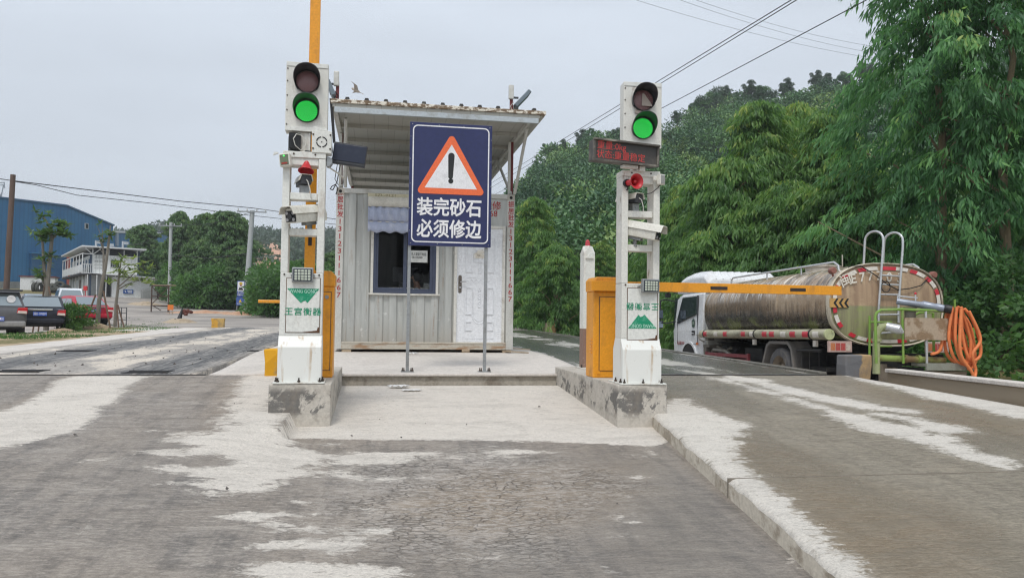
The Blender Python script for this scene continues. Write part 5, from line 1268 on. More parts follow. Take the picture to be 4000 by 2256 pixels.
# ladder with hooped rails
for (x0, z0), (x1, z1) in ((tuple(TYp(3452, 1210, 12.45))[::2], tuple(TYp(3466, 930, 12.45))[::2]), (tuple(TYp(3530, 1205, 12.45))[::2], tuple(TYp(3543, 935, 12.45))[::2])):
    pts = [(x0, -.14, z0 - .25), (x0, -.14, z0), (x1, -.2, z1 - .1)]
    hx = .13
    for a in np.linspace(0, math.pi, 11): pts.append((x1 - hx / 2 * (1 - math.cos(a)) * .9, -.2 + .36 * (1 - math.cos(a)) / 2, z1 + .17 * math.sin(a) ** .8 if False else z1 + .16 * math.sin(a)))
    pts.append((x1 - hx, .2, 2.36))
    each('ladder_rail', M_alum, truck, lambda b: b.tube(pts, .021, 10), smooth=True)
la, lb = TYp(3452, 1210, 12.45), TYp(3530, 1205, 12.45); lc, ld = TYp(3466, 930, 12.45), TYp(3543, 935, 12.45)
for py in (1072, 1108, 1148, 1228, 1300):
    f = (1210 - py) / 280
    a_, c_ = la.lerp(lc, f), lb.lerp(ld, f); each('ladder_rung', M_alum, truck, lambda b: b.tube([(a_.x, -.15, a_.z), (c_.x, -.15, c_.z - .02)], .016, 8))
# guard rails and hatch on the tank top
for sx, y0, y1 in ((-.72, .3, 4.75), (.8, .1, 3.0)):
    zt_ = 2.40 - (.1 if sx > 0 else .08)
    pts = [(sx, y0, zt_ - .05), (sx, y0 + .03, zt_ + .08), (sx, y0 + .16, zt_ + .15), (sx, y1 - .1, zt_ + .15), (sx, y1 - .02, zt_ + .1), (sx, y1, zt_ - .06)]
    each('top_rail', M_alum, truck, lambda b: b.tube(pts, .02, 8), smooth=True)
    for y in np.arange(y0 + 1.3, y1 - .5, 1.4): each('rail_stay', M_alum, truck, lambda b: b.tube([(sx, y, zt_ - .1), (sx, y, zt_ + .15)], .016, 6))
b = MB(); b.lathe([(.34, 2.36), (.34, 2.5), (.37, 2.51), (.37, 2.54), (.1, 2.57), (0, 2.57)], (.0, 2.0, 0), 'z', 24); b.tube([(.2, 1.6, 2.5), (.2, 1.6, 2.75)], .012, 6); b.build('manhole', mat('rusty_hatch', S(186, 180, 168), .5, 0, S(120, 92, 70), .7, 6), truck, True)
b = MB(); w_ = [(-.75, -.02, 2.33), (-.55, -.1, 2.36), (-.3, -.14, 2.2), (-.05, -.16, 2.02), (.15, -.16, 1.93), (.4, -.15, 1.96), (.65, -.12, 2.02), (.88, -.05, 2.18)]; b.tube(w_, .01, 6); b.tube([(-.1 + .09 * math.cos(a), -.17, 1.98 + .1 * math.sin(a)) for a in np.linspace(0, 6.2, 14)], .009, 6); b.build('lamp_cable', M_cable, truck, True)
# hose box tube along the left side
SX = -1.16
TZ = 1.11
b = MB(); b.cyl((SX, 2.72, TZ), .098, 5.5, 'y', 20); tb = b.build('side_tube', mat('cream_green_tube', S(182, 178, 152), .45, 0, S(96, 90, 74), .85, 5, (1, .6, 1)), truck, True)
b = MB(); b.cyl((SX, -.04, TZ), .1, .04, 'y', 20); b.box((SX + .05, -.07, TZ + .05), (.03, .03, .04)); b.build('tube_cap', mat('pale_green_cap', S(190, 196, 150), .5, 0, S(140, 140, 110), .5), tb, True)
for k, y in enumerate((.15, .5, .95, 1.3, 1.75, 2.05, 2.6, 3.0, 3.9, 4.4, 5.0)):
    ln = .2
    b = MB(); b.rings([[(SX + .101 * math.cos(a), yy, TZ + .101 * math.sin(a)) for a in np.linspace(R(150), R(215), 7)] for yy in (y, y + ln)], cap=False, closed=False); b.build('tube_tape', M_whiteref if k in (0, 3, 6, 9) else M_redref, tb, fix=False)
for y in (.45, 2.6, 5.2): each('tube_strap', M_blackt, tb, lambda b: b.rings([[(SX + r_ * math.cos(a), yy, TZ + r_ * math.sin(a)) for a in np.linspace(0, 2 * math.pi, 20, endpoint=False)] for r_, yy in ((.099, y), (.106, y), (.106, y + .04), (.099, y + .04))], cap=False))
for y in (.4, 2.75): each('chock', M_whiteref, truck, lambda b: b.box((SX, y, TZ - .17), (.05, .1, .12)))
# chassis
b = MB()
for x in (-.4, .4): b.box2((x - .05, -.9, .55), (x + .05, 7.4, .78))
for y in (-.8, .6, 2.2, 3.8, 5.0): b.box2((-.4, y, .58), (.4, y + .1, .74))
for y in (.5, 2.6, 4.9): b.prism([(-1.0, .92), (1.0, .92), (.5, .76), (-.5, .76)], 'y', y, y + .12)
b.box2((-.95, 2.8, .4), (-.5, 3.6, .8)); b.cyl((-.75, 4.55, .62), .17, .7, 'y', 16); b.box2((-.6, 1.0, .3), (.6, 1.6, .6)); b.box2((-1.0, .3, .42), (1.0, 5.3, .5))
b.build('chassis', M_blackt, truck)
b = MB(); b.tube([(-1.0, 5.2, .66), (-1.02, 5.1, .72), (-1.02, 4.4, .7), (-1.02, 4.2, .62)], .05, 8); b.tube([(-.98, 5.0, .8), (-.9, 4.7, .7), (-.95, 4.3, .78)], .03, 6); b.build('air_pipe', mat('dusty_metal', S(146, 140, 130), .5, .4, S(90, 84, 74), .6), truck, True)
# side guard and mudguard
b = MB(); b.box2((SX + .0, 3.05, .58), (SX + .05, 5.3, .66)); b.box2((SX, 3.05, .47), (SX + .04, 5.3, .55)); b.box2((SX - .005, 3.05, .25), (SX + .055, 3.12, .68)); b.box2((SX - .005, 5.24, .45), (SX + .055, 5.3, .68)); sg = b.build('side_guard', M_maroon, truck, bevel=.004)
for y in (3.6, 4.3): each('guard_tape', M_whiteref, sg, lambda b: b.box2((SX - .003, y, .48), (SX + .0, y + .4, .54)))
WY, WR = 1.72, .43
b = MB(); o_ = [(-.62, -.02), (-.5, .56), (-.36, .68), (.36, .68), (.5, .6), (.74, .1)]; i_ = [(.68, .08), (.45, .55), (.33, .62), (-.33, .62), (-.45, .52), (-.56, -.02)]
b.rings([[(x, WY + p[0],   .29 + p[1]) for p in o_ + i_] for x in (SX - .02, SX + .42)]); b.build('mudguard', mat('grey_mudguard', S(124, 120, 116), .6, 0, S(150, 140, 126), .5, 5), truck, bevel=.006)
b = MB(); b.box2((SX - .0, .86, .12), (SX + .5, .9, .84)); mf = b.build('mudflap', M_blackt, truck)
each('flap_rib', mat('flap_edge', S(90, 88, 86), .7), mf, lambda b: b.box2((SX + .14, .85, .14), (SX + .155, .86, .82)), lambda b: b.box2((SX + .34, .85, .14), (SX + .355, .86, .82)))
b = MB(); b.tube([(SX - .02, 1.0, .8), (SX - .02, .2, .81)], .03, 8); b.tube([(SX - .02, 1.0, .8), (SX + .3, 1.0, .8)], .03, 8); b.build('mudguard_stay', M_blackt, truck)
for x, s in ((-.96, -1), (.96, 1)):
    lathe_wheel(truck, (x, WY, WR - .02), WR, .42, s); lathe_wheel(truck, (x, 6.5, WR - .02), WR, .24, s)
b = MB(); b.cyl((0, WY, .42), .1, 1.6, 'x', 12); b.lathe([(.1, -.25), (.2, -.1), (.2, .1), (.1, .25)], (0, WY, .42), 'x', 14); b.cyl((0, 6.5, .4), .06, 1.8, 'x', 10); b.build('axle', M_blackt, truck)
for s in (-1, 1):
    b = MB(); b.box((s * .98, -.08, .89), (.46, .06, .2)); tl = b.build('tail_light', mat('dusty_light_frame', S(196, 170, 160), .5, 0, S(140, 120, 108), .5, 12), truck, bevel=.01)
    for k, (cc, nm) in enumerate((((S(196, 124, 84)), 'amber_lens'), (S(186, 84, 80), 'red_lens'), (S(186, 84, 80), 'red_lens'), (S(214, 200, 186), 'clear_lens'))):
        each(nm, mat(nm, cc, .3, 0, S(150, 110, 96), .5, 20), tl, lambda b: b.box((s * .98 - .15 + k * .1, -.112, .89), (.085, .006, .13)))
# cab
def cab_ring(y, zt, x0=1.06, zb=.42):
    return [(-x0, y, zb), (x0, y, zb), (x0 + .02, y, 1.2), (x0 - .04, y, zt - .12), (x0 - .14, y, zt), (-x0 + .14, y, zt), (-x0 + .04, y, zt - .12), (-x0 - .02, y, 1.2)]
b = MB(); b.rings([cab_ring(5.66, 2.24), cab_ring(7.1, 2.24), cab_ring(7.42, 2.16), cab_ring(7.62, 1.55, 1.03), cab_ring(7.68, 1.2, 1.02), cab_ring(7.68, .9, 1.0)][:6]); cabo = b.build('cab', M_white_cab, truck, bevel=.03)
b = MB(); b.rings([[(-1.0, y, 2.2), (1.0, y, 2.2), (1.0, y, 2.2 + h * .75), (.85, y, 2.2 + h), (-.85, y, 2.2 + h), (-1.0, y, 2.2 + h * .75)] for y, h in ((5.5, .3), (5.75, .5), (6.5, .53), (7.2, .46), (7.5, .1))]); fr = b.build('roof_fairing', M_white_cab, truck, bevel=.05)
for k in range(9):
    x = -.76 + k * .19; each('fairing_rib', M_white_cab, fr, lambda b: b.tube([(x, 5.52, 2.49), (x, 5.76, 2.695), (x, 6.5, 2.722), (x, 7.15, 2.66)], .03, 8), smooth=True)
XL = -1.085
b = MB(); b.prism([(5.98, 2.08), (6.9, 2.08), (7.3, 1.5), (7.24, 1.38), (5.98, 1.62)], 'x', XL + .02, XL - .004); win = b.build('side_window', M_wglass, cabo, bevel=.004)
b = MB(); b.prism([(-1.0, 2.1), (1.0, 2.1), (1.04, 1.3), (-1.04, 1.3)], 'y', 7.5, 7.66); b.build('windscreen', M_wglass, cabo)
for y in (5.95,): each('door_seam', M_dgrey, cabo, lambda b: b.box2((XL - .0, y, .85), (XL + .05, y + .012, 2.1)), lambda b: b.box2((XL - .0, 7.3, .85), (XL + .05, 7.31, 1.45)), lambda b: b.box2((XL - .0, 5.95, .84), (XL + .05, 7.3, .85)))
b = MB(); b.box2((XL - .012, 6.12, 1.08), (XL + .02, 6.3, 1.2)); hd = b.build('door_handle', M_blackp, cabo, bevel=.012)
b = MB(); b.tube([(XL - .02, 6.13, 1.12), (XL - .035, 6.2, 1.13), (XL - .02, 6.29, 1.14)], .012, 6); b.build('grip', M_alum, hd)
M_crest = mat('dark_green_crest', S(58, 84, 70), .5)
b = MB(); b.prism([(6.12, 1.3), (6.2, 1.27), (6.28, 1.3), (6.29, 1.44), (6.2, 1.52), (6.11, 1.44)], 'x', XL - .006, XL); cr = b.build('door_crest', M_crest, cabo)
b = MB(); b.prism([(6.155, 1.36), (6.245, 1.36), (6.245, 1.43), (6.155, 1.43)], 'x', XL - .008, XL - .005); b.build('crest_field', mat('crest_pale', S(150, 166, 150), .6), cr)
text('总质量:7995kg', M_redtxt, cabo, (XL - .012, 7.0, .86), .105, rot=(math.pi / 2, 0, -math.pi / 2), width=.55, bold=.012)
wa = MB(); 
pts = [(6.5 + .5 * math.cos(a), .36 + .5 * math.sin(a)) for a in np.linspace(-.25, math.pi + .25, 16)]
wa.prism(pts, 'x', XL - .006, XL + .25); wa.build('wheel_arch', M_blackt, truck)
b = MB(); b.rings([[(XL - .02 + d, 6.5 + r_ * math.cos(a), .36 + r_ * math.sin(a)) for d, r_ in ((0, .5), (0, .56), (.1, .56), (.1, .5))] for a in np.linspace(-.1, math.pi + .1, 16)]); b.build('arch_lip', M_white_cab, truck)
each('side_marker', mat('amber_marker', S(220, 120, 60), .3), truck, lambda b: b.box((XL - .02, 5.92, .86), (.02, .1, .06)))
b = MB(); b.box2((-1.04, 5.5, .55), (-.72, 5.68, .78)); b.box2((-1.05, 5.3, .78), (-.7, 5.7, .84)); b.box2((-1.02, 5.45, .95), (-.85, 5.6, 1.1)); b.tube([(-1.09, 5.95, 1.08), (-1.12, 5.8, 1.08), (-1.12, 5.75, .98), (-1.1, 5.5, .92)], .02, 6); b.build('cab_bracket', mat('dusty_bracket', S(130, 124, 114), .6, .2, S(80, 74, 66), .5), truck)
b = MB(); b.box2((-1.0, 5.5, .84), (-.2, 5.62, 2.1)); b.build('cab_back', mat('dusty_white_back', S(204, 202, 194), .5, 0, S(150, 142, 128), .5, 4), truck, bevel=.02)
b = MB(); b.tube([(XL, 7.4, 2.0), (XL - .2, 7.6, 2.06), (XL - .3, 7.75, 2.04)], .018, 6); b.tube([(XL, 7.4, 1.45), (XL - .2, 7.55, 1.4), (XL - .32, 7.7, 1.42)], .018, 6); b.tube([(XL - .31, 7.74, 2.04), (XL - .33, 7.72, 1.3)], .018, 6); mr = b.build('mirror', M_blackp, truck, True)
for z0, z1 in ((1.52, 1.78), (1.26, 1.48)):
    each('mirror_housing', M_blackp, mr, lambda b: b.box((XL - .34, 7.74, (z0 + z1) / 2), (.2, .1, z1 - z0)), bevel=.03)
    each('mirror_glass', mat('mirror_glass', S(176, 190, 206), .05, 1.0), mr, lambda b: b.box((XL - .34, 7.687, (z0 + z1) / 2), (.16, .006, z1 - z0 - .05)))
b = MB(); b.tube([(XL + .05, 7.4, 2.22), (XL - .1, 7.55, 2.3), (XL - .1, 7.7, 2.24)], .02, 6); b.box((XL - .1, 7.72, 2.18), (.14, .08, .12)); b.build('roof_mirror', M_blackp, truck)
# rear work platform
PYr = -1.15
b = MB(); b.box2((-.1, PYr, .58), (.80, -.1, .63)); b.box2((-.1, PYr - .03, .52), (.80, PYr, .64)); pl = b.build('work_platform', mat('grey_green_platform', S(148, 150, 138), .6, .1, S(110, 104, 90), .6, 5), truck)
b = MB(); b.box2((-.02, PYr + .1, .2), (.74, PYr + .3, .5)); b.prism([(.02, .2), (.68, .2), (.76, .5), (-.02, .5)], 'y', PYr + .08, PYr + .098); b.build('rear_box', mat('dusty_beige_box', S(164, 150, 132), .6, 0, S(112, 100, 86), .7, 5), truck)
b = MB(); b.box2((-.55, PYr + .5, -.05), (-.25, PYr + .6, .6)); b.tube([(-1.0, -.2, .5), (-.7, -.3, .36), (-.6, -.3, .5), (-.85, -.25, .3), (-.6, -.35, .25)], .05, 8); b.build('tow_linkage', M_rimd, truck)
def rp(px, py): p = TYp(px, py, 12.7 + PYr + .05); return (p.x, PYr + .05, p.z)
lft, rgt = rp(3424, 1215), rp(3705, 1220)
zt_ = lft[2]
each('green_rail', M_limegreen, truck,
     lambda b: b.tube([(lft[0], PYr + .05, .63), (lft[0], PYr + .05, zt_ - .08), (lft[0] + .03, PYr + .05, zt_ - .02), (lft[0] + .1, PYr + .05, zt_ + .02), (lft[0] + .5, PYr + .05, zt_ + .04), (rgt[0], PYr + .05, zt_ + .02)], .024, 8),
     lambda b: b.tube([(rgt[0] - .35, PYr + .45, zt_ - .3), (rgt[0] - .33, PYr + .45, zt_ - .05), (rgt[0] - .22, PYr + .45, zt_ + .0), (rgt[0] + .05, PYr + .45, zt_), (rgt[0] + .05, PYr + .45, .63)], .022, 8), smooth=True)
for px in (3530, 3622):
    q_ = rp(px, 1215); each('rail_post', M_alum if px > 3600 else M_limegreen, truck, lambda b: b.tube([(q_[0], PYr + .05, .63), (q_[0], PYr + .05, zt_ + .02)], .02, 8))
each('rail_post', M_limegreen, truck, lambda b: b.tube([(lft[0] + .5, -.2, .63), (lft[0] + .52, -.2, zt_ - .05)], .02, 8), lambda b: b.tube([(lft[0] + .52, -.2, zt_ - .16), (lft[0] + .95, -.2, zt_ - .16)], .018, 8), lambda b: b.tube([(lft[0] + .6, -.2, .9), (lft[0] + .95, -.2, .9)], .018, 8))
q0, q1 = rp(3532, 1240), rp(3702, 1328)
b = MB(); b.box2((q0[0], PYr + .0, q1[2]), (q1[0], PYr + .022, q0[2])); b.build('rail_board', mat('mud_splashed_board', S(178, 160, 138), .7, 0, S(134, 108, 78), .8, 3.5, lo=.48, hi=.56), truck)
# pipes
pa = rp(3447, 1392)
b = MB(); b.tube([(pa[0], PYr + .2, .45), (pa[0] + .01, PYr + .2, .95), (pa[0] + .03, PYr + .2, 1.15), (pa[0] + .1, PYr + .18, 1.24), (pa[0] + .17, PYr + .12, 1.25)], [.06, .06, .062, .066, .066], 12); b.cyl((pa[0] + .015, PYr + .2, 1.02), .08, .05, 'z', 14); b.build('discharge_pipe', mat('pale_green_pipe', S(166, 172, 128), .45, 0, S(128, 116, 92), .6, 8), truck, True)
b = MB(); b.tube([(pa[0] + .15, PYr + .13, 1.25), (pa[0] + .3, PYr + .02, 1.2), (pa[0] + .36, PYr - .02, 1.14)], [.072, .085, .02], 12); b.build('spray_nozzle', M_alum, truck, True)
b = MB(); b.tube([(pa[0], PYr + .2, .72), (pa[0] + 1.3, PYr + .2, .68)], .055, 12); b.cyl((pa[0] + .55, PYr + .2, .705), .07, .06, 'x', 14); b.cyl((pa[0] + .8, PYr + .2, .70), .07, .06, 'x', 14); b.build('cross_pipe', mat('green_brown_pipe', S(142, 160, 84), .5, 0, S(122, 92, 66), .9, 3, (1.6, .5, .5), lo=.45, hi=.6), truck, True)
b = MB(); b.tube([(1.02, PYr + .3, .6), (1.04, PYr + .3, 1.25)], .07, 12)
for k in range(5): b.cyl((1.03, PYr + .3, .8 + k * .07), .09, .03, 'z', 14)
b.build('riser_pipe', M_limegreen, truck, True)
b = MB(); q_ = rp(3600, 1230); b.cyl((q_[0], PYr + .3, zt_ - .1), .09, .3, 'z', 14); b.cyl((q_[0], PYr + .3, zt_ + .06), .11, .06, 'z', 14); b.build('cannon_mount', mat('grimy_mount', S(104, 100, 88), .6, .2, S(70, 62, 52), .6), truck, True)
c0, c1 = rp(3562, 1172), rp(3712, 1208)
b = MB(); P0, P1 = Vector((c0[0], PYr + .4, c0[2])), Vector((c1[0] - .05, PYr - .05, c1[2])); D = P1 - P0
b.tube([P0, P0 + D * .05, P0 + D * .45, P0 + D * .5, P0 + D * .52, P0 + D * .72, P0 + D * .74, P0 + D * .9], [.05, .055, .055, .075, .075, .06, .07, .055], 14); can = b.build('water_cannon', mat('blue_grey_cannon', S(150, 158, 172), .35, .2, S(112, 112, 112), .5), truck, True)
b = MB(); b.tube([P0 + D * .88, P0 + D * .92, P0 + D * 1.02], [.06, .075, .072], 16); b.cyl(P0 + D * 1.0, .05, .01, 'y', 12); b.build('cannon_tip', M_blackp, can, True)
b = MB(); b.tube([P0 + Vector((.02, 0, .09)), P0 + D * .4 + Vector((0, 0, .11))], .012, 6); b.tube([P0 + D * .36 + Vector((0, 0, .0)), P0 + D * .36 + Vector((0, 0, .17))], .012, 6); b.tube([P0 + Vector((.02, 0, .0)), P0 + Vector((.02, 0, .09))], .012, 6); b.build('cannon_lever', M_alum, can)
b = MB(); b.lathe([(0, .0), (.022, .01), (.022, .03), (0, .045)], P0 + D * .36 + Vector((0, 0, .16)), 'z', 10); b.build('lever_knob', M_redref, can, True)
# hose coil hung at the right end of the platform railing (a thing of its own)
hk = atY(3733, 1192, 12.7 + PYr - .02)
t = thing('hose', 'coiled orange hose hanging from the rear railing of the tanker truck', 'hose', tuple(hk))
def hq(px, py, d=0.0): p = atY(px, py, 12.7 + PYr - .02); return Vector((p.x - hk.x, d, p.z - hk.z))
rnd = random.Random(4)
loops = [((3725, 1198), (3712, 1290), (3722, 1380), (3760, 1420), (3800, 1410), (3790, 1310), (3745, 1200)),
         ((3730, 1195), (3728, 1280), (3750, 1345), (3795, 1365), (3815, 1340), (3800, 1270), (3752, 1200)),
         ((3735, 1196), (3736, 1300), (3762, 1390), (3812, 1425), (3818, 1370), (3795, 1270), (3748, 1202)),
         ((3722, 1202), (3708, 1320), (3735, 1405), (3790, 1425), (3805, 1380), (3770, 1270), (3742, 1196)),
         ((3728, 1200), (3722, 1330), (3752, 1412), (3800, 1405), (3778, 1440), (3785, 1330), (3745, 1198)),
         ((3738, 1200), (3745, 1310), (3770, 1400), (3812, 1390), (3812, 1330), (3782, 1250), (3750, 1205)),
         ((3730, 1205), (3725, 1370), (3765, 1445), (3778, 1468), (3787, 1440), (3770, 1380), (3800, 1320), (3760, 1215))]
def catmull(P, n=8):
    o = []
    for i in range(len(P) - 1):
        p0, p1, p2, p3 = P[max(i - 1, 0)], P[i], P[i + 1], P[min(i + 2, len(P) - 1)]
        for k in range(n):
            s = k / n; o.append(.5 * ((2 * p1) + (p2 - p0) * s + (2 * p0 - 5 * p1 + 4 * p2 - p3) * s * s + (3 * p1 - p0 - 3 * p2 + p3) * s ** 3))
    o.append(P[-1]); return o
for i, lp in enumerate(loops):
    P = [hq(x, y, -.05 * (i - 3) + rnd.uniform(-.02, .02)) for x, y in lp]
    each('hose_loop', M_hose, t, lambda b: b.tube(catmull(P), .026, 10), smooth=True)
each('hose_tail', M_hose, t, lambda b: b.tube(catmull([hq(3700, 1320, .1), hq(3690, 1370, .12), hq(3665, 1384, .15), hq(3680, 1380, .2)]), .026, 8), smooth=True)
b = MB(); b.tube([(-.0, .02, -.12), (.0, .02, .1)], .018, 6); b.build('hook', M_limegreen, t)

# concrete blocks along the lanes
def block_mat(name, c1, c2):
    m = NT(name); v = m.coord('Object'); n = m.noise(v, 5, 6, .7); x, y, z = m.sep(v)
    c = m.mix(m.ramp(m.math('ADD', x, m.math('MULTIPLY', m.math('SUBTRACT', n, .5), .35)), (-.02 + .0, 0.0), (.04, 1.0)), c1, c2)
    c = m.mix(m.ramp(n, (.5, 0.0), (.68, .7)), c, S(120, 112, 104)); m.set(c, .85, 0, .3); m.bump(n, .6, .02); return m.m
def cblock(label, p, s, rz, m, group='painted concrete blocks beside the decks'):
    b = MB(); x, y, z = s[0] / 2, s[1] / 2, s[2]; j = lambda: random.uniform(-.02, .02)
    b.rings([[(-x + j(), -y + j(), h), (x + j(), -y + j(), h), (x + j(), y + j(), h), (-x + j(), y + j(), h)] for h in (-.2, z * .5, z)])
    o = b.build('concrete_block', m, None, bevel=.02, loc=p); o.rotation_euler = (0, 0, R(rz)); return tag(o, label, 'block', group)
p = atZ(3370, 1466, -.1); cblock('grey and ochre concrete block at the near corner of the right deck', (p.x, p.y + .2, -.1), (.47, .2, .28), 14, block_mat('grey_ochre_block', S(112, 112, 114), S(176, 148, 110)))
p = atZ(1068, 1466, -.1); cblock('yellow painted concrete block tucked behind the left plinth', (p.x, p.y + .15, -.1), (.23, .3, .32), 0, block_mat('yellow_block', S(216, 160, 40), S(222, 168, 46)))
p = atY(852, 1280, 32.2); cblock('distant yellow block on the far left corner of the left deck', (p.x, 32.2, p.z - .02), (.48, .5, .4), 5, block_mat('worn_yellow_block', S(206, 160, 70), S(190, 160, 100)))
p = atY(2145, 1292, 32.0); cblock('distant ochre block at the far end of the right deck', (p.x, 32.0, p.z), (.45, .4, .34), 10, block_mat('ochre_block', S(176, 160, 140), S(186, 150, 110)))
p = atY(2145, 1296, 31.9); b = MB(); b.box((0, 0, -.02), (1.1, .8, .1)); o = b.build('kerb_slab', M_plat, None, bevel=.01, loc=(p.x + .3, 31.9, p.z - .08)); tag(o, 'low pale slab carrying the distant ochre block', 'slab')
p = atY(840, 1284, 32.0); b = MB(); b.box((0, 0, -.05), (1.5, .9, .16)); o = b.build('kerb_slab', M_plat, None, bevel=.01, loc=(p.x, 32.0, p.z - .06)); tag(o, 'low pale slab carrying the distant yellow block', 'slab')
# retaining wall to the right of the ramp
m = NT('beige_rendered_wall'); v = m.coord('Object'); n = m.noise(m.coord('Object', (1, .4, 3)), 1.6, 6, .65); x, y, z = m.sep(v)
m.set(m.mix(m.ramp(m.math('ADD', z, m.math('MULTIPLY', m.math('SUBTRACT', n, .5), .1)), (-.19, 0.0), (-.17, 1.0)), m.mix(m.ramp(n, (.4, 0.0), (.65, 1.0)), S(160, 146, 126), S(138, 124, 104)), S(196, 186, 168)), .85); 
wa0, wa1 = atX(4060, 1496, 7.25), atX(3466, 1452, 7.25)
wallo = thing('retaining_wall', 'low beige retaining wall with a pale top between the ramp and the tanker', 'wall', (7.25, 0, -.04))
b = MB(); b.box2((0, 2.5, -1.2), (.16, wa1.y, -.04)); b.build('wall_body', m.m, wallo, bevel=.01)
b = MB(); b.box2((-.03, 2.5, -.038), (.22, wa1.y + .02, .012)); b.build('coping', M_plat, wallo, bevel=.008)

# =================================================================== YARD, CARS AND BUILDINGS ON THE LEFT
def atV(px, py, A, B):             # meets the vertical plane through two ground points
    d = ray(px, py); n = Vector((-(B.y - A.y), B.x - A.x, 0))
    return CAM + d * ((A - CAM).dot(n) / d.dot(n))
M_bluewall = NT('blue_profiled_sheet'); m = M_bluewall; v = m.coord('Object'); x, y, z = m.sep(v)
wv = m.n('ShaderNodeTexWave'); wv.inputs['Scale'].default_value = 1.2; m.l(v, wv.inputs['Vector']); n = m.noise(m.coord('Object', (.35, .35, .1)), 1.2, 5, .65)
m.set(m.mix(m.ramp(wv.outputs['Fac'], (.1, .35), (.3, 0.0)), m.mix(m.ramp(n, (.35, 0.0), (.7, 1.0)), S(38, 104, 152), S(54, 122, 168)), S(30, 84, 128)), .5); M_bluewall = m.m
M_greyblock = mat('grey_block_wall', S(150, 152, 150), .8, 0, S(110, 112, 112), .5, .6)
M_wpanel = NT('white_sandwich_panel'); m = M_wpanel; v = m.coord('Object'); wv = m.n('ShaderNodeTexWave'); wv.inputs['Scale'].default_value = .9; m.l(v, wv.inputs['Vector'])
m.set(m.mix(m.ramp(wv.outputs['Fac'], (.05, .5), (.2, 0.0)), m.mix(m.ramp(m.noise(v, .6, 5), (.4, 0.0), (.7, .5)), S(226, 228, 226), S(196, 198, 194)), S(176, 180, 180)), .5); M_wpanel = m.m
M_roofw = mat('white_roof_trim', S(226, 228, 230), .5); M_darkopen = mat('dark_interior', S(40, 44, 48), .8); M_slate = mat('slate_roof', S(70, 78, 92), .6)
M_railw = mat('white_railing', S(222, 224, 222), .5)
# --- big blue warehouse
A = on_terrain(-520, 86); B = on_terrain(442, 124)
t = thing('blue_warehouse', 'large blue metal warehouse with a sloping roof edge at the left side', 'warehouse', tuple(A))
bk = Vector((-(B.y - A.y), B.x - A.x, 0)).normalized() * 38
def WP(px, py): return atV(px, py, A, B) - A
outl = [WP(-520, 1150), WP(-520, 705), WP(0, 772), WP(258, 803), WP(442, 880), WP(441, 1145)]
b = MB(); n = len(outl); b.add(outl + [p + bk for p in outl], [tuple(range(n)), tuple(range(2 * n - 1, n - 1, -1))] + [(i, n + i, n + (i + 1) % n, (i + 1) % n) for i in range(n)]); w_ = b.build('wall', M_bluewall, t)
nf = Vector((B.y - A.y, -(B.x - A.x), 0)).normalized()
def wquad(name, pts, m, parent, off=.06, thick=.08):
    b = MB(); P = [WP(*p) + nf * off for p in pts]; n = len(P)
    b.add(P + [p - nf * thick for p in P], [tuple(range(n)), tuple(range(2 * n - 1, n - 1, -1))] + [(i, (i + 1) % n, n + (i + 1) % n, n + i) for i in range(n)]); return b.build(name, m, parent)
wquad('roof_edge', [(-520, 700), (0, 768), (258, 799), (444, 877), (444, 882), (258, 805), (0, 774), (-520, 707)], mat('blue_roof_edge', S(64, 104, 140), .5), t, .2, .3)
wn = wquad('window', [(330, 871), (344, 872), (344, 894), (330, 893)], M_roofw, t, .1); wquad('pane', [(332, 873), (342, 874), (342, 892), (332, 891)], M_wglass, wn, .14)
wquad('entrance_recess', [(114, 988), (292, 1000), (292, 1130), (114, 1100)], mat('shaded_recess_blue', S(34, 92, 138), .5, 0, S(44, 106, 150), .5, .4), t, .35, .3)  # entrance recess as a flat panel, its shade put into the darker blue
wquad('recess_trim', [(112, 985), (294, 998), (294, 1001), (112, 989)], mat('blue_trim', S(70, 138, 186), .5), t, .5, .4)
wquad('base_wall', [(-520, 1085), (160, 1102), (160, 1140), (-520, 1150)], M_greyblock, t, .25)
wquad('downpipe', [(251, 1003), (257, 1003), (257, 1140), (251, 1140)], mat('faded_red_pipe', S(190, 96, 80), .6), t, .7, .3)
pv = WP(375, 862); b = MB(); b.lathe([(0, .9), (.5, .8), (.9, .3), (1.0, 0), (1.0, -1.2)], WP(452, 905) + bk * .3, 'z', 14); b.build('roof_vent', mat('vent_grey', S(120, 130, 142), .5), t, True)
# --- second warehouse behind
A2 = on_terrain(430, 150); B2 = on_terrain(660, 175); t = thing('blue_warehouse', 'distant blue warehouse with a white roof line behind the bushy trees', 'warehouse', tuple(A2))
_A, _B, _n = A, B, nf; A, B = A2, B2; nf = Vector((B.y - A.y, -(B.x - A.x), 0)).normalized(); bk = -nf * 25
outl = [WP(432, 1150), WP(432, 908), WP(660, 915), WP(660, 1150)]
b = MB(); n = 4; b.add(outl + [p + bk for p in outl], [tuple(range(n)), tuple(range(2 * n - 1, n - 1, -1))] + [(i, n + i, n + (i + 1) % n, (i + 1) % n) for i in range(n)]); b.build('wall', M_bluewall, t)
wquad('parapet', [(430, 900), (664, 909), (664, 914), (430, 908)], M_roofw, t, .4, .8)
wquad('roof', [(430, 902), (520, 900), (664, 903), (664, 908), (430, 900)], M_slate, t, -.5, 1); wquad('pilaster', [(450, 910), (458, 910), (458, 960), (450, 960)], mat('light_grey_pilaster', S(150, 166, 182), .6), t, .3, .3)
A, B, nf = _A, _B, _n
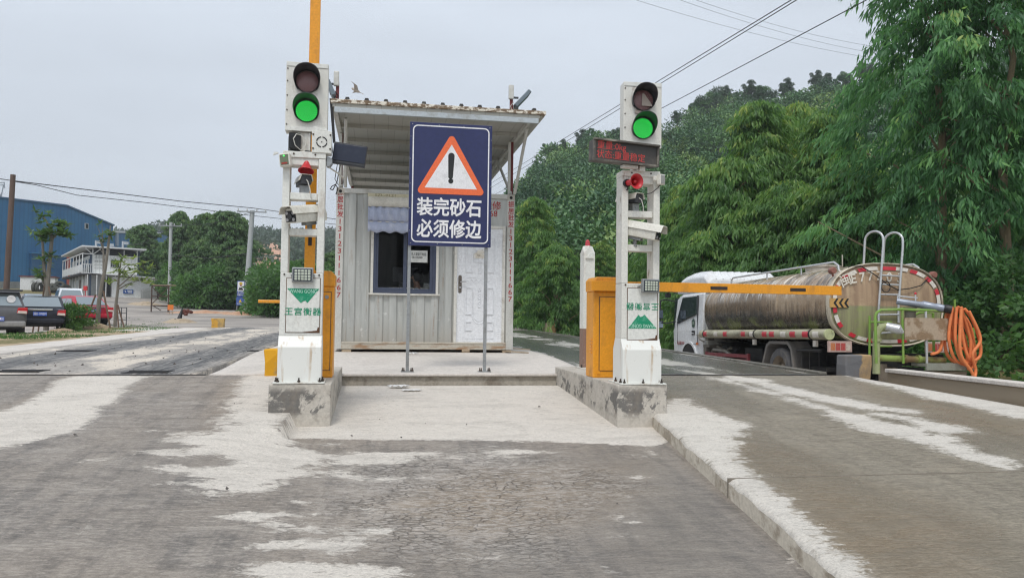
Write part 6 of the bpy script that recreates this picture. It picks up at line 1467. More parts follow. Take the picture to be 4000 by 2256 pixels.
# --- two-storey site office
N0 = atD(322, 963, 82); R0 = atD(570, 985, 85.7); L0 = atD(247, 999, 96)
gz = ground_at(N0.x, N0.y) - .1
ang = math.atan2((R0 - N0).y, (R0 - N0).x); FW = (R0 - N0).xy.length; SW = (L0 - N0).xy.length; HT = N0.z - gz
t = thing('site_office', 'two-storey white prefab site office with an upstairs gallery and flat roof', 'building', (N0.x, N0.y, gz), ang)
def bx(name, m, p, a, c, bevel=0): b = MB(); b.box2(a, c); return b.build(name, m, p, bevel=bevel)
z1, z2 = HT * .485, HT * .86
up_ = bx('upper_wall', M_wpanel, t, (1.0, .4, z1), (FW - .75, SW - .5, z2)); bx('lower_wall', mat('grey_lower_wall', S(168, 172, 172), .6, 0, S(120, 124, 124), .5, .7), t, (.8, 1.2, 0), (FW - 2, SW - .5, z1 - .12))
rf = MB(); rf.add([(-.1, -.3, HT), (FW, -.3, HT - .02), (FW, SW + .4, HT - .12), (-.1, SW + .4, HT - .1), (-.1, -.3, HT + .14), (FW, -.3, HT + .12), (FW, SW + .4, HT + .02), (-.1, SW + .4, HT + .04)], [(3, 2, 1, 0), (4, 5, 6, 7), (0, 1, 5, 4), (1, 2, 6, 5), (2, 3, 7, 6), (3, 0, 4, 7)]); roof_ = rf.build('roof', M_roofw, t)
bx('loft_gap', M_darkopen, t, (1.1, .55, z2 + .005), (FW - .9, SW - .7, HT - .16))
bx('gallery_floor', mat('gallery_underside', S(60, 60, 62), .7), t, (0, 0, z1 - .16), (.99, SW - .3, z1)); bx('gallery_floor', M_roofw, t, (-.02, -.02, z1 - .03), (FW * .4, .38, z1 + .02))
for k in range(8):
    y = .05 + k * (SW - .5) / 7; each('gallery_post', M_railw, t, lambda b: b.box2((.02, y, z1 + .021), (.1, y + .08, z2)))
each('gallery_panel', M_railw, t, lambda b: b.box2((.04, .14, z1 + .1), (.08, SW - .4, z1 + .95)))
each('gallery_beam', M_railw, t, lambda b: b.box2((.0, 0, z2), (.12, SW - .3, z2 + .1)), lambda b: b.box2((.13, .05, z2), (.98, .13, z2 + .08)))
for k in range(4): each('baluster', M_railw, t, lambda b: b.box2((.22 + k * .2, .06, z1 + .03), (.27 + k * .2, .1, z1 + .9)))
each('handrail', M_railw, t, lambda b: b.box2((.13, .05, z1 + .9), (.99, .11, z1 + .97)))
for k in range(5):
    y = 1.4 + k * 2.3; wn = bx('window', M_roofw, t, (.95, y, z1 + .7), (.99, y + .9, z1 + 1.7)); bx('pane', M_wglass, wn, (.93, y + .07, z1 + .77), (.95, y + .83, z1 + 1.63))
wn = bx('window', M_roofw, t, (2.75, .34, z1 + .7), (3.7, .42, z1 + 1.6)); 
for k in range(4): bx('pane', M_wglass, wn, (2.8 + k * .22, .32, z1 + .76), (2.99 + k * .22, .34, z1 + 1.54))
for k, (s_, zz, sz) in enumerate((('活动房', z2 - .25, .42), ('出租 批发', z2 - .72, .26), ('13123111667', z2 - 1.1, .26), ('13123111667', z2 - 1.45, .26))):
    text(s_, mat('grey_lettering', S(110, 114, 112), .6), up_, (1.65, .39, zz), sz, width=.8)
for x in (1.05, 2.6, 4.1, FW - .8):
    each('roof_strut', M_railw, t, lambda b: b.box2((x - .04, .3, z2), (x + .04, .39, HT - .08)))
each('roof_brace', M_railw, t, lambda b: b.tube([(1.05, .3, z2), (.3, .2, HT - .1)], .06, 4), lambda b: b.tube([(1.05, .3, z2), (1.8, .3, HT - .1)], .06, 4))
each('corner_column', mat('dark_blue_column', S(60, 76, 96), .6), t, lambda b: b.box2((FW - .745, .4, .5), (FW - .55, .6, HT - .1)), lambda b: b.box2((.8, .35, 0), (.99, .55, z2)))
for k in range(4): each('lower_post', M_railw, t, lambda b: b.box2((.5 + k * .9, -.2, 0), (.58 + k * .9, -.12, z1 - .17)))
for k in range(6): each('side_post', M_railw, t, lambda b: b.box2((.5, 1.0 + k * 2.6, 0), (.58, 1.08 + k * 2.6, z1 - .17)))
for k in range(5):
    y = 2.4 + k * 2.2; wn = bx('door' if k == 2 else 'window', M_roofw if k != 2 else mat('brown_door', S(90, 66, 52), .6), t, (.75, y, .1 if k == 2 else .9), (.8, y + .9, 2.1))
an = bx('annex', mat('plain_white_panel', S(232, 234, 234), .5, 0, S(206, 208, 206), .5, .8), t, (3.0, .2, 0), (FW + 1.3, 4.0, z1 - .3)); 
rr = MB(); rr.add([(1.8, -.6, z1 - .1), (FW + 2, -.6, z1 - .36), (FW + 2, 4.3, z1 - .36), (1.8, 4.3, z1 - .1), (1.8, -.6, z1 - .01), (FW + 2, -.6, z1 - .27), (FW + 2, 4.3, z1 - .27), (1.8, 4.3, z1 - .01)], [(3, 2, 1, 0), (4, 5, 6, 7), (0, 1, 5, 4), (1, 2, 6, 5), (2, 3, 7, 6), (3, 0, 4, 7)]); rr.build('annex_roof', M_roofw, t)
bx('annex_door', M_darkopen, t, (2.2, .9, 0), (2.95, 1.19, 2.2)); bx('dark_jamb', mat('dark_jamb', S(66, 70, 74), .7), t, (FW + 1.31, .3, 0), (FW + 1.6, 3.8, z1 - .5))
for k in range(3):
    p = WP(375 + k * 24, 930) + A
for k, (x, h_) in enumerate(((1.7, .9), (2.9, .6), (4.4, 1.0))):
    bq = MB(); bq.cyl((x, 3, HT + .1 + h_ / 2), .12, h_, 'z', 10); bq.box((x + .3, 3, HT + .1 + h_ * .8), (.5, .3, .3)); bq.build('roof_unit', mat('roof_unit', S(176, 182, 186), .5, .3), t)
# things against the office
p = atV(505, 1142, N0, R0); p = Vector((N0.x + (R0.x - N0.x) * .86, 0, 0)); 
def office(x, y, z=0): c, s = math.cos(ang), math.sin(ang); return Vector((N0.x + x * c - y * s, N0.y + x * s + y * c, gz + z))
b = MB(); b.box((0, 0, 0), (1.0, .06, .45)); o = b.build('blue_notice', mat('blue_notice_board', S(44, 88, 158), .5), None, loc=office(4.6, .12, .75)); o.rotation_euler = (0, 0, ang); tag(o, 'blue notice board with white strokes leaning on the white annex wall', 'notice')
each('white_stroke', M_signw, o, lambda b: b.box((.14, -.035, .1), (.5, .01, .09)), lambda b: b.box((.16, -.035, -.08), (.45, .01, .09)), lambda b: b.prism([(-.4, .12), (-.3, .12), (-.2, -.1), (-.28, -.1)], 'y', -.04, -.03))
b = MB(); b.box((0, 0, .5), (1.5, .9, 1.2)); o = b.build('concrete_cube', M_greyblock, None, bevel=.03, loc=office(FW + .2, -1.2, -.1)); o.rotation_euler = (0, 0, ang); tag(o, 'grey concrete cube in front of the annex right end', 'block')
b = MB(); b.box((0, 0, .35), (.35, .25, .5)); b.cyl((0, 0, .0), .04, .9, 'z', 8); o = b.build('hydrant_box', mat('red_box', S(200, 44, 44), .5), None, loc=office(.3, -.9, .6)); tag(o, 'small red fire box on a post in front of the site office', 'fire box')
# --- truck tyres and hut
def tyre(label, p, rot, r=.55, wd=.36):
    b = MB(); h = wd / 2; b.lathe([(r * .5, -h * .8), (r * .62, -h), (r * .9, -h), (r, -h * .6), (r, h * .6), (r * .9, h), (r * .62, h), (r * .5, h * .8), (r * .5, -h * .8)], (0, 0, 0), 'y', 24, 0, False)
    o = b.build('tyre', mat('old_tyre', S(74, 76, 72), .9, 0, S(120, 116, 100), .6, 5), None, True, loc=p); o.rotation_euler = rot; return tag(o, label, 'tyre', 'old truck tyres heaped by the blue warehouse')
tl = [(150, 'tyre at the left end of the row with its hollow side showing'), (178, 'tyre standing in the middle of the left tyre row'), (200, 'tyre just left of the twin-trunk tree'), (132, 'tyre farthest left in the heap beside the white hut')]
for px, lab in tl:
    p = on_terrain(px, 91); tyre('old ' + lab, (p.x, p.y, p.z + .5), (0, 0, R(75 + px % 30)), .62)
for px, dz, rot, lab in ((214, .5, (R(10), 0, R(20)), 'old pale-rimmed tyre facing forward right of the white hut'), (228, .85, (R(-25), 0, R(15)), 'old tyre leaning on top of the heap'), (241, .45, (R(80), 0, 0), 'old tyre lying flat at the right side of the heap'), (252, .5, (0, 0, R(30)), 'old tyre at the right end of the heap by the warehouse'), (205, .35, (R(85), 0, 0), 'old tyre lying flat beside the white hut')):
    p = on_terrain(px, 89); tyre(lab, (p.x, p.y, p.z + dz), rot, .62)
p = on_terrain(142, 97); t = thing('white_hut', 'small white hut with a dark red roof edge behind the tyres', 'hut', (p.x, p.y, p.z - .1), R(12))
hw = bx('wall', M_roofw, t, (-1.9, 0, 0), (1.9, 2.2, 1.75)); bx('roof', mat('dark_red_roof', S(110, 52, 58), .6), t, (-2.05, -.15, 1.76), (2.05, 2.35, 1.9)); text('汽车维修', mat('grey_lettering', S(96, 100, 100), .6), hw, (.3, -.02, 1.1), .42, width=2.2)
# --- poles and wires
M_conc_pole = mat('concrete_pole', S(176, 180, 180), .75, 0, S(140, 140, 138), .5, 1.2, (1, 1, .2)); M_brownpole = mat('brown_stained_pole', S(100, 82, 72), .8, 0, S(72, 60, 54), .6, 1.2, (3, 3, .2))
def pole(label, top, basepx, D, r0, r1, m, arms=()):
    T_ = atD(top[0], top[1], D); bp = on_terrain(basepx, D); bp.z -= .3
    t = thing('utility_pole', label, 'pole', tuple(bp), 0, 'utility poles in the yard')
    b = MB(); b.tube([(0, 0, 0), T_ - bp], [r0, r1], 14); b.build('shaft', m, t, True)
    for fz, ln in arms:
        c = (T_ - bp) * fz; ar = bpy.data.objects.new('crossarm', None); ar.parent = t; ar.location = c; COL.objects.link(ar)
        each('arm_bar', M_galv, ar, lambda b: b.box((0, -.2, 0), (ln, .09, .1)))
        for k in (-1, -.35, .35, 1): each('insulator', mat('insulator', S(196, 198, 196), .3), ar, lambda b: b.lathe([(.04, .05), (.07, .1), (.04, .16), (.06, .2), (.03, .26)], (k * ln * .46, -.2, 0), 'z', 8))
    return t, T_
pole('brown stained leaning pole at the left edge of the photo', (51, 682), 18, 44, .165, .135, M_brownpole)
pole('grey concrete pole with a crossarm in front of the site office trees', (668, 868), 660, 76, .2, .15, M_conc_pole, ((.955, 2.2),))
pole('grey concrete pole beside the blue safety sign', (986, 822), 957, 65, .26, .19, M_conc_pole, ((.985, 2.4),))
W_ = lambda px, py, D: atD(px, py, D)
cable('upper overhead cable running from the brown pole to the pole by the safety sign', [W_(-60, 690, 43), W_(52, 706, 44)], .022, sag=.0, name='cable')
P = [W_(52, 706, 44), W_(400, 748, 52), W_(700, 785, 58), W_(985, 812, 65), W_(1130, 832, 66), W_(1330, 858, 67)]
cable('long upper overhead cable between the brown pole and the safety sign pole', P, .03, n=6, name='cable')
cable('lower sagging overhead cable under the long upper one', [W_(52, 708, 44), W_(140, 722, 46), W_(300, 762, 50), W_(560, 790, 56), W_(985, 842, 65), W_(1330, 878, 67)], .024, n=6)
cable('short low cable strung between the two grey concrete poles', [W_(668, 995, 76), W_(820, 1008, 70), W_(968, 990, 65)], .03, n=8)
cable('thin cable rising from the crossarm pole to the safety sign pole top', [W_(668, 880, 76), W_(820, 875, 70), W_(984, 828, 65)], .02, n=8)
cable('pair of drooping service cables crossing the trees toward the site office', [W_(480, 960, 88), W_(560, 950, 84), W_(664, 890, 76)], .025, n=8)
# right side overhead lines
def line(label, p0, p1, d0, d1, r, sag): cable(label, [W_(p0[0], p0[1], d0), W_(p1[0], p1[1], d1)], r, sag=sag, n=30)
line('thick overhead line, upper of the twin pair rising to the top edge', (1850, 757), (3190, -60), 40, 9, .0065, .0)
line('thick overhead line, lower of the twin pair rising to the top edge', (1850, 775), (3210, -60), 40, 9.2, .0065, .0)
line('single thick overhead line slanting up toward the big tree', (1900, 775), (3480, -50), 44, 11, .008, .05)
for k, (a_, c_) in enumerate((((2420, -20), (3460, 235)), ((2600, -20), (3460, 215)), ((2660, -20), (3470, 190)))):
    line(('lowest', 'middle', 'highest')[k] + ' of the three thin far transmission lines crossing the sky', a_, c_, 90, 120, .018, .8)
t = thing('lattice_pylon', 'faint grey lattice pylon top at the far left above the warehouse', 'pylon', tuple(atD(-8, 1050, 260)))
def py_(px, py): return atD(px, py, 260) - Vector(t.location)
for a_, c_ in (((-30, 716), (18, 712)), ((-30, 724), (18, 722)), ((-26, 722), (-8, 780)), ((14, 722), (2, 780)), ((-8, 780), (-34, 1050)), ((2, 780), (26, 1050)), ((-16, 750), (8, 780)), ((8, 750), (-12, 790)), ((-6, 790), (14, 850)), ((4, 790), (-16, 850)), ((16, 712), (18, 735))):
    each('lattice_bar', mat('hazy_pylon', S(150, 160, 170), .6, .3), t, lambda b: b.tube([py_(*a_), py_(*c_)], .16, 5))
# --- scrap rack, orange sign, safety sign, cone, rack
M_rusty = mat('rusty_frame', S(74, 58, 50), .8, 0, S(112, 80, 60), .6, 6)
p = on_terrain(623, 62); t = thing('scaffold_tower', 'rusty square frame tower standing beside the concrete pole', 'frame', tuple(p), R(15))
for x in (-.62, .62):
    for y in (-.4, .4): each('upright', M_rusty, t, lambda b: b.box((x, y, 1.05), (.1, .1, 2.1)))
for z in (.5, 1.25, 2.08): each('ring_beam', M_rusty, t, lambda b: b.box((0, -.4, z), (1.2, .08, .07)), lambda b: b.box((0, .4, z), (1.2, .08, .07)))
each('brace', M_rusty, t, lambda b: b.tube([(-.6, -.42, 2.0), (.0, -.42, 1.3)], .035, 6), lambda b: b.tube([(-.6, -.42, .6), (.6, -.42, 2.0)], .035, 6), lambda b: b.tube([(-.6, -.42, .55), (.1, -.42, .1)], .035, 6))
each('top_plank', M_wood, t, lambda b: b.box((.3, 0, 2.16), (1.7, .5, .06)))
p = on_terrain(665, 59); t = thing('orange_sign', 'small orange board on a leaning stake at the trees edge', 'sign', tuple(p))
b = MB(); b.box((0, 0, .55), (.42, .03, .4)); b.build('board', mat('orange_board', S(232, 128, 52), .6), t); b = MB(); b.tube([(-.1, .03, 0), (-.05, .03, .5)], .03, 6); b.tube([(.15, .03, .0), (.1, .03, .5)], .03, 6); b.build('stake', M_wood, t)
p = on_terrain(728, 58); b = MB()
for k in range(7): b.box((random.uniform(-.25, .25), random.uniform(-.2, .2), random.uniform(.1, .45)), (random.uniform(.2, .4), .25, random.uniform(.15, .35)), 0, Matrix.Rotation(random.uniform(0, 3), 3, 'Z') @ Matrix.Rotation(random.uniform(-.5, .5), 3, 'X'))
o = b.build('scrap_heap', mat('dark_red_scrap', S(110, 60, 48), .8, 0, S(60, 48, 46), .7, 8), None, bevel=.03, loc=p); tag(o, 'small heap of dark red scrap at the road edge under the trees', 'scrap')
p0 = on_terrain(938, 62.5); t = thing('safety_sign', 'tall blue safety sign with a worker portrait beside the concrete pole', 'sign', tuple(p0), R(-4))
def sq(py): return atD(938, py, 62.5).z - p0.z
za, zb, zc, zd = sq(1096), sq(1160), sq(1161), sq(1192)
M_sb = mat('blue_sign', S(40, 70, 150), .5)
b = MB(); b.box((0, 0, (za + zb) / 2), (.6, .04, za - zb)); up2 = b.build('upper_panel', M_sb, t)
b = MB(); b.box((0, -.023, za - .45), (.52, .006, .78)); por = b.build('portrait_field', M_signw, up2)
b = MB(); b.prism([(-.07, za - .45), (.07, za - .45), (.09, za - .28), (-.09, za - .28)], 'y', -.03, -.027); b.build('face', M_skin, por)
b = MB(); b.prism([(-.13, za - .29), (.13, za - .29), (.11, za - .17), (.04, za - .11), (-.04, za - .11), (-.11, za - .17)], 'y', -.032, -.028); b.build('helmet', mat('yellow_helmet', S(214, 180, 50), .5), por)
b = MB(); b.prism([(-.2, za - .76), (.2, za - .76), (.14, za - .6), (.05, za - .47), (.07, za - .55), (-.07, za - .55), (-.05, za - .47), (-.14, za - .6)], 'y', -.031, -.028); b.build('collar', M_ink, por)
text('进入矿区', M_signw, up2, (0, -.024, za - .97), .13, width=.5, bold=.01); text('佩戴安全帽', M_signw, up2, (0, -.024, za - 1.15), .13, width=.52, bold=.01)
b = MB(); b.box((-.03, 0, (zc + zd) / 2), (.62, .04, zc - zd)); lo2 = b.build('lower_panel', mat('pale_blue_sign', S(66, 96, 170), .5), t)
b = MB(); b.prism([(-.14, zd + .24), (.1, zd + .24), (-.02, zd + .52)], 'y', -.028, -.022); b.build('yellow_triangle', mat('yellow_mark', S(230, 190, 60), .5), lo2)
text('注意落石', M_signw, lo2, (-.03, -.024, zd + .12), .12, width=.5, bold=.01)
for x in (-.28, .28): each('leg', M_alum, t, lambda b: b.box((x, .03, za / 2), (.04, .03, za)))
p = on_terrain(700, 42); t = thing('traffic_cone', 'dark worn traffic cone leaning on the sand mound', 'cone', (p.x, p.y, p.z + .14)); t.rotation_euler = (0, R(13), 0)
b = MB(); b.lathe([(.15, 0), (.13, .04), (.035, .62), (.02, .64)], (0, 0, .02), 'z', 16); b.build('body', M_blackp, t, True); b = MB(); b.box((0, 0, .012), (.42, .36, .035)); b.build('foot', M_blackp, t, bevel=.01)
def mound(label, px, D, rx, ry, h, m, name='sand_mound', seed=0):
    p = on_terrain(px, D); n = 34; xs_ = np.linspace(-1.1, 1.1, n); X, Y = np.meshgrid(xs_ * rx, xs_ * ry)
    rr = np.sqrt((X / rx) ** 2 + (Y / ry) ** 2); Z = h * smooth(1.05 - rr) * (.55 + .9 * fbm(X * 2.5 + seed, Y * 2.5 + seed, 4)) - .06
    i = np.arange(n * n).reshape(n, n); q = np.stack([i[:-1, :-1], i[:-1, 1:], i[1:, 1:], i[1:, :-1]], -1).reshape(-1, 4)
    me = mesh_np(name, np.stack([X, Y, Z], -1).reshape(-1, 3), q, m); o = bpy.data.objects.new(name, me); COL.objects.link(o); o.location = p; return tag(o, label, 'mound')
M_sand = mat('sandy_soil', S(176, 160, 138), .9, 0, S(128, 112, 92), .7, 2.5, bump=.6, bscale=9); M_soil = mat('brown_soil', S(160, 140, 114), .9, 0, S(108, 92, 72), .7, 2.5, bump=.6, bscale=9)
M_redsoil = mat('orange_soil', S(192, 156, 130), .9, 0, S(170, 120, 92), .7, 1.5, bump=.5, bscale=6)
mound('sandy mound under the dark traffic cone', 705, 42, 1.3, .8, .26, M_sand, seed=1)
mound('soil mound round the staked tree in front of the red car', 395, 31, 1.5, .9, .3, M_soil, 'soil_mound', 5)
mound('low soil mound beside the green bush near the black sedan', 250, 28.5, .9, .6, .25, M_soil, 'soil_mound', 9)
mound('long orange soil bank along the road edge under the trees', 800, 62, 4.2, .8, .26, M_redsoil, 'soil_bank', 3)
mound('orange soil heap at the foot of the safety sign', 930, 61, 1.6, .7, .36, M_redsoil, 'soil_bank', 7)
mound('sandy rubble heap between the annex and the frame tower', 560, 72, 2.2, 1.0, .4, M_sand, 'rubble_heap', 12)
p = on_terrain(478, 37.5); t = thing('metal_rack', 'thin metal rack standing right of the red car', 'rack', tuple(p), R(-10))
for x in (-.3, -.05, .2): each('upright', M_dgrey, t, lambda b: b.box((x, 0, .45), (.03, .03, .9)))
for z in (.3, .62, .88): each('shelf_bar', M_dgrey, t, lambda b: b.box((-.05, 0, z), (.53, .035, .03)))
# --- cars
M_rubber = mat('car_tyre', S(40, 40, 42), .8); M_carrim = mat('car_rim', S(150, 152, 156), .35, .7); M_plate = mat('blue_plate', S(48, 100, 206), .4); M_chrome = mat('chrome_trim', S(220, 222, 224), .15, 1.0)
M_tail = mat('red_tail_lens', S(196, 40, 44), .2); M_clear = mat('clear_tail_lens', S(226, 214, 206), .2); M_undert = mat('underbody', S(22, 22, 24), .9)
M_cglass = NT('sky_toned_car_glass').set(S(150, 160, 164), .08, .55, .8).m  # sky reflection partly put into the pale base colour, rest mirrored by the metallic share
def car(label, loc, rz, color, kind='sedan', plate='', L=4.5, Wd=1.72, Ht=1.46, dirty=False, roofw=0):
    t = thing('car', label, 'car', loc, rz, 'cars parked on the left verge')
    cm = mat('car_paint', color, .22, .15, tuple(c * .8 + .03 for c in color[:3]) + (1,), .25 if not dirty else .7, 1.2)
    h = Wd / 2; gc = .2; bl = .92 if kind == 'sedan' else 1.02
    def ring(y, hw, zb, zt, tk=.86):
        return [(-hw * .9, y, zb), (hw * .9, y, zb), (hw * .985, y, zb + .12), (hw, y, (zb + zt) / 2), (hw * .97, y, zt - .1), (hw * tk, y, zt), (-hw * tk, y, zt), (-hw * .97, y, zt - .1), (-hw, y, (zb + zt) / 2), (-hw * .985, y, zb + .12)]
    b = MB(); e = L
    if kind == 'sedan': st = [(0.0, h * .9, .48, .9), (.04, h * .955, .4, 1.0), (.25, h, .34, 1.02), (.8, h, .32, .98), (2.2, h, .3, .94), (3.1, h, .32, .92), (3.9, h * .98, .34, .8), (4.35, h * .9, .36, .66), (4.48, h * .8, .4, .56)]
    else: st = [(0.0, h * .9, .46, 1.0), (.05, h * .96, .36, 1.08), (.3, h, .28, 1.1), (.9, h, .26, 1.08), (2.4, h, .26, 1.06), (3.3, h, .26, 1.04), (4.1, h * .97, .3, .92), (4.5, h * .88, .36, .74)]
    b.rings([ring(*s) for s in st]); body = b.build('body', cm, t, True, bevel=.0)
    sub = body.modifiers.new('smooth', 'SUBSURF'); sub.levels = sub.render_levels = 1
    if kind == 'sedan': gp = [(.42, .98), (1.12, Ht - .05), (1.5, Ht), (2.3, Ht - .01), (2.7, Ht - .08), (3.45, .9)]
    else: gp = [(.1, 1.06), (.32, Ht - .14), (.5, Ht - .03), (1.6, Ht), (2.6, Ht - .03), (3.0, Ht - .14), (3.7, 1.02)]
    b = MB(); b.rings([[(-hw, y, zb), (hw, y, zb), (hw * rf_, y, z), (-hw * rf_, y, z)] for (y, z), hw, rf_, zb in [((yy, zz), h * .93, .80 if 0 < i < len(gp) - 1 else .97, bl - .02) for i, (yy, zz) in enumerate(gp)]])
    gh = b.build('cabin', cm, t, True, bevel=.05)
    def onroof(i0, i1, f0, f1, inset):
        (y0, z0), (y1, z1) = gp[i0], gp[i1]; o = .018
        w0 = h * (.93 if i0 in (0, len(gp) - 1) else .93 * .80) - inset; w1 = h * .93 * .80 - inset
        wa_, wb_ = lerp(w0, w1, f0), lerp(w0, w1, f1)
        ya, za_, yb, zb_ = lerp(y0, y1, f0), lerp(z0, z1, f0), lerp(y0, y1, f1), lerp(z0, z1, f1)
        s = -1 if y1 > y0 else 1
        return [(-wa_, ya + s * o, za_ + o), (wa_, ya + s * o, za_ + o), (wb_, yb + s * o, zb_ + o), (-wb_, yb + s * o, zb_ + o)]
    b = MB(); b.add(onroof(0, 1, .1, .95, .1), [(0, 1, 2, 3)]); b.build('rear_window', M_cglass, gh, fix=False)
    b = MB(); b.add(onroof(len(gp) - 1, len(gp) - 2, .08, .95, .1), [(0, 1, 2, 3)]); b.build('windscreen', M_cglass, gh, fix=False)
    for s in (-1, 1):
        hb, ht_ = h * .935, h * .93 * .80
        def side(y, f): z = lerp(bl + .03, Ht - .14, f); ww = lerp(hb, ht_ + (hb - ht_) * .16, f) + .012; return (s * ww, y, z)
        ys_ = (.75, 1.2, 1.75, 1.8, 2.6, 3.0) if kind == 'sedan' else (.45, .6, 1.6, 1.66, 2.8, 3.2)
        b = MB(); b.add([side(ys_[0], 0), side(ys_[2], 0), side(ys_[2], 1), side(ys_[1], .95)], [(0, 1, 2, 3)]); b.build('side_window', M_cglass, gh, fix=False)
        b = MB(); b.add([side(ys_[3], 0), side(ys_[5], 0), side(ys_[4], .95), side(ys_[3], 1)], [(0, 1, 2, 3)]); b.build('side_window', M_cglass, gh, fix=False)
        b = MB(); b.box((s * (h + .06), 2.95, bl + .06), (.14, .1, .11)); b.build('mirror', cm, t, bevel=.03)
        for y in (.95, 3.55):
            w_ = bpy.data.objects.new('wheel', None); w_.location = (s * (h - .11), y, .31); w_.parent = t; COL.objects.link(w_)
            b = MB(); b.lathe([(.2, -.1), (.29, -.1), (.315, -.06), (.315, .06), (.29, .1), (.2, .1)], (0, 0, 0), 'x', 24, 0, False); b.build('tyre', M_rubber, w_, True)
            b = MB(); b.lathe([(.21, s * .09), (.18, s * .05), (.05, s * .07), (0, s * .07)], (0, 0, 0), 'x', 20, 0, False); b.build('rim', M_carrim, w_, True)
        tl_ = MB(); zc_ = .83 if kind == 'sedan' else .98
        tl_.prism([(s * h * .62, zc_ - .1), (s * h * .955, zc_ - .13), (s * h * .965, zc_ + .1), (s * h * .66, zc_ + .08)], 'y', -.012, .12); tt = tl_.build('tail_light', M_tail, t, bevel=.02)
        b = MB(); b.prism([(s * h * .64, zc_ - .1), (s * h * .94, zc_ - .125), (s * h * .94, zc_ - .03), (s * h * .66, zc_ - .02)], 'y', -.02, .0); b.build('reverse_lens', M_clear, tt, bevel=.01)
    b = MB(); b.box((0, .05, .5), (Wd * .92, .16, .22)); b.build('bumper', cm if kind == 'sedan' else mat('grey_bumper', S(150, 150, 150), .5), t, bevel=.06, seg=3)
    b = MB(); b.box((0, .06, .37), (Wd * .8, .2, .06)); b.box((0, 2.2, .34), (Wd * .8, 3.9, .08)); b.build('underbody', M_undert, t)
    if kind == 'sedan':
        b = MB(); b.box((0, -.02, .93), (.8, .03, .06)); b.build('trunk_trim', M_chrome, t, bevel=.008)
        pz = .77
    else: pz = .68
    if plate:
        b = MB(); b.box((0, -.03 if kind == 'sedan' else -.04, pz), (.44, .012, .14)); pl_ = b.build('licence_plate', M_plate, t); text(plate, M_signw, pl_, (0, -.0375 if kind == 'sedan' else -.0475, pz), .11, width=.4, bold=.02)
    return t
g = lambda px, D: on_terrain(px, D)
p = g(156, 28.5); car('black sedan with a blue plate parked second from the left edge', (p.x, p.y, p.z), R(20), S(34, 38, 50), plate='闽E·1702M')
p = g(-14, 26); suv = car('dusty grey SUV cut off by the left edge of the photo', (p.x, p.y, p.z), R(30), S(98, 98, 101), 'suv', plate='闽E', L=4.6, Wd=1.86, Ht=1.68, dirty=True)
b = MB(); b.cyl((.42, .14, 1.36), .13, .012, 'y', 20); b.build('round_sticker', M_signw, suv)
each('rear_spoiler', M_dgrey, suv, lambda b: b.box((0, .25, 1.66), (1.5, .34, .06)), bevel=.02)
p = g(374, 37.5); car('red sedan parked behind the staked tree', (p.x, p.y, p.z), R(40), S(190, 36, 58), plate='闽E·8111', Ht=1.5)
p = g(283, 40.5); car('dark green car mostly hidden behind the bush and the red sedan', (p.x, p.y, p.z), R(40), S(52, 62, 60))
p = g(276, 52); car('white high-roofed van behind the dark car with its roof showing', (p.x, p.y, p.z - .0), R(25), S(236, 240, 244), 'suv', Ht=1.8)
p = g(150, 44); car('pale blue-grey car behind the black sedan', (p.x, p.y, p.z), R(25), S(150, 166, 186))

# =================================================================== TREES, HILLS AND UNDERGROWTH
def leaf_mat(name, stops, trans=.4, rough=.45):
    m = NT(name); at = m.n('ShaderNodeAttribute', attribute_name='tone')
    c = m.ramp(at.outputs['Fac'], *stops)
    m.set(c, rough, 0, .35)
    tr = m.n('ShaderNodeBsdfTranslucent'); mx = m.n('ShaderNodeMixShader'); mx.inputs[0].default_value = trans
    br = m.mix(1.0, c, (1.25, 1.3, .8, 1), 'MULTIPLY'); m.l(br, tr.inputs[0]); m.l(m.b.outputs[0], mx.inputs[1]); m.l(tr.outputs[0], mx.inputs[2]); m.l(mx.outputs[0], m.out.inputs[0])
    return m.m
G = lambda r, g_, b_: (r, g_, b_, 1)
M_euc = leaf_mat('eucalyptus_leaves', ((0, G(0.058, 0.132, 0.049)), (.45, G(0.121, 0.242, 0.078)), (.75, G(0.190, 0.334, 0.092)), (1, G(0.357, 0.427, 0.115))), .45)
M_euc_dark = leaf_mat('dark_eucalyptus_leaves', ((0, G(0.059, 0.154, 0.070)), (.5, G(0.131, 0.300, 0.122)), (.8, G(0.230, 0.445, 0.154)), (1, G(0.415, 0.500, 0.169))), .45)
M_bushl = leaf_mat('shrub_leaves', ((0, G(0.054, 0.124, 0.043)), (.5, G(0.101, 0.217, 0.065)), (1, G(0.217, 0.356, 0.101))))
M_yard = leaf_mat('yard_tree_leaves', ((0, G(0.050, 0.110, 0.045)), (.5, G(0.098, 0.188, 0.073)), (1, G(0.181, 0.275, 0.094))), .3)
M_hill = leaf_mat('hillside_foliage', ((0, G(0.044, 0.110, 0.054)), (.5, G(0.096, 0.202, 0.083)), (.85, G(0.156, 0.283, 0.100)), (1, G(0.256, 0.366, 0.129))), .12)
M_pine = leaf_mat('dark_ridge_foliage', ((0, G(.040, .080, .052)), (1, G(.095, .150, .085))), .15)
M_farhill = leaf_mat('far_hill_foliage', ((0, G(0.042, 0.081, 0.052)), (1, G(0.086, 0.137, 0.072))), .2)
M_frang = leaf_mat('pale_rosette_leaves', ((0, G(.10, .17, .05)), (.5, G(.22, .30, .08)), (1, G(.36, .42, .14))), .4)
M_frang_g = leaf_mat('green_rosette_leaves', ((0, G(.05, .12, .035)), (.6, G(.11, .20, .06)), (1, G(.2, .3, .1))), .35)
M_bark = mat('pale_eucalyptus_bark', S(150, 130, 108), .85, 0, S(108, 88, 70), .7, 3, (2, 2, .4)); M_bark_g = mat('grey_bark', S(128, 122, 112), .85, 0, S(90, 84, 76), .6, 3, (2, 2, .4))

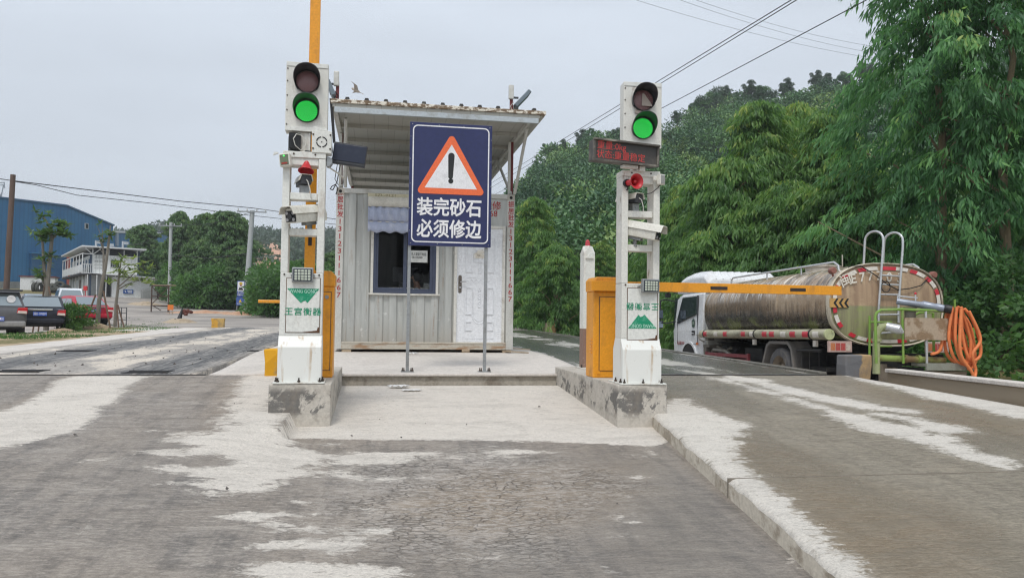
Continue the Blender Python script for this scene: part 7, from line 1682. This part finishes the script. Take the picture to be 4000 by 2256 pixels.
def leaf_quads(c, d, L, Wd, rg, tone, flat=.0):
    """lance-shaped leaves: base points c, axis directions d"""
    n = len(c); d = d / np.linalg.norm(d, axis=1, keepdims=True)
    r = rg.normal(size=(n, 3)); r[:, 2] += flat * 3
    s = np.cross(d, r); s /= np.linalg.norm(s, axis=1, keepdims=True) + 1e-9
    L = np.broadcast_to(np.asarray(L, float), (n,))[:, None]; Wd = np.broadcast_to(np.asarray(Wd, float), (n,))[:, None]
    v = np.stack([c, c + d * L * .4 + s * Wd * .5, c + d * L, c + d * L * .4 - s * Wd * .5], 1).reshape(-1, 3)
    q = np.arange(n * 4).reshape(n, 4)
    return v, q, np.repeat(np.clip(tone, 0, 1), 4)
def foliage_mesh(name, v, q, tone, m):
    me = mesh_np(name, v, q, m); a = me.attributes.new('tone', 'FLOAT', 'POINT'); a.data.foreach_set('value', np.ascontiguousarray(tone, 'f')); return me
def eucalyptus(seed, H, Rmax, n_spray, n_leaf, leafL, leafW, h0=.08, conic=.75, tip=.25, m=None, light=0.0, drop=.55, name='crown'):
    """drooping sprays of narrow leaves round a straight stem; returns (crown mesh, trunk MB)"""
    rg = np.random.default_rng(seed)
    f = rg.random(n_spray) ** .9; h = h0 * H + (1 - h0) * H * f
    lob = 1 + .22 * np.sin(rg.random(n_spray) * 0 + 3.1 * f * 6 + seed)
    env = Rmax * np.minimum(1, (1 - f) ** conic * 1.25 + .07) * np.minimum(1, .5 + f * 3.0) * lob
    az = rg.random(n_spray) * 2 * math.pi
    lump = 1 + .28 * np.sin(az * 3 + seed + f * 7) + .18 * np.sin(az * 5 - f * 11)
    rad = env * lump * (rg.random(n_spray) ** .42)
    c = np.stack([np.cos(az) * rad, np.sin(az) * rad, h], 1)
    out = np.stack([np.cos(az), np.sin(az), np.zeros(n_spray)], 1)
    # each spray hangs from a twig that runs outwards and bends down
    k = np.repeat(np.arange(n_spray), n_leaf); t = rg.random(len(k)) * 1.0
    tw = .6 + .6 * rg.random(n_spray)
    side = np.cross(out, [0, 0, 1.0])
    base = c[k] + out[k] * (tw[k] * (t - .4))[:, None] + np.array([0, 0, 1.0]) * (-drop * (t ** 2) * tw[k])[:, None] + side[k] * rg.normal(0, .10, len(k))[:, None] + rg.normal(0, .05, (len(k), 3))
    d = np.array([0, 0, -1.0]) + out[k] * .4 + rg.normal(0, .36, (len(k), 3))
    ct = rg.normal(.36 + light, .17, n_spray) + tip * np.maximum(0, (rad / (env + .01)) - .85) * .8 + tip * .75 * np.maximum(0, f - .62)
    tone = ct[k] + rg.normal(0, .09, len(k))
    s = .8 + .45 * rg.random(len(k))
    v, q, tn = leaf_quads(base, d, leafL * s, leafW * s, rg, tone)
    me = foliage_mesh(name, v, q, tn, m or M_euc)
    b = MB(); wob = [Vector((rg.normal(0, .05), rg.normal(0, .05), 0)) for _ in range(6)]
    b.tube([Vector((0, 0, -.4))] + [Vector((0, 0, H * (i + 1) / 6.2)) + wob[i] * (i + 1) * .6 for i in range(6)], list(np.linspace(.011 * H + .03, .02, 7)), 8)
    for i in range(int(14 + H)):
        j = rg.integers(n_spray); p = Vector(c[j]); z0 = max(.1 * H, p.z - p.xy.length * .8)
        b.tube([Vector((0, 0, z0)), Vector((p.x * .5, p.y * .5, z0 + (p.z - z0) * .65)), p], [.045, .025, .01], 5)
    return me, b
def plant_tree(name, label, group, loc, crown_me, trunk, rz=0, s=1.0, bark=None, cat='tree'):
    t = thing(name, label, cat, loc, rz, group); t.scale = (s, s, s)
    o = bpy.data.objects.new('crown', crown_me); o.parent = t; COL.objects.link(o)
    if isinstance(trunk, MB): tr = trunk.build('trunk', bark or M_bark, t, True)
    else: tr = bpy.data.objects.new('trunk', trunk); tr.parent = t; COL.objects.link(tr)
    return t, tr.data
def z_at(px, D):
    p = atD(px, 1240, D); return p.x, p.y, ground_at(p.x, p.y)

# ---- tall trees behind the tanker
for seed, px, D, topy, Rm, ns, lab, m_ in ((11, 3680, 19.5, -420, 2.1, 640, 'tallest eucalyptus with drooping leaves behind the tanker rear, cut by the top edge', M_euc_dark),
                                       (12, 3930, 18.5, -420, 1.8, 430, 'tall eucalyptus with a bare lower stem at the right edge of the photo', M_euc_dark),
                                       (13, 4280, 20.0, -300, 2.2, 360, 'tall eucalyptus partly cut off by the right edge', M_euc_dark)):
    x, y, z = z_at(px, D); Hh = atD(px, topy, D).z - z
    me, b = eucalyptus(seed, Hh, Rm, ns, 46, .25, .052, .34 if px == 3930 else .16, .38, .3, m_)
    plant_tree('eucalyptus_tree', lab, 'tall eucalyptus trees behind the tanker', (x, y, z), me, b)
# ---- medium rounded trees
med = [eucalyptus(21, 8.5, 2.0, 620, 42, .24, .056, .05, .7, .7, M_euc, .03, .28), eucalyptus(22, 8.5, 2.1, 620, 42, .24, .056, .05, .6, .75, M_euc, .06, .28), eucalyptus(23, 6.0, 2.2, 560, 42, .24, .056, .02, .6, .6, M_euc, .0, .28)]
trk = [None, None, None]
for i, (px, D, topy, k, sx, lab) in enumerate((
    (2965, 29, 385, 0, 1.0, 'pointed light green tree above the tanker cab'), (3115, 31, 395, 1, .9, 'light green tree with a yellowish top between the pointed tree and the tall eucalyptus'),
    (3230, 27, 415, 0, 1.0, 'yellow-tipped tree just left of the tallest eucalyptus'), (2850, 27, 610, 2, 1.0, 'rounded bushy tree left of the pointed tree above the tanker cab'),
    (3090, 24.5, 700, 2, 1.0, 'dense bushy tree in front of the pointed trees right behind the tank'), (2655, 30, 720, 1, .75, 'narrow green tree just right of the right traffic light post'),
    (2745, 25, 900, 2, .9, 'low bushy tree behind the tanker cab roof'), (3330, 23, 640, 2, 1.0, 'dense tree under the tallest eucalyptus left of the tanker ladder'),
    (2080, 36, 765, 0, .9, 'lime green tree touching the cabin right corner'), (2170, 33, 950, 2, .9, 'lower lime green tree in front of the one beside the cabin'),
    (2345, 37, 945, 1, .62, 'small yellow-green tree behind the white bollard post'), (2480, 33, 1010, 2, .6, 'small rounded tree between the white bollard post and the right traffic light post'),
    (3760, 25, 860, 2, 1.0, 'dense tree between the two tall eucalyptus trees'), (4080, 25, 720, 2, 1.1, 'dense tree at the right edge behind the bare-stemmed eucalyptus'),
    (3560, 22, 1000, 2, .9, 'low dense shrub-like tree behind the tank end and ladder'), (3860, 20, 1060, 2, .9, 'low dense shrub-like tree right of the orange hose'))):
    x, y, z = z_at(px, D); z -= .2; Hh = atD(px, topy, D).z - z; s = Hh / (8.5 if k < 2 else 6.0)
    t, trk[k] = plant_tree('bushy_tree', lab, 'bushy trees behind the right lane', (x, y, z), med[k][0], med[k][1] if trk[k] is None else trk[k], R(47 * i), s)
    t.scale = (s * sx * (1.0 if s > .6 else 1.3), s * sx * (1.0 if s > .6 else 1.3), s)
# ---- undergrowth along the right side
def clump_stuff(name, pts, rad, n, L, Wd, m, seed, droop=.5, tone0=.4, sig=.16, flat=.0):
    rg = np.random.default_rng(seed); V, Q, T = [], [], []; off = 0
    P = np.array(pts); k = np.repeat(np.arange(len(P)), n); rr = np.array(rad)[k]
    u = rg.normal(size=(len(k), 3)); u /= np.linalg.norm(u, axis=1, keepdims=True); u[:, 2] = np.abs(u[:, 2]) * 1.0 - .25
    rrad = rr * (rg.random(len(k)) ** .4)
    c = P[k] + u * rrad[:, None]
    d = u * .7 + rg.normal(0, .5, (len(k), 3)) + np.array([0, 0, -droop])
    tone = rg.normal(tone0, sig, len(P))[k] + rg.normal(0, .1, len(k))
    s = .7 + .6 * rg.random(len(k))
    return leaf_quads(c, d, L * s, Wd * s, rg, tone, flat)
def stuff_obj(name, label, cat, parts, m):
    V = np.concatenate([p[0] for p in parts]); off = np.cumsum([0] + [len(p[0]) for p in parts[:-1]]); Q = np.concatenate([p[1] + o for p, o in zip(parts, off)]); T = np.concatenate([p[2] for p in parts])
    o = bpy.data.objects.new(name, foliage_mesh(name, V, Q, T, m)); COL.objects.link(o); return tag(o, label, cat, kind='stuff')
rg = np.random.default_rng(3); pts, rad = [], []
for _ in range(430):
    y = 8 + 34 * rg.random(); x = 11.2 + (y - 8) * .0 + 7 * rg.random() ** 1.3
    hgt = .2 + 2.0 * rg.random() * min(1, (x - 10.8) / 2.5)
    pts.append((x, y, ground_at(x, y) + hgt)); rad.append(.5 + .5 * rg.random())
for _ in range(120):               # beyond the far end of the right deck
    y = 33 + 12 * rg.random(); x = 4.0 + 9 * rg.random(); pts.append((x, y, ground_at(x, y) + .2 + .9 * rg.random())); rad.append(.5 + .4 * rg.random())
for _ in range(60):                # the near bank behind the beige wall
    y = 5 + 7 * rg.random(); x = 10.9 + 4 * rg.random(); pts.append((x, y, ground_at(x, y) + .1 + .8 * rg.random())); rad.append(.4 + .4 * rg.random())
near = [i for i, p in enumerate(pts) if p[1] < 18]; far = [i for i, p in enumerate(pts) if p[1] >= 18]
stuff_obj('undergrowth', 'tangled green undergrowth along the bank behind the tanker and right deck', 'undergrowth',
          [clump_stuff('a', [pts[i] for i in near], [rad[i] for i in near], 260, .15, .085, M_bushl, 5, .3), clump_stuff('b', [pts[i] for i in far], [rad[i] for i in far], 220, .22, .10, M_bushl, 6, .4)], M_bushl)
# ---- wooded hill on the right
ridge = [(1500, 1180), (1900, 900), (2020, 770), (2070, 690), (2110, 610), (2180, 560), (2270, 520), (2400, 500), (2520, 480), (2620, 440), (2740, 390), (2860, 330), (3000, 345), (3120, 300), (3260, 275), (3400, 245), (3600, 190), (3900, 130), (4400, 60), (5200, 20)]
rb = [(math.atan((px - 2000) / F_PX) + YAW, py) for px, py in ridge]
NB, NR = 150, 60
bearing = np.linspace(rb[0][0], rb[-1][0], NB); ry = np.interp(bearing, [q[0] for q in rb], [q[1] for q in rb])
rad_ = np.r_[np.linspace(42, 170, NR - 12), np.linspace(176, 420, 12)]
Bg, Rg = np.meshgrid(bearing, rad_); Rr = 150.0
cosb = np.cos(Bg - YAW)
elev = (1240 - ry) / F_PX                                   # slope to the skyline
top_z = .65 + elev[None, :] * Rr * cosb - 5.0
fr_ = np.clip((Rg - 44) / (Rr - 44), 0, 1)
base = 1.5 + 0 * Rg
Zh = base + (top_z - base) * (fr_ ** 1.05) * np.where(Rg > Rr, np.clip(1.0 - (Rg - Rr) / 500, .4, 1), 1) + 2.2 * (fbm(Bg * 30 + 9, Rg * .05 + 2) - .5) * fr_
Xh, Yh = np.sin(Bg) * Rg, np.cos(Bg) * Rg
i = np.arange(NB * NR).reshape(NR, NB); q = np.stack([i[:-1, :-1], i[:-1, 1:], i[1:, 1:], i[1:, :-1]], -1).reshape(-1, 4)
M_hsoil = mat('hill_ground', S(40, 54, 34), .9, 0, S(30, 42, 28), .6, .2)
me = mesh_np('hill', np.stack([Xh, Yh, Zh], -1).reshape(-1, 3), q, M_hsoil); o = bpy.data.objects.new('hill', me); COL.objects.link(o); tag(o, None, None, kind='structure')
rg = np.random.default_rng(17); pts, rad = [], []; pts2, rad2 = [], []
for _ in range(1250):
    fb, frr = rg.random(), rg.random() ** .8; bi = fb * (NB - 1); ri = frr * (NR - 13)
    b0, r0 = int(bi), int(ri); X_, Y_, Z_ = Xh[r0, b0], Yh[r0, b0], Zh[r0, b0]
    dr = rg.random(2) * 2 - 1; sz = 1.5 + 2.2 * rg.random() ** 1.5
    (pts if r0 < NR - 16 else pts2).append((X_ + dr[0] * 2, Y_ + dr[1] * 2, Z_ + sz * .7)); (rad if r0 < NR - 16 else rad2).append(sz)
pa = [clump_stuff('h', pts, rad, 520, .40, .22, M_hill, 8, .05, .47, .34, .7), clump_stuff('h2', pts2, [r * 1.05 for r in rad2], 520, .44, .24, M_hill, 9, .05, .42, .3, .7)]
stuff_obj('hillside_forest', 'dense mixed forest covering the hill on the right', 'forest', pa, M_hill)
# single trees standing out on its skyline
def round_tree(seed, n, Rr_, squash, L, Wd, m, H0, tone0=.4, pine=False):
    rg = np.random.default_rng(seed); P, rr = [], []
    for _ in range(n):
        u = rg.normal(size=3); u /= np.linalg.norm(u); rd = Rr_ * rg.random() ** .5
        P.append((u[0] * rd, u[1] * rd, H0 + u[2] * rd * squash)); rr.append(Rr_ * (.3 + .22 * rg.random()))
    v, q, tn = clump_stuff('r', P, rr, 240, L * .8, Wd * .8, m, seed + 1, -.1 if pine else .1, tone0, .2)
    b = MB(); b.tube([(0, 0, -1), (.1, 0, H0 * .6), (0, .1, H0 + Rr_ * squash * .6)], [.3, .2, .05], 8)
    for k in range(7): a = k * .9; b.tube([(0, 0, H0 * (.6 + .05 * k)), (math.cos(a) * Rr_ * .7, math.sin(a) * Rr_ * .7, H0 + .1 * k * Rr_)], [.12, .03], 5)
    return foliage_mesh('crown', v, q, tn, m), b
pk = [round_tree(31, 36, 2.2, 1.7, .5, .16, M_pine, 4.2, .4, True), round_tree(32, 34, 3.6, .85, .6, .34, M_hill, 4.0, .3)]; tk_ = [None, None]
for n_, (px, py, k, s, lab) in enumerate(((2835, 345, 0, 1.5, 'dark pine rising highest on the skyline left of the paired wires'), (2755, 385, 0, 1.0, 'dark pine on the skyline left of the highest pine'), (3010, 365, 0, .9, 'dark pine on the skyline above the pointed light green trees'),
                                  (3290, 300, 0, 1.0, 'dark pine on the skyline next to the tallest eucalyptus'), (3210, 305, 0, .8, 'smaller dark pine on the skyline left of the eucalyptus edge'), (2200, 570, 1, 1.5, 'broad round dark tree on the skyline between the cabin canopy and letter board'), (2320, 520, 1, 1.1, 'round tree on the skyline above the red letter board'), (2090, 690, 1, 1.2, 'round tree on the low end of the skyline at the cabin canopy'), (2400, 505, 0, .8, 'dark pine on the skyline touching the right traffic light'))):
    d_ = 146; p = atD(px, py + (120 if k == 0 else 110) * s, d_)
    plant_tree('ridge_pine' if k == 0 else 'ridge_tree', lab, 'trees standing out on the hill skyline', (p.x, p.y, p.z - 2.0 * s), pk[k][0], pk[k][1] if tk_[k] is None else tk_[k], n_ * 1.3, s, M_bark_g)
    if tk_[k] is None: tk_[k] = [c for c in COL.objects if c.name.startswith('trunk')][-1].data
rg = np.random.default_rng(77)
for n_ in range(22):
    px = 2130 + 1300 * (n_ + rg.random() * .9) / 22; py = float(np.interp(px, [q_[0] for q_ in ridge], [q_[1] for q_ in ridge])); s = .3 + .28 * rg.random(); k = int(rg.random() < .4); p = atD(px, py + 30 + 40 * s, 140 + 14 * rg.random())
    plant_tree('ridge_pine' if k == 0 else 'ridge_tree', 'small dark tree in the continuous treeline along the hill skyline', 'small trees in the hill treeline', (p.x, p.y, p.z - 1.0), pk[k][0], tk_[k], n_ * 1.7, s, M_bark_g)
# ---- trees of the left yard
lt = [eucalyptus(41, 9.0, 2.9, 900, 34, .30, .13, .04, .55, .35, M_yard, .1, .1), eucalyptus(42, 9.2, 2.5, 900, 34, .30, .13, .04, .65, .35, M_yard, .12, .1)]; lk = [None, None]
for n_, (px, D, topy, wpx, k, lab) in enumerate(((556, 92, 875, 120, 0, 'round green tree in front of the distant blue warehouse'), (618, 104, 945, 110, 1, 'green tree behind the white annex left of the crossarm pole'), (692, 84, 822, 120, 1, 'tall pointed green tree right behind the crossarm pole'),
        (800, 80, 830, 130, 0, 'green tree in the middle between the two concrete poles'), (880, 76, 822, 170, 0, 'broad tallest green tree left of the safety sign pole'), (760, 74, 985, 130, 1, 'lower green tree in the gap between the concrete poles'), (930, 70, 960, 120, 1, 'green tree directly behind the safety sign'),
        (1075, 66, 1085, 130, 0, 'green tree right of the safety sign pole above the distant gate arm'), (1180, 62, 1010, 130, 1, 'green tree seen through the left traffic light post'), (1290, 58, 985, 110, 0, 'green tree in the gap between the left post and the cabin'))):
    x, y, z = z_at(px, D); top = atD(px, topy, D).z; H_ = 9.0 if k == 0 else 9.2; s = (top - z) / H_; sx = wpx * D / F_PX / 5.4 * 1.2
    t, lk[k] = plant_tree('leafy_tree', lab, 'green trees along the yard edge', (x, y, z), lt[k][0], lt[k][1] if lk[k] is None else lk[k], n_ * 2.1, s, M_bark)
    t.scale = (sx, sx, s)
# shrubs under them
rg = np.random.default_rng(23); pts, rad = [], []
for _ in range(260):
    px = 655 + 690 * rg.random(); D = (76 if px < 700 else 68 if px < 1000 else 56) + 10 * rg.random(); x, y, z = z_at(px, D)
    hh = 3.2 * rg.random() ** 1.3; pts.append((x, y, z + .3 + hh)); rad.append(.8 + .8 * rg.random())
stuff_obj('undergrowth', 'dark undergrowth filling the foot of the yard trees', 'undergrowth', [clump_stuff('u', pts, rad, 200, .34, .17, M_bushl, 24, .2, .34)], M_bushl)
# bush between the parked cars
x, y, z = z_at(278, 29.8); rg = np.random.default_rng(29); P = [(rg.normal(0, .23), rg.normal(0, .2), .12 + .82 * rg.random()) for _ in range(34)]
v, q, tn = clump_stuff('bush', P, [.26 + .1 * rg.random() for _ in P], 160, .085, .05, M_bushl, 30, .1, .5)
t = thing('bush', 'dense dark green bush between the black sedan and the red car', 'bush', (x, y, z)); o = bpy.data.objects.new('foliage', foliage_mesh('foliage', v, q, tn, M_bushl)); o.parent = t; COL.objects.link(o)
each('stem', M_bark_g, t, lambda b: b.tube([(0, 0, 0), (.05, 0, .6)], [.04, .02], 6), lambda b: b.tube([(-.1, .05, 0), (-.25, 0, .5)], [.03, .015], 6))
# staked young trees with leaf rosettes
def rosette_tree(name, label, px, basepx, D, limbs, tufts, m, bark, L, n):
    bp = on_terrain(basepx, D); t = thing(name, label, 'tree', tuple(bp), 0, 'young staked trees by the parked cars')
    b = MB()
    for pl in limbs: b.tube([atD(x_, y_, D) - bp + Vector((0, 0, 0)) for x_, y_, r in pl], [r for x_, y_, r in pl], 8)
    b.build('trunk', bark, t, True)
    rg = np.random.default_rng(int(px)); C, Dr, T = [], [], []
    for (x_, y_, r) in tufts:
        c0 = np.array(atD(x_, y_, D) - bp)
        for _ in range(max(1, int(n * r))):
            c = c0 + rg.normal(0, .32, 3) * r * np.array([1, 1, .55]); kk = 13
            th = rg.random(kk) * 6.28; el = rg.normal(.12, .35, kk)
            C.append(np.repeat(c[None], kk, 0)); Dr.append(np.stack([np.cos(th) * np.cos(el), np.sin(th) * np.cos(el), np.sin(el)], 1)); T.append(rg.normal(.5, .2) + rg.normal(0, .12, kk))
    C, Dr, T = np.concatenate(C), np.concatenate(Dr), np.concatenate(T)
    v, q, tn = leaf_quads(C, Dr, L * (.7 + .6 * rg.random(len(C))), L * .3, rg, T, 1.0)
    o = bpy.data.objects.new('crown', foliage_mesh('crown', v, q, tn, m)); o.parent = t; COL.objects.link(o); return t
rosette_tree('young_tree', 'young twin-trunk tree with three rounded leaf tufts beside the brown pole', 185, 180, 33, [[(180, 1290, .12), (183, 1160, .105), (190, 1060, .09), (203, 930, .075), (196, 890, .05), (170, 845, .03)], [(183, 1120, .09), (172, 1050, .07), (166, 945, .05), (150, 905, .03)], [(203, 935, .05), (235, 900, .03)], [(170, 1110, .05), (165, 1075, .03)]],
             [(162, 838, .5), (215, 880, 1.0), (250, 892, .8), (196, 905, .7), (150, 915, .7), (172, 925, .6), (235, 915, .6), (172, 1020, .35), (200, 1000, .35), (140, 1058, .3), (165, 1080, .4)], M_frang_g, M_bark_g, .34, 9)
rosette_tree('young_tree', 'young bare-branched staked tree in front of the red car', 400, 381, 31, [[(381, 1285, .1), (386, 1180, .085), (398, 1110, .075), (412, 1040, .065), (424, 950, .05), (432, 880, .02)], [(405, 1060, .05), (404, 980, .035), (385, 915, .02)], [(420, 960, .03), (440, 900, .012)], [(404, 985, .025), (398, 870, .008)], [(412, 1000, .02), (380, 960, .008)], [(404, 940, .02), (376, 875, .006)]],
             [(436, 925, .4), (400, 930, .35), (425, 905, .35), (388, 935, .25), (392, 868, .12)], M_frang_g, M_bark_g, .26, 7)
rosette_tree('young_tree', 'young pale yellow-green tree spreading beside the metal rack', 455, 449, 35, [[(449, 1275, .08), (453, 1190, .07), (460, 1130, .06), (466, 1060, .035), (475, 1010, .015)], [(460, 1130, .04), (500, 1108, .025), (560, 1090, .01)], [(462, 1120, .035), (510, 1080, .02), (550, 1040, .01)], [(463, 1100, .03), (430, 1080, .012)], [(466, 1075, .03), (500, 1030, .01)]],
             [(425, 1092, .5), (470, 1060, .8), (505, 1030, .7), (490, 1072, .8), (530, 1065, .6), (560, 1045, .5), (545, 1090, .5), (450, 1030, .4), (580, 1108, .35), (480, 1010, .4), (515, 1095, .4)], M_frang, M_bark_g, .3, 6)
M_stake = mat('wooden_stake', S(118, 96, 80), .85, 0, S(80, 66, 56), .6, 4)
for (x0, y0, x1, y1, D, lab) in ((152, 1160, 128, 1215, 33, 'stake leaning left of the twin-trunk tree'), (190, 1118, 232, 1280, 32.5, 'stake leaning right of the twin-trunk tree toward the bush'), (176, 1100, 150, 1165, 33.5, 'short stake crossing behind the twin trunks'),
                              (374, 1150, 317, 1272, 30.6, 'stake slanting left from the bare-branched tree across the red car'), (404, 1135, 436, 1276, 30.6, 'stake slanting right from the bare-branched tree'), (460, 1190, 490, 1268, 34.6, 'stake slanting right from the pale tree'), (456, 1190, 466, 1268, 34.4, 'steep stake at the foot of the pale tree')):
    p = on_terrain(x1, D); a_ = atD(x0, y0, D); b = MB(); b.tube([a_ - p, Vector((0, 0, -.1))], .035, 8); o = b.build('tree_stake', M_stake, None, True, loc=p); tag(o, lab, 'stake', 'wooden stakes propping the young trees')
# grass tufts and weeds on the verge
rg = np.random.default_rng(51); n = 900; C = []
while len(C) < n:
    px, py = rg.random() * 760 - 60, 1262 + rg.random() * 90
    pz = atZ(px, py, -.1); x, y = pz.x, pz.y
    if y > 60 or y < 14: continue
    if fbm(np.array([x * .7]), np.array([y * .7]))[0] < .56 or x > -7.2: continue
    C.append((x, y))
C = np.array(C); Z = H(C[:, 0], C[:, 1]); k = np.repeat(np.arange(n), 7); c = np.c_[C[k] + rg.normal(0, .06, (len(k), 2)), Z[k]]
d = rg.normal(0, .45, (len(k), 3)) + np.array([0, 0, 1.0]); v, q, tn = leaf_quads(c, d, .03 + .06 * rg.random(len(k)), .016, rg, rg.normal(.25, .2, len(k)))
o = bpy.data.objects.new('grass', foliage_mesh('grass', v, q, tn, M_bushl)); COL.objects.link(o); tag(o, 'thin green grass tufts on the sandy verge under the parked cars', 'grass', kind='stuff')
# ---- far wooded hill and quarry scar on the left
rl = [(-700, 1010), (300, 930), (560, 900), (640, 885), (690, 868), (740, 852), (800, 868), (880, 885), (960, 878), (1010, 888), (1080, 900), (1180, 912), (1260, 890), (1400, 905), (1700, 950), (2000, 1010), (2400, 1100)]
rbl = [(math.atan((px - 2000) / F_PX) + YAW, py) for px, py in rl]
bl_ = np.linspace(rbl[0][0], rbl[-1][0], 120); ryl = np.interp(bl_, [q_[0] for q_ in rbl], [q_[1] for q_ in rbl]); rl_ = np.r_[np.linspace(170, 460, 36), np.linspace(480, 900, 8)]
Bg, Rg = np.meshgrid(bl_, rl_); tz = .65 + ((1236 - ryl) / F_PX)[None, :] * 450 * np.cos(Bg - YAW) - 6
fr_ = np.clip((Rg - 180) / 270, 0, 1); Zl = 3 + (tz - 3) * fr_ ** .8 + 5 * (fbm(Bg * 22, Rg * .02) - .5) * fr_; Xl, Yl = np.sin(Bg) * Rg, np.cos(Bg) * Rg
m = NT('quarried_far_hill'); v = m.coord('World'); x_, y_, z_ = m.sep(v)
m.set(m.mix(m.ramp(m.noise(v, .06, 5), (.4, 0.0), (.6, 1.0)), S(70, 90, 62), S(52, 72, 52)), .9)
i = np.arange(Bg.size).reshape(Bg.shape); q = np.stack([i[:-1, :-1], i[:-1, 1:], i[1:, 1:], i[1:, :-1]], -1).reshape(-1, 4)
me = mesh_np('hill', np.stack([Xl, Yl, Zl], -1).reshape(-1, 3), q, m.m); o = bpy.data.objects.new('hill', me); COL.objects.link(o); tag(o, None, None, kind='structure')
# quarry face: bare stepped rock on the hill
def hz(X, Y):
    b_ = np.arctan2(X, Y); r_ = np.hypot(X, Y); fi = np.clip((b_ - bl_[0]) / (bl_[1] - bl_[0]), 0, 118.9); ri = np.interp(r_, rl_, np.arange(len(rl_))).clip(0, len(rl_) - 1.01)
    a0, r0 = fi.astype(int), ri.astype(int); fa, fr2 = fi - a0, ri - r0
    return (Zl[r0, a0] * (1 - fa) + Zl[r0, a0 + 1] * fa) * (1 - fr2) + (Zl[r0 + 1, a0] * (1 - fa) + Zl[r0 + 1, a0 + 1] * fa) * fr2
sb = np.linspace(math.atan((960 - 2000) / F_PX) + YAW, math.atan((1150 - 2000) / F_PX) + YAW, 60); sr = np.linspace(195, 300, 60); Bq, Rq = np.meshgrid(sb, sr)
Xq, Yq = np.sin(Bq) * Rq, np.cos(Bq) * Rq; fq = (Rq - 195) / 105; fb_ = (Bq - sb[0]) / (sb[-1] - sb[0])
edge = smooth((.5 - np.abs(fb_ - .5) + .3 * (fbm(Bq * 60, Rq * .08) - .5) - .08) / .1) * smooth((.5 - np.abs(fq - .5) + .3 * (fbm(Bq * 90 + 4, Rq * .06) - .5) - .08) / .1)
Zq = hz(Xq, Yq) - 2.5 + edge * (5.5 + 4 * (fbm(Bq * 160, Rq * .15, 5) - .5))
i = np.arange(3600).reshape(60, 60); q = np.stack([i[:-1, :-1], i[:-1, 1:], i[1:, 1:], i[1:, :-1]], -1).reshape(-1, 4)
M_quarry = mat('bare_quarry_rock', S(206, 164, 138), .9, 0, S(150, 116, 98), .8, .25, bump=.5, bscale=1.2)
me = mesh_np('quarry_face', np.stack([Xq, Yq, Zq], -1).reshape(-1, 3), q, M_quarry); o = bpy.data.objects.new('terrain', me); COL.objects.link(o); tag(o, None, None, kind='structure')
rg = np.random.default_rng(61); pts, rad = [], []
for _ in range(1500):
    fb, frr = rg.random(), rg.random(); b0, r0 = int(fb * 119), int(frr * 36); pxq = 2000 + F_PX * math.tan(bl_[b0] - YAW)
    if 965 < pxq < 1140 and 195 < rl_[r0] < 292: continue
    pts.append((Xl[r0, b0] + 8 * rg.normal(), Yl[r0, b0] + 4 * rg.normal(), Zl[r0, b0] + 1.5)); rad.append(3.2 + 2.6 * rg.random())
stuff_obj('far_forest', 'bluish far wooded hill beyond the yard on the left', 'forest', [clump_stuff('f', pts, rad, 70, 1.7, .95, M_farhill, 62, .0, .4)], M_farhill)
# ---- loose stones on the left deck and road
rg = np.random.default_rng(71); V, F_ = [], []; b = MB()
for _ in range(260):
    if rg.random() < .9: y = 9.9 + 20 * rg.random() ** 1.5; x = rg.choice([-5.1, -2.7, -3.9]) + rg.normal(0, .55)
    else: y = 3 + 6.5 * rg.random(); x = -6 + 8 * rg.random()
    if not (-5.9 < x < -2.1) and y > 9.8: continue
    s = .006 + .016 * rg.random() ** 3; z = float(z_road(y)) + .008 - (float(sink(np.array([x]), np.array([y]))[0]) if y < 9.8 else 0)
    p = rg.normal(size=(6, 3)) * .25; o8 = np.array([[1, 0, 0], [-1, 0, 0], [0, 1, 0], [0, -1, 0], [0, 0, .8], [0, 0, -.5]]) + p
    b.add([(x + s * c[0], y + s * c[1], z + s * .4 + s * c[2]) for c in o8], [(0, 2, 4), (2, 1, 4), (1, 3, 4), (3, 0, 4), (2, 0, 5), (1, 2, 5), (3, 1, 5), (0, 3, 5)])
o = b.build('gravel', mat('dark_clods', S(92, 88, 84), .9, 0, S(130, 122, 112), .6, 3), None, fix=False); tag(o, 'scattered dark stones and mud clods on the left lane', 'stones', kind='stuff')

# ---- the humid air over the valley
m = NT('humid_air'); m.t.nodes.remove(m.b); pv = m.n('ShaderNodeVolumePrincipled'); pv.inputs['Color'].default_value = (.93, .96, 1.0, 1); pv.inputs['Density'].default_value = .0007; pv.inputs['Anisotropy'].default_value = .2
m.l(pv.outputs[0], m.out.inputs['Volume'])
b = MB(); b.box2((-700, -120, -90), (760, 1050, 160)); o = b.build('haze', m.m); tag(o, None, None, kind='stuff')
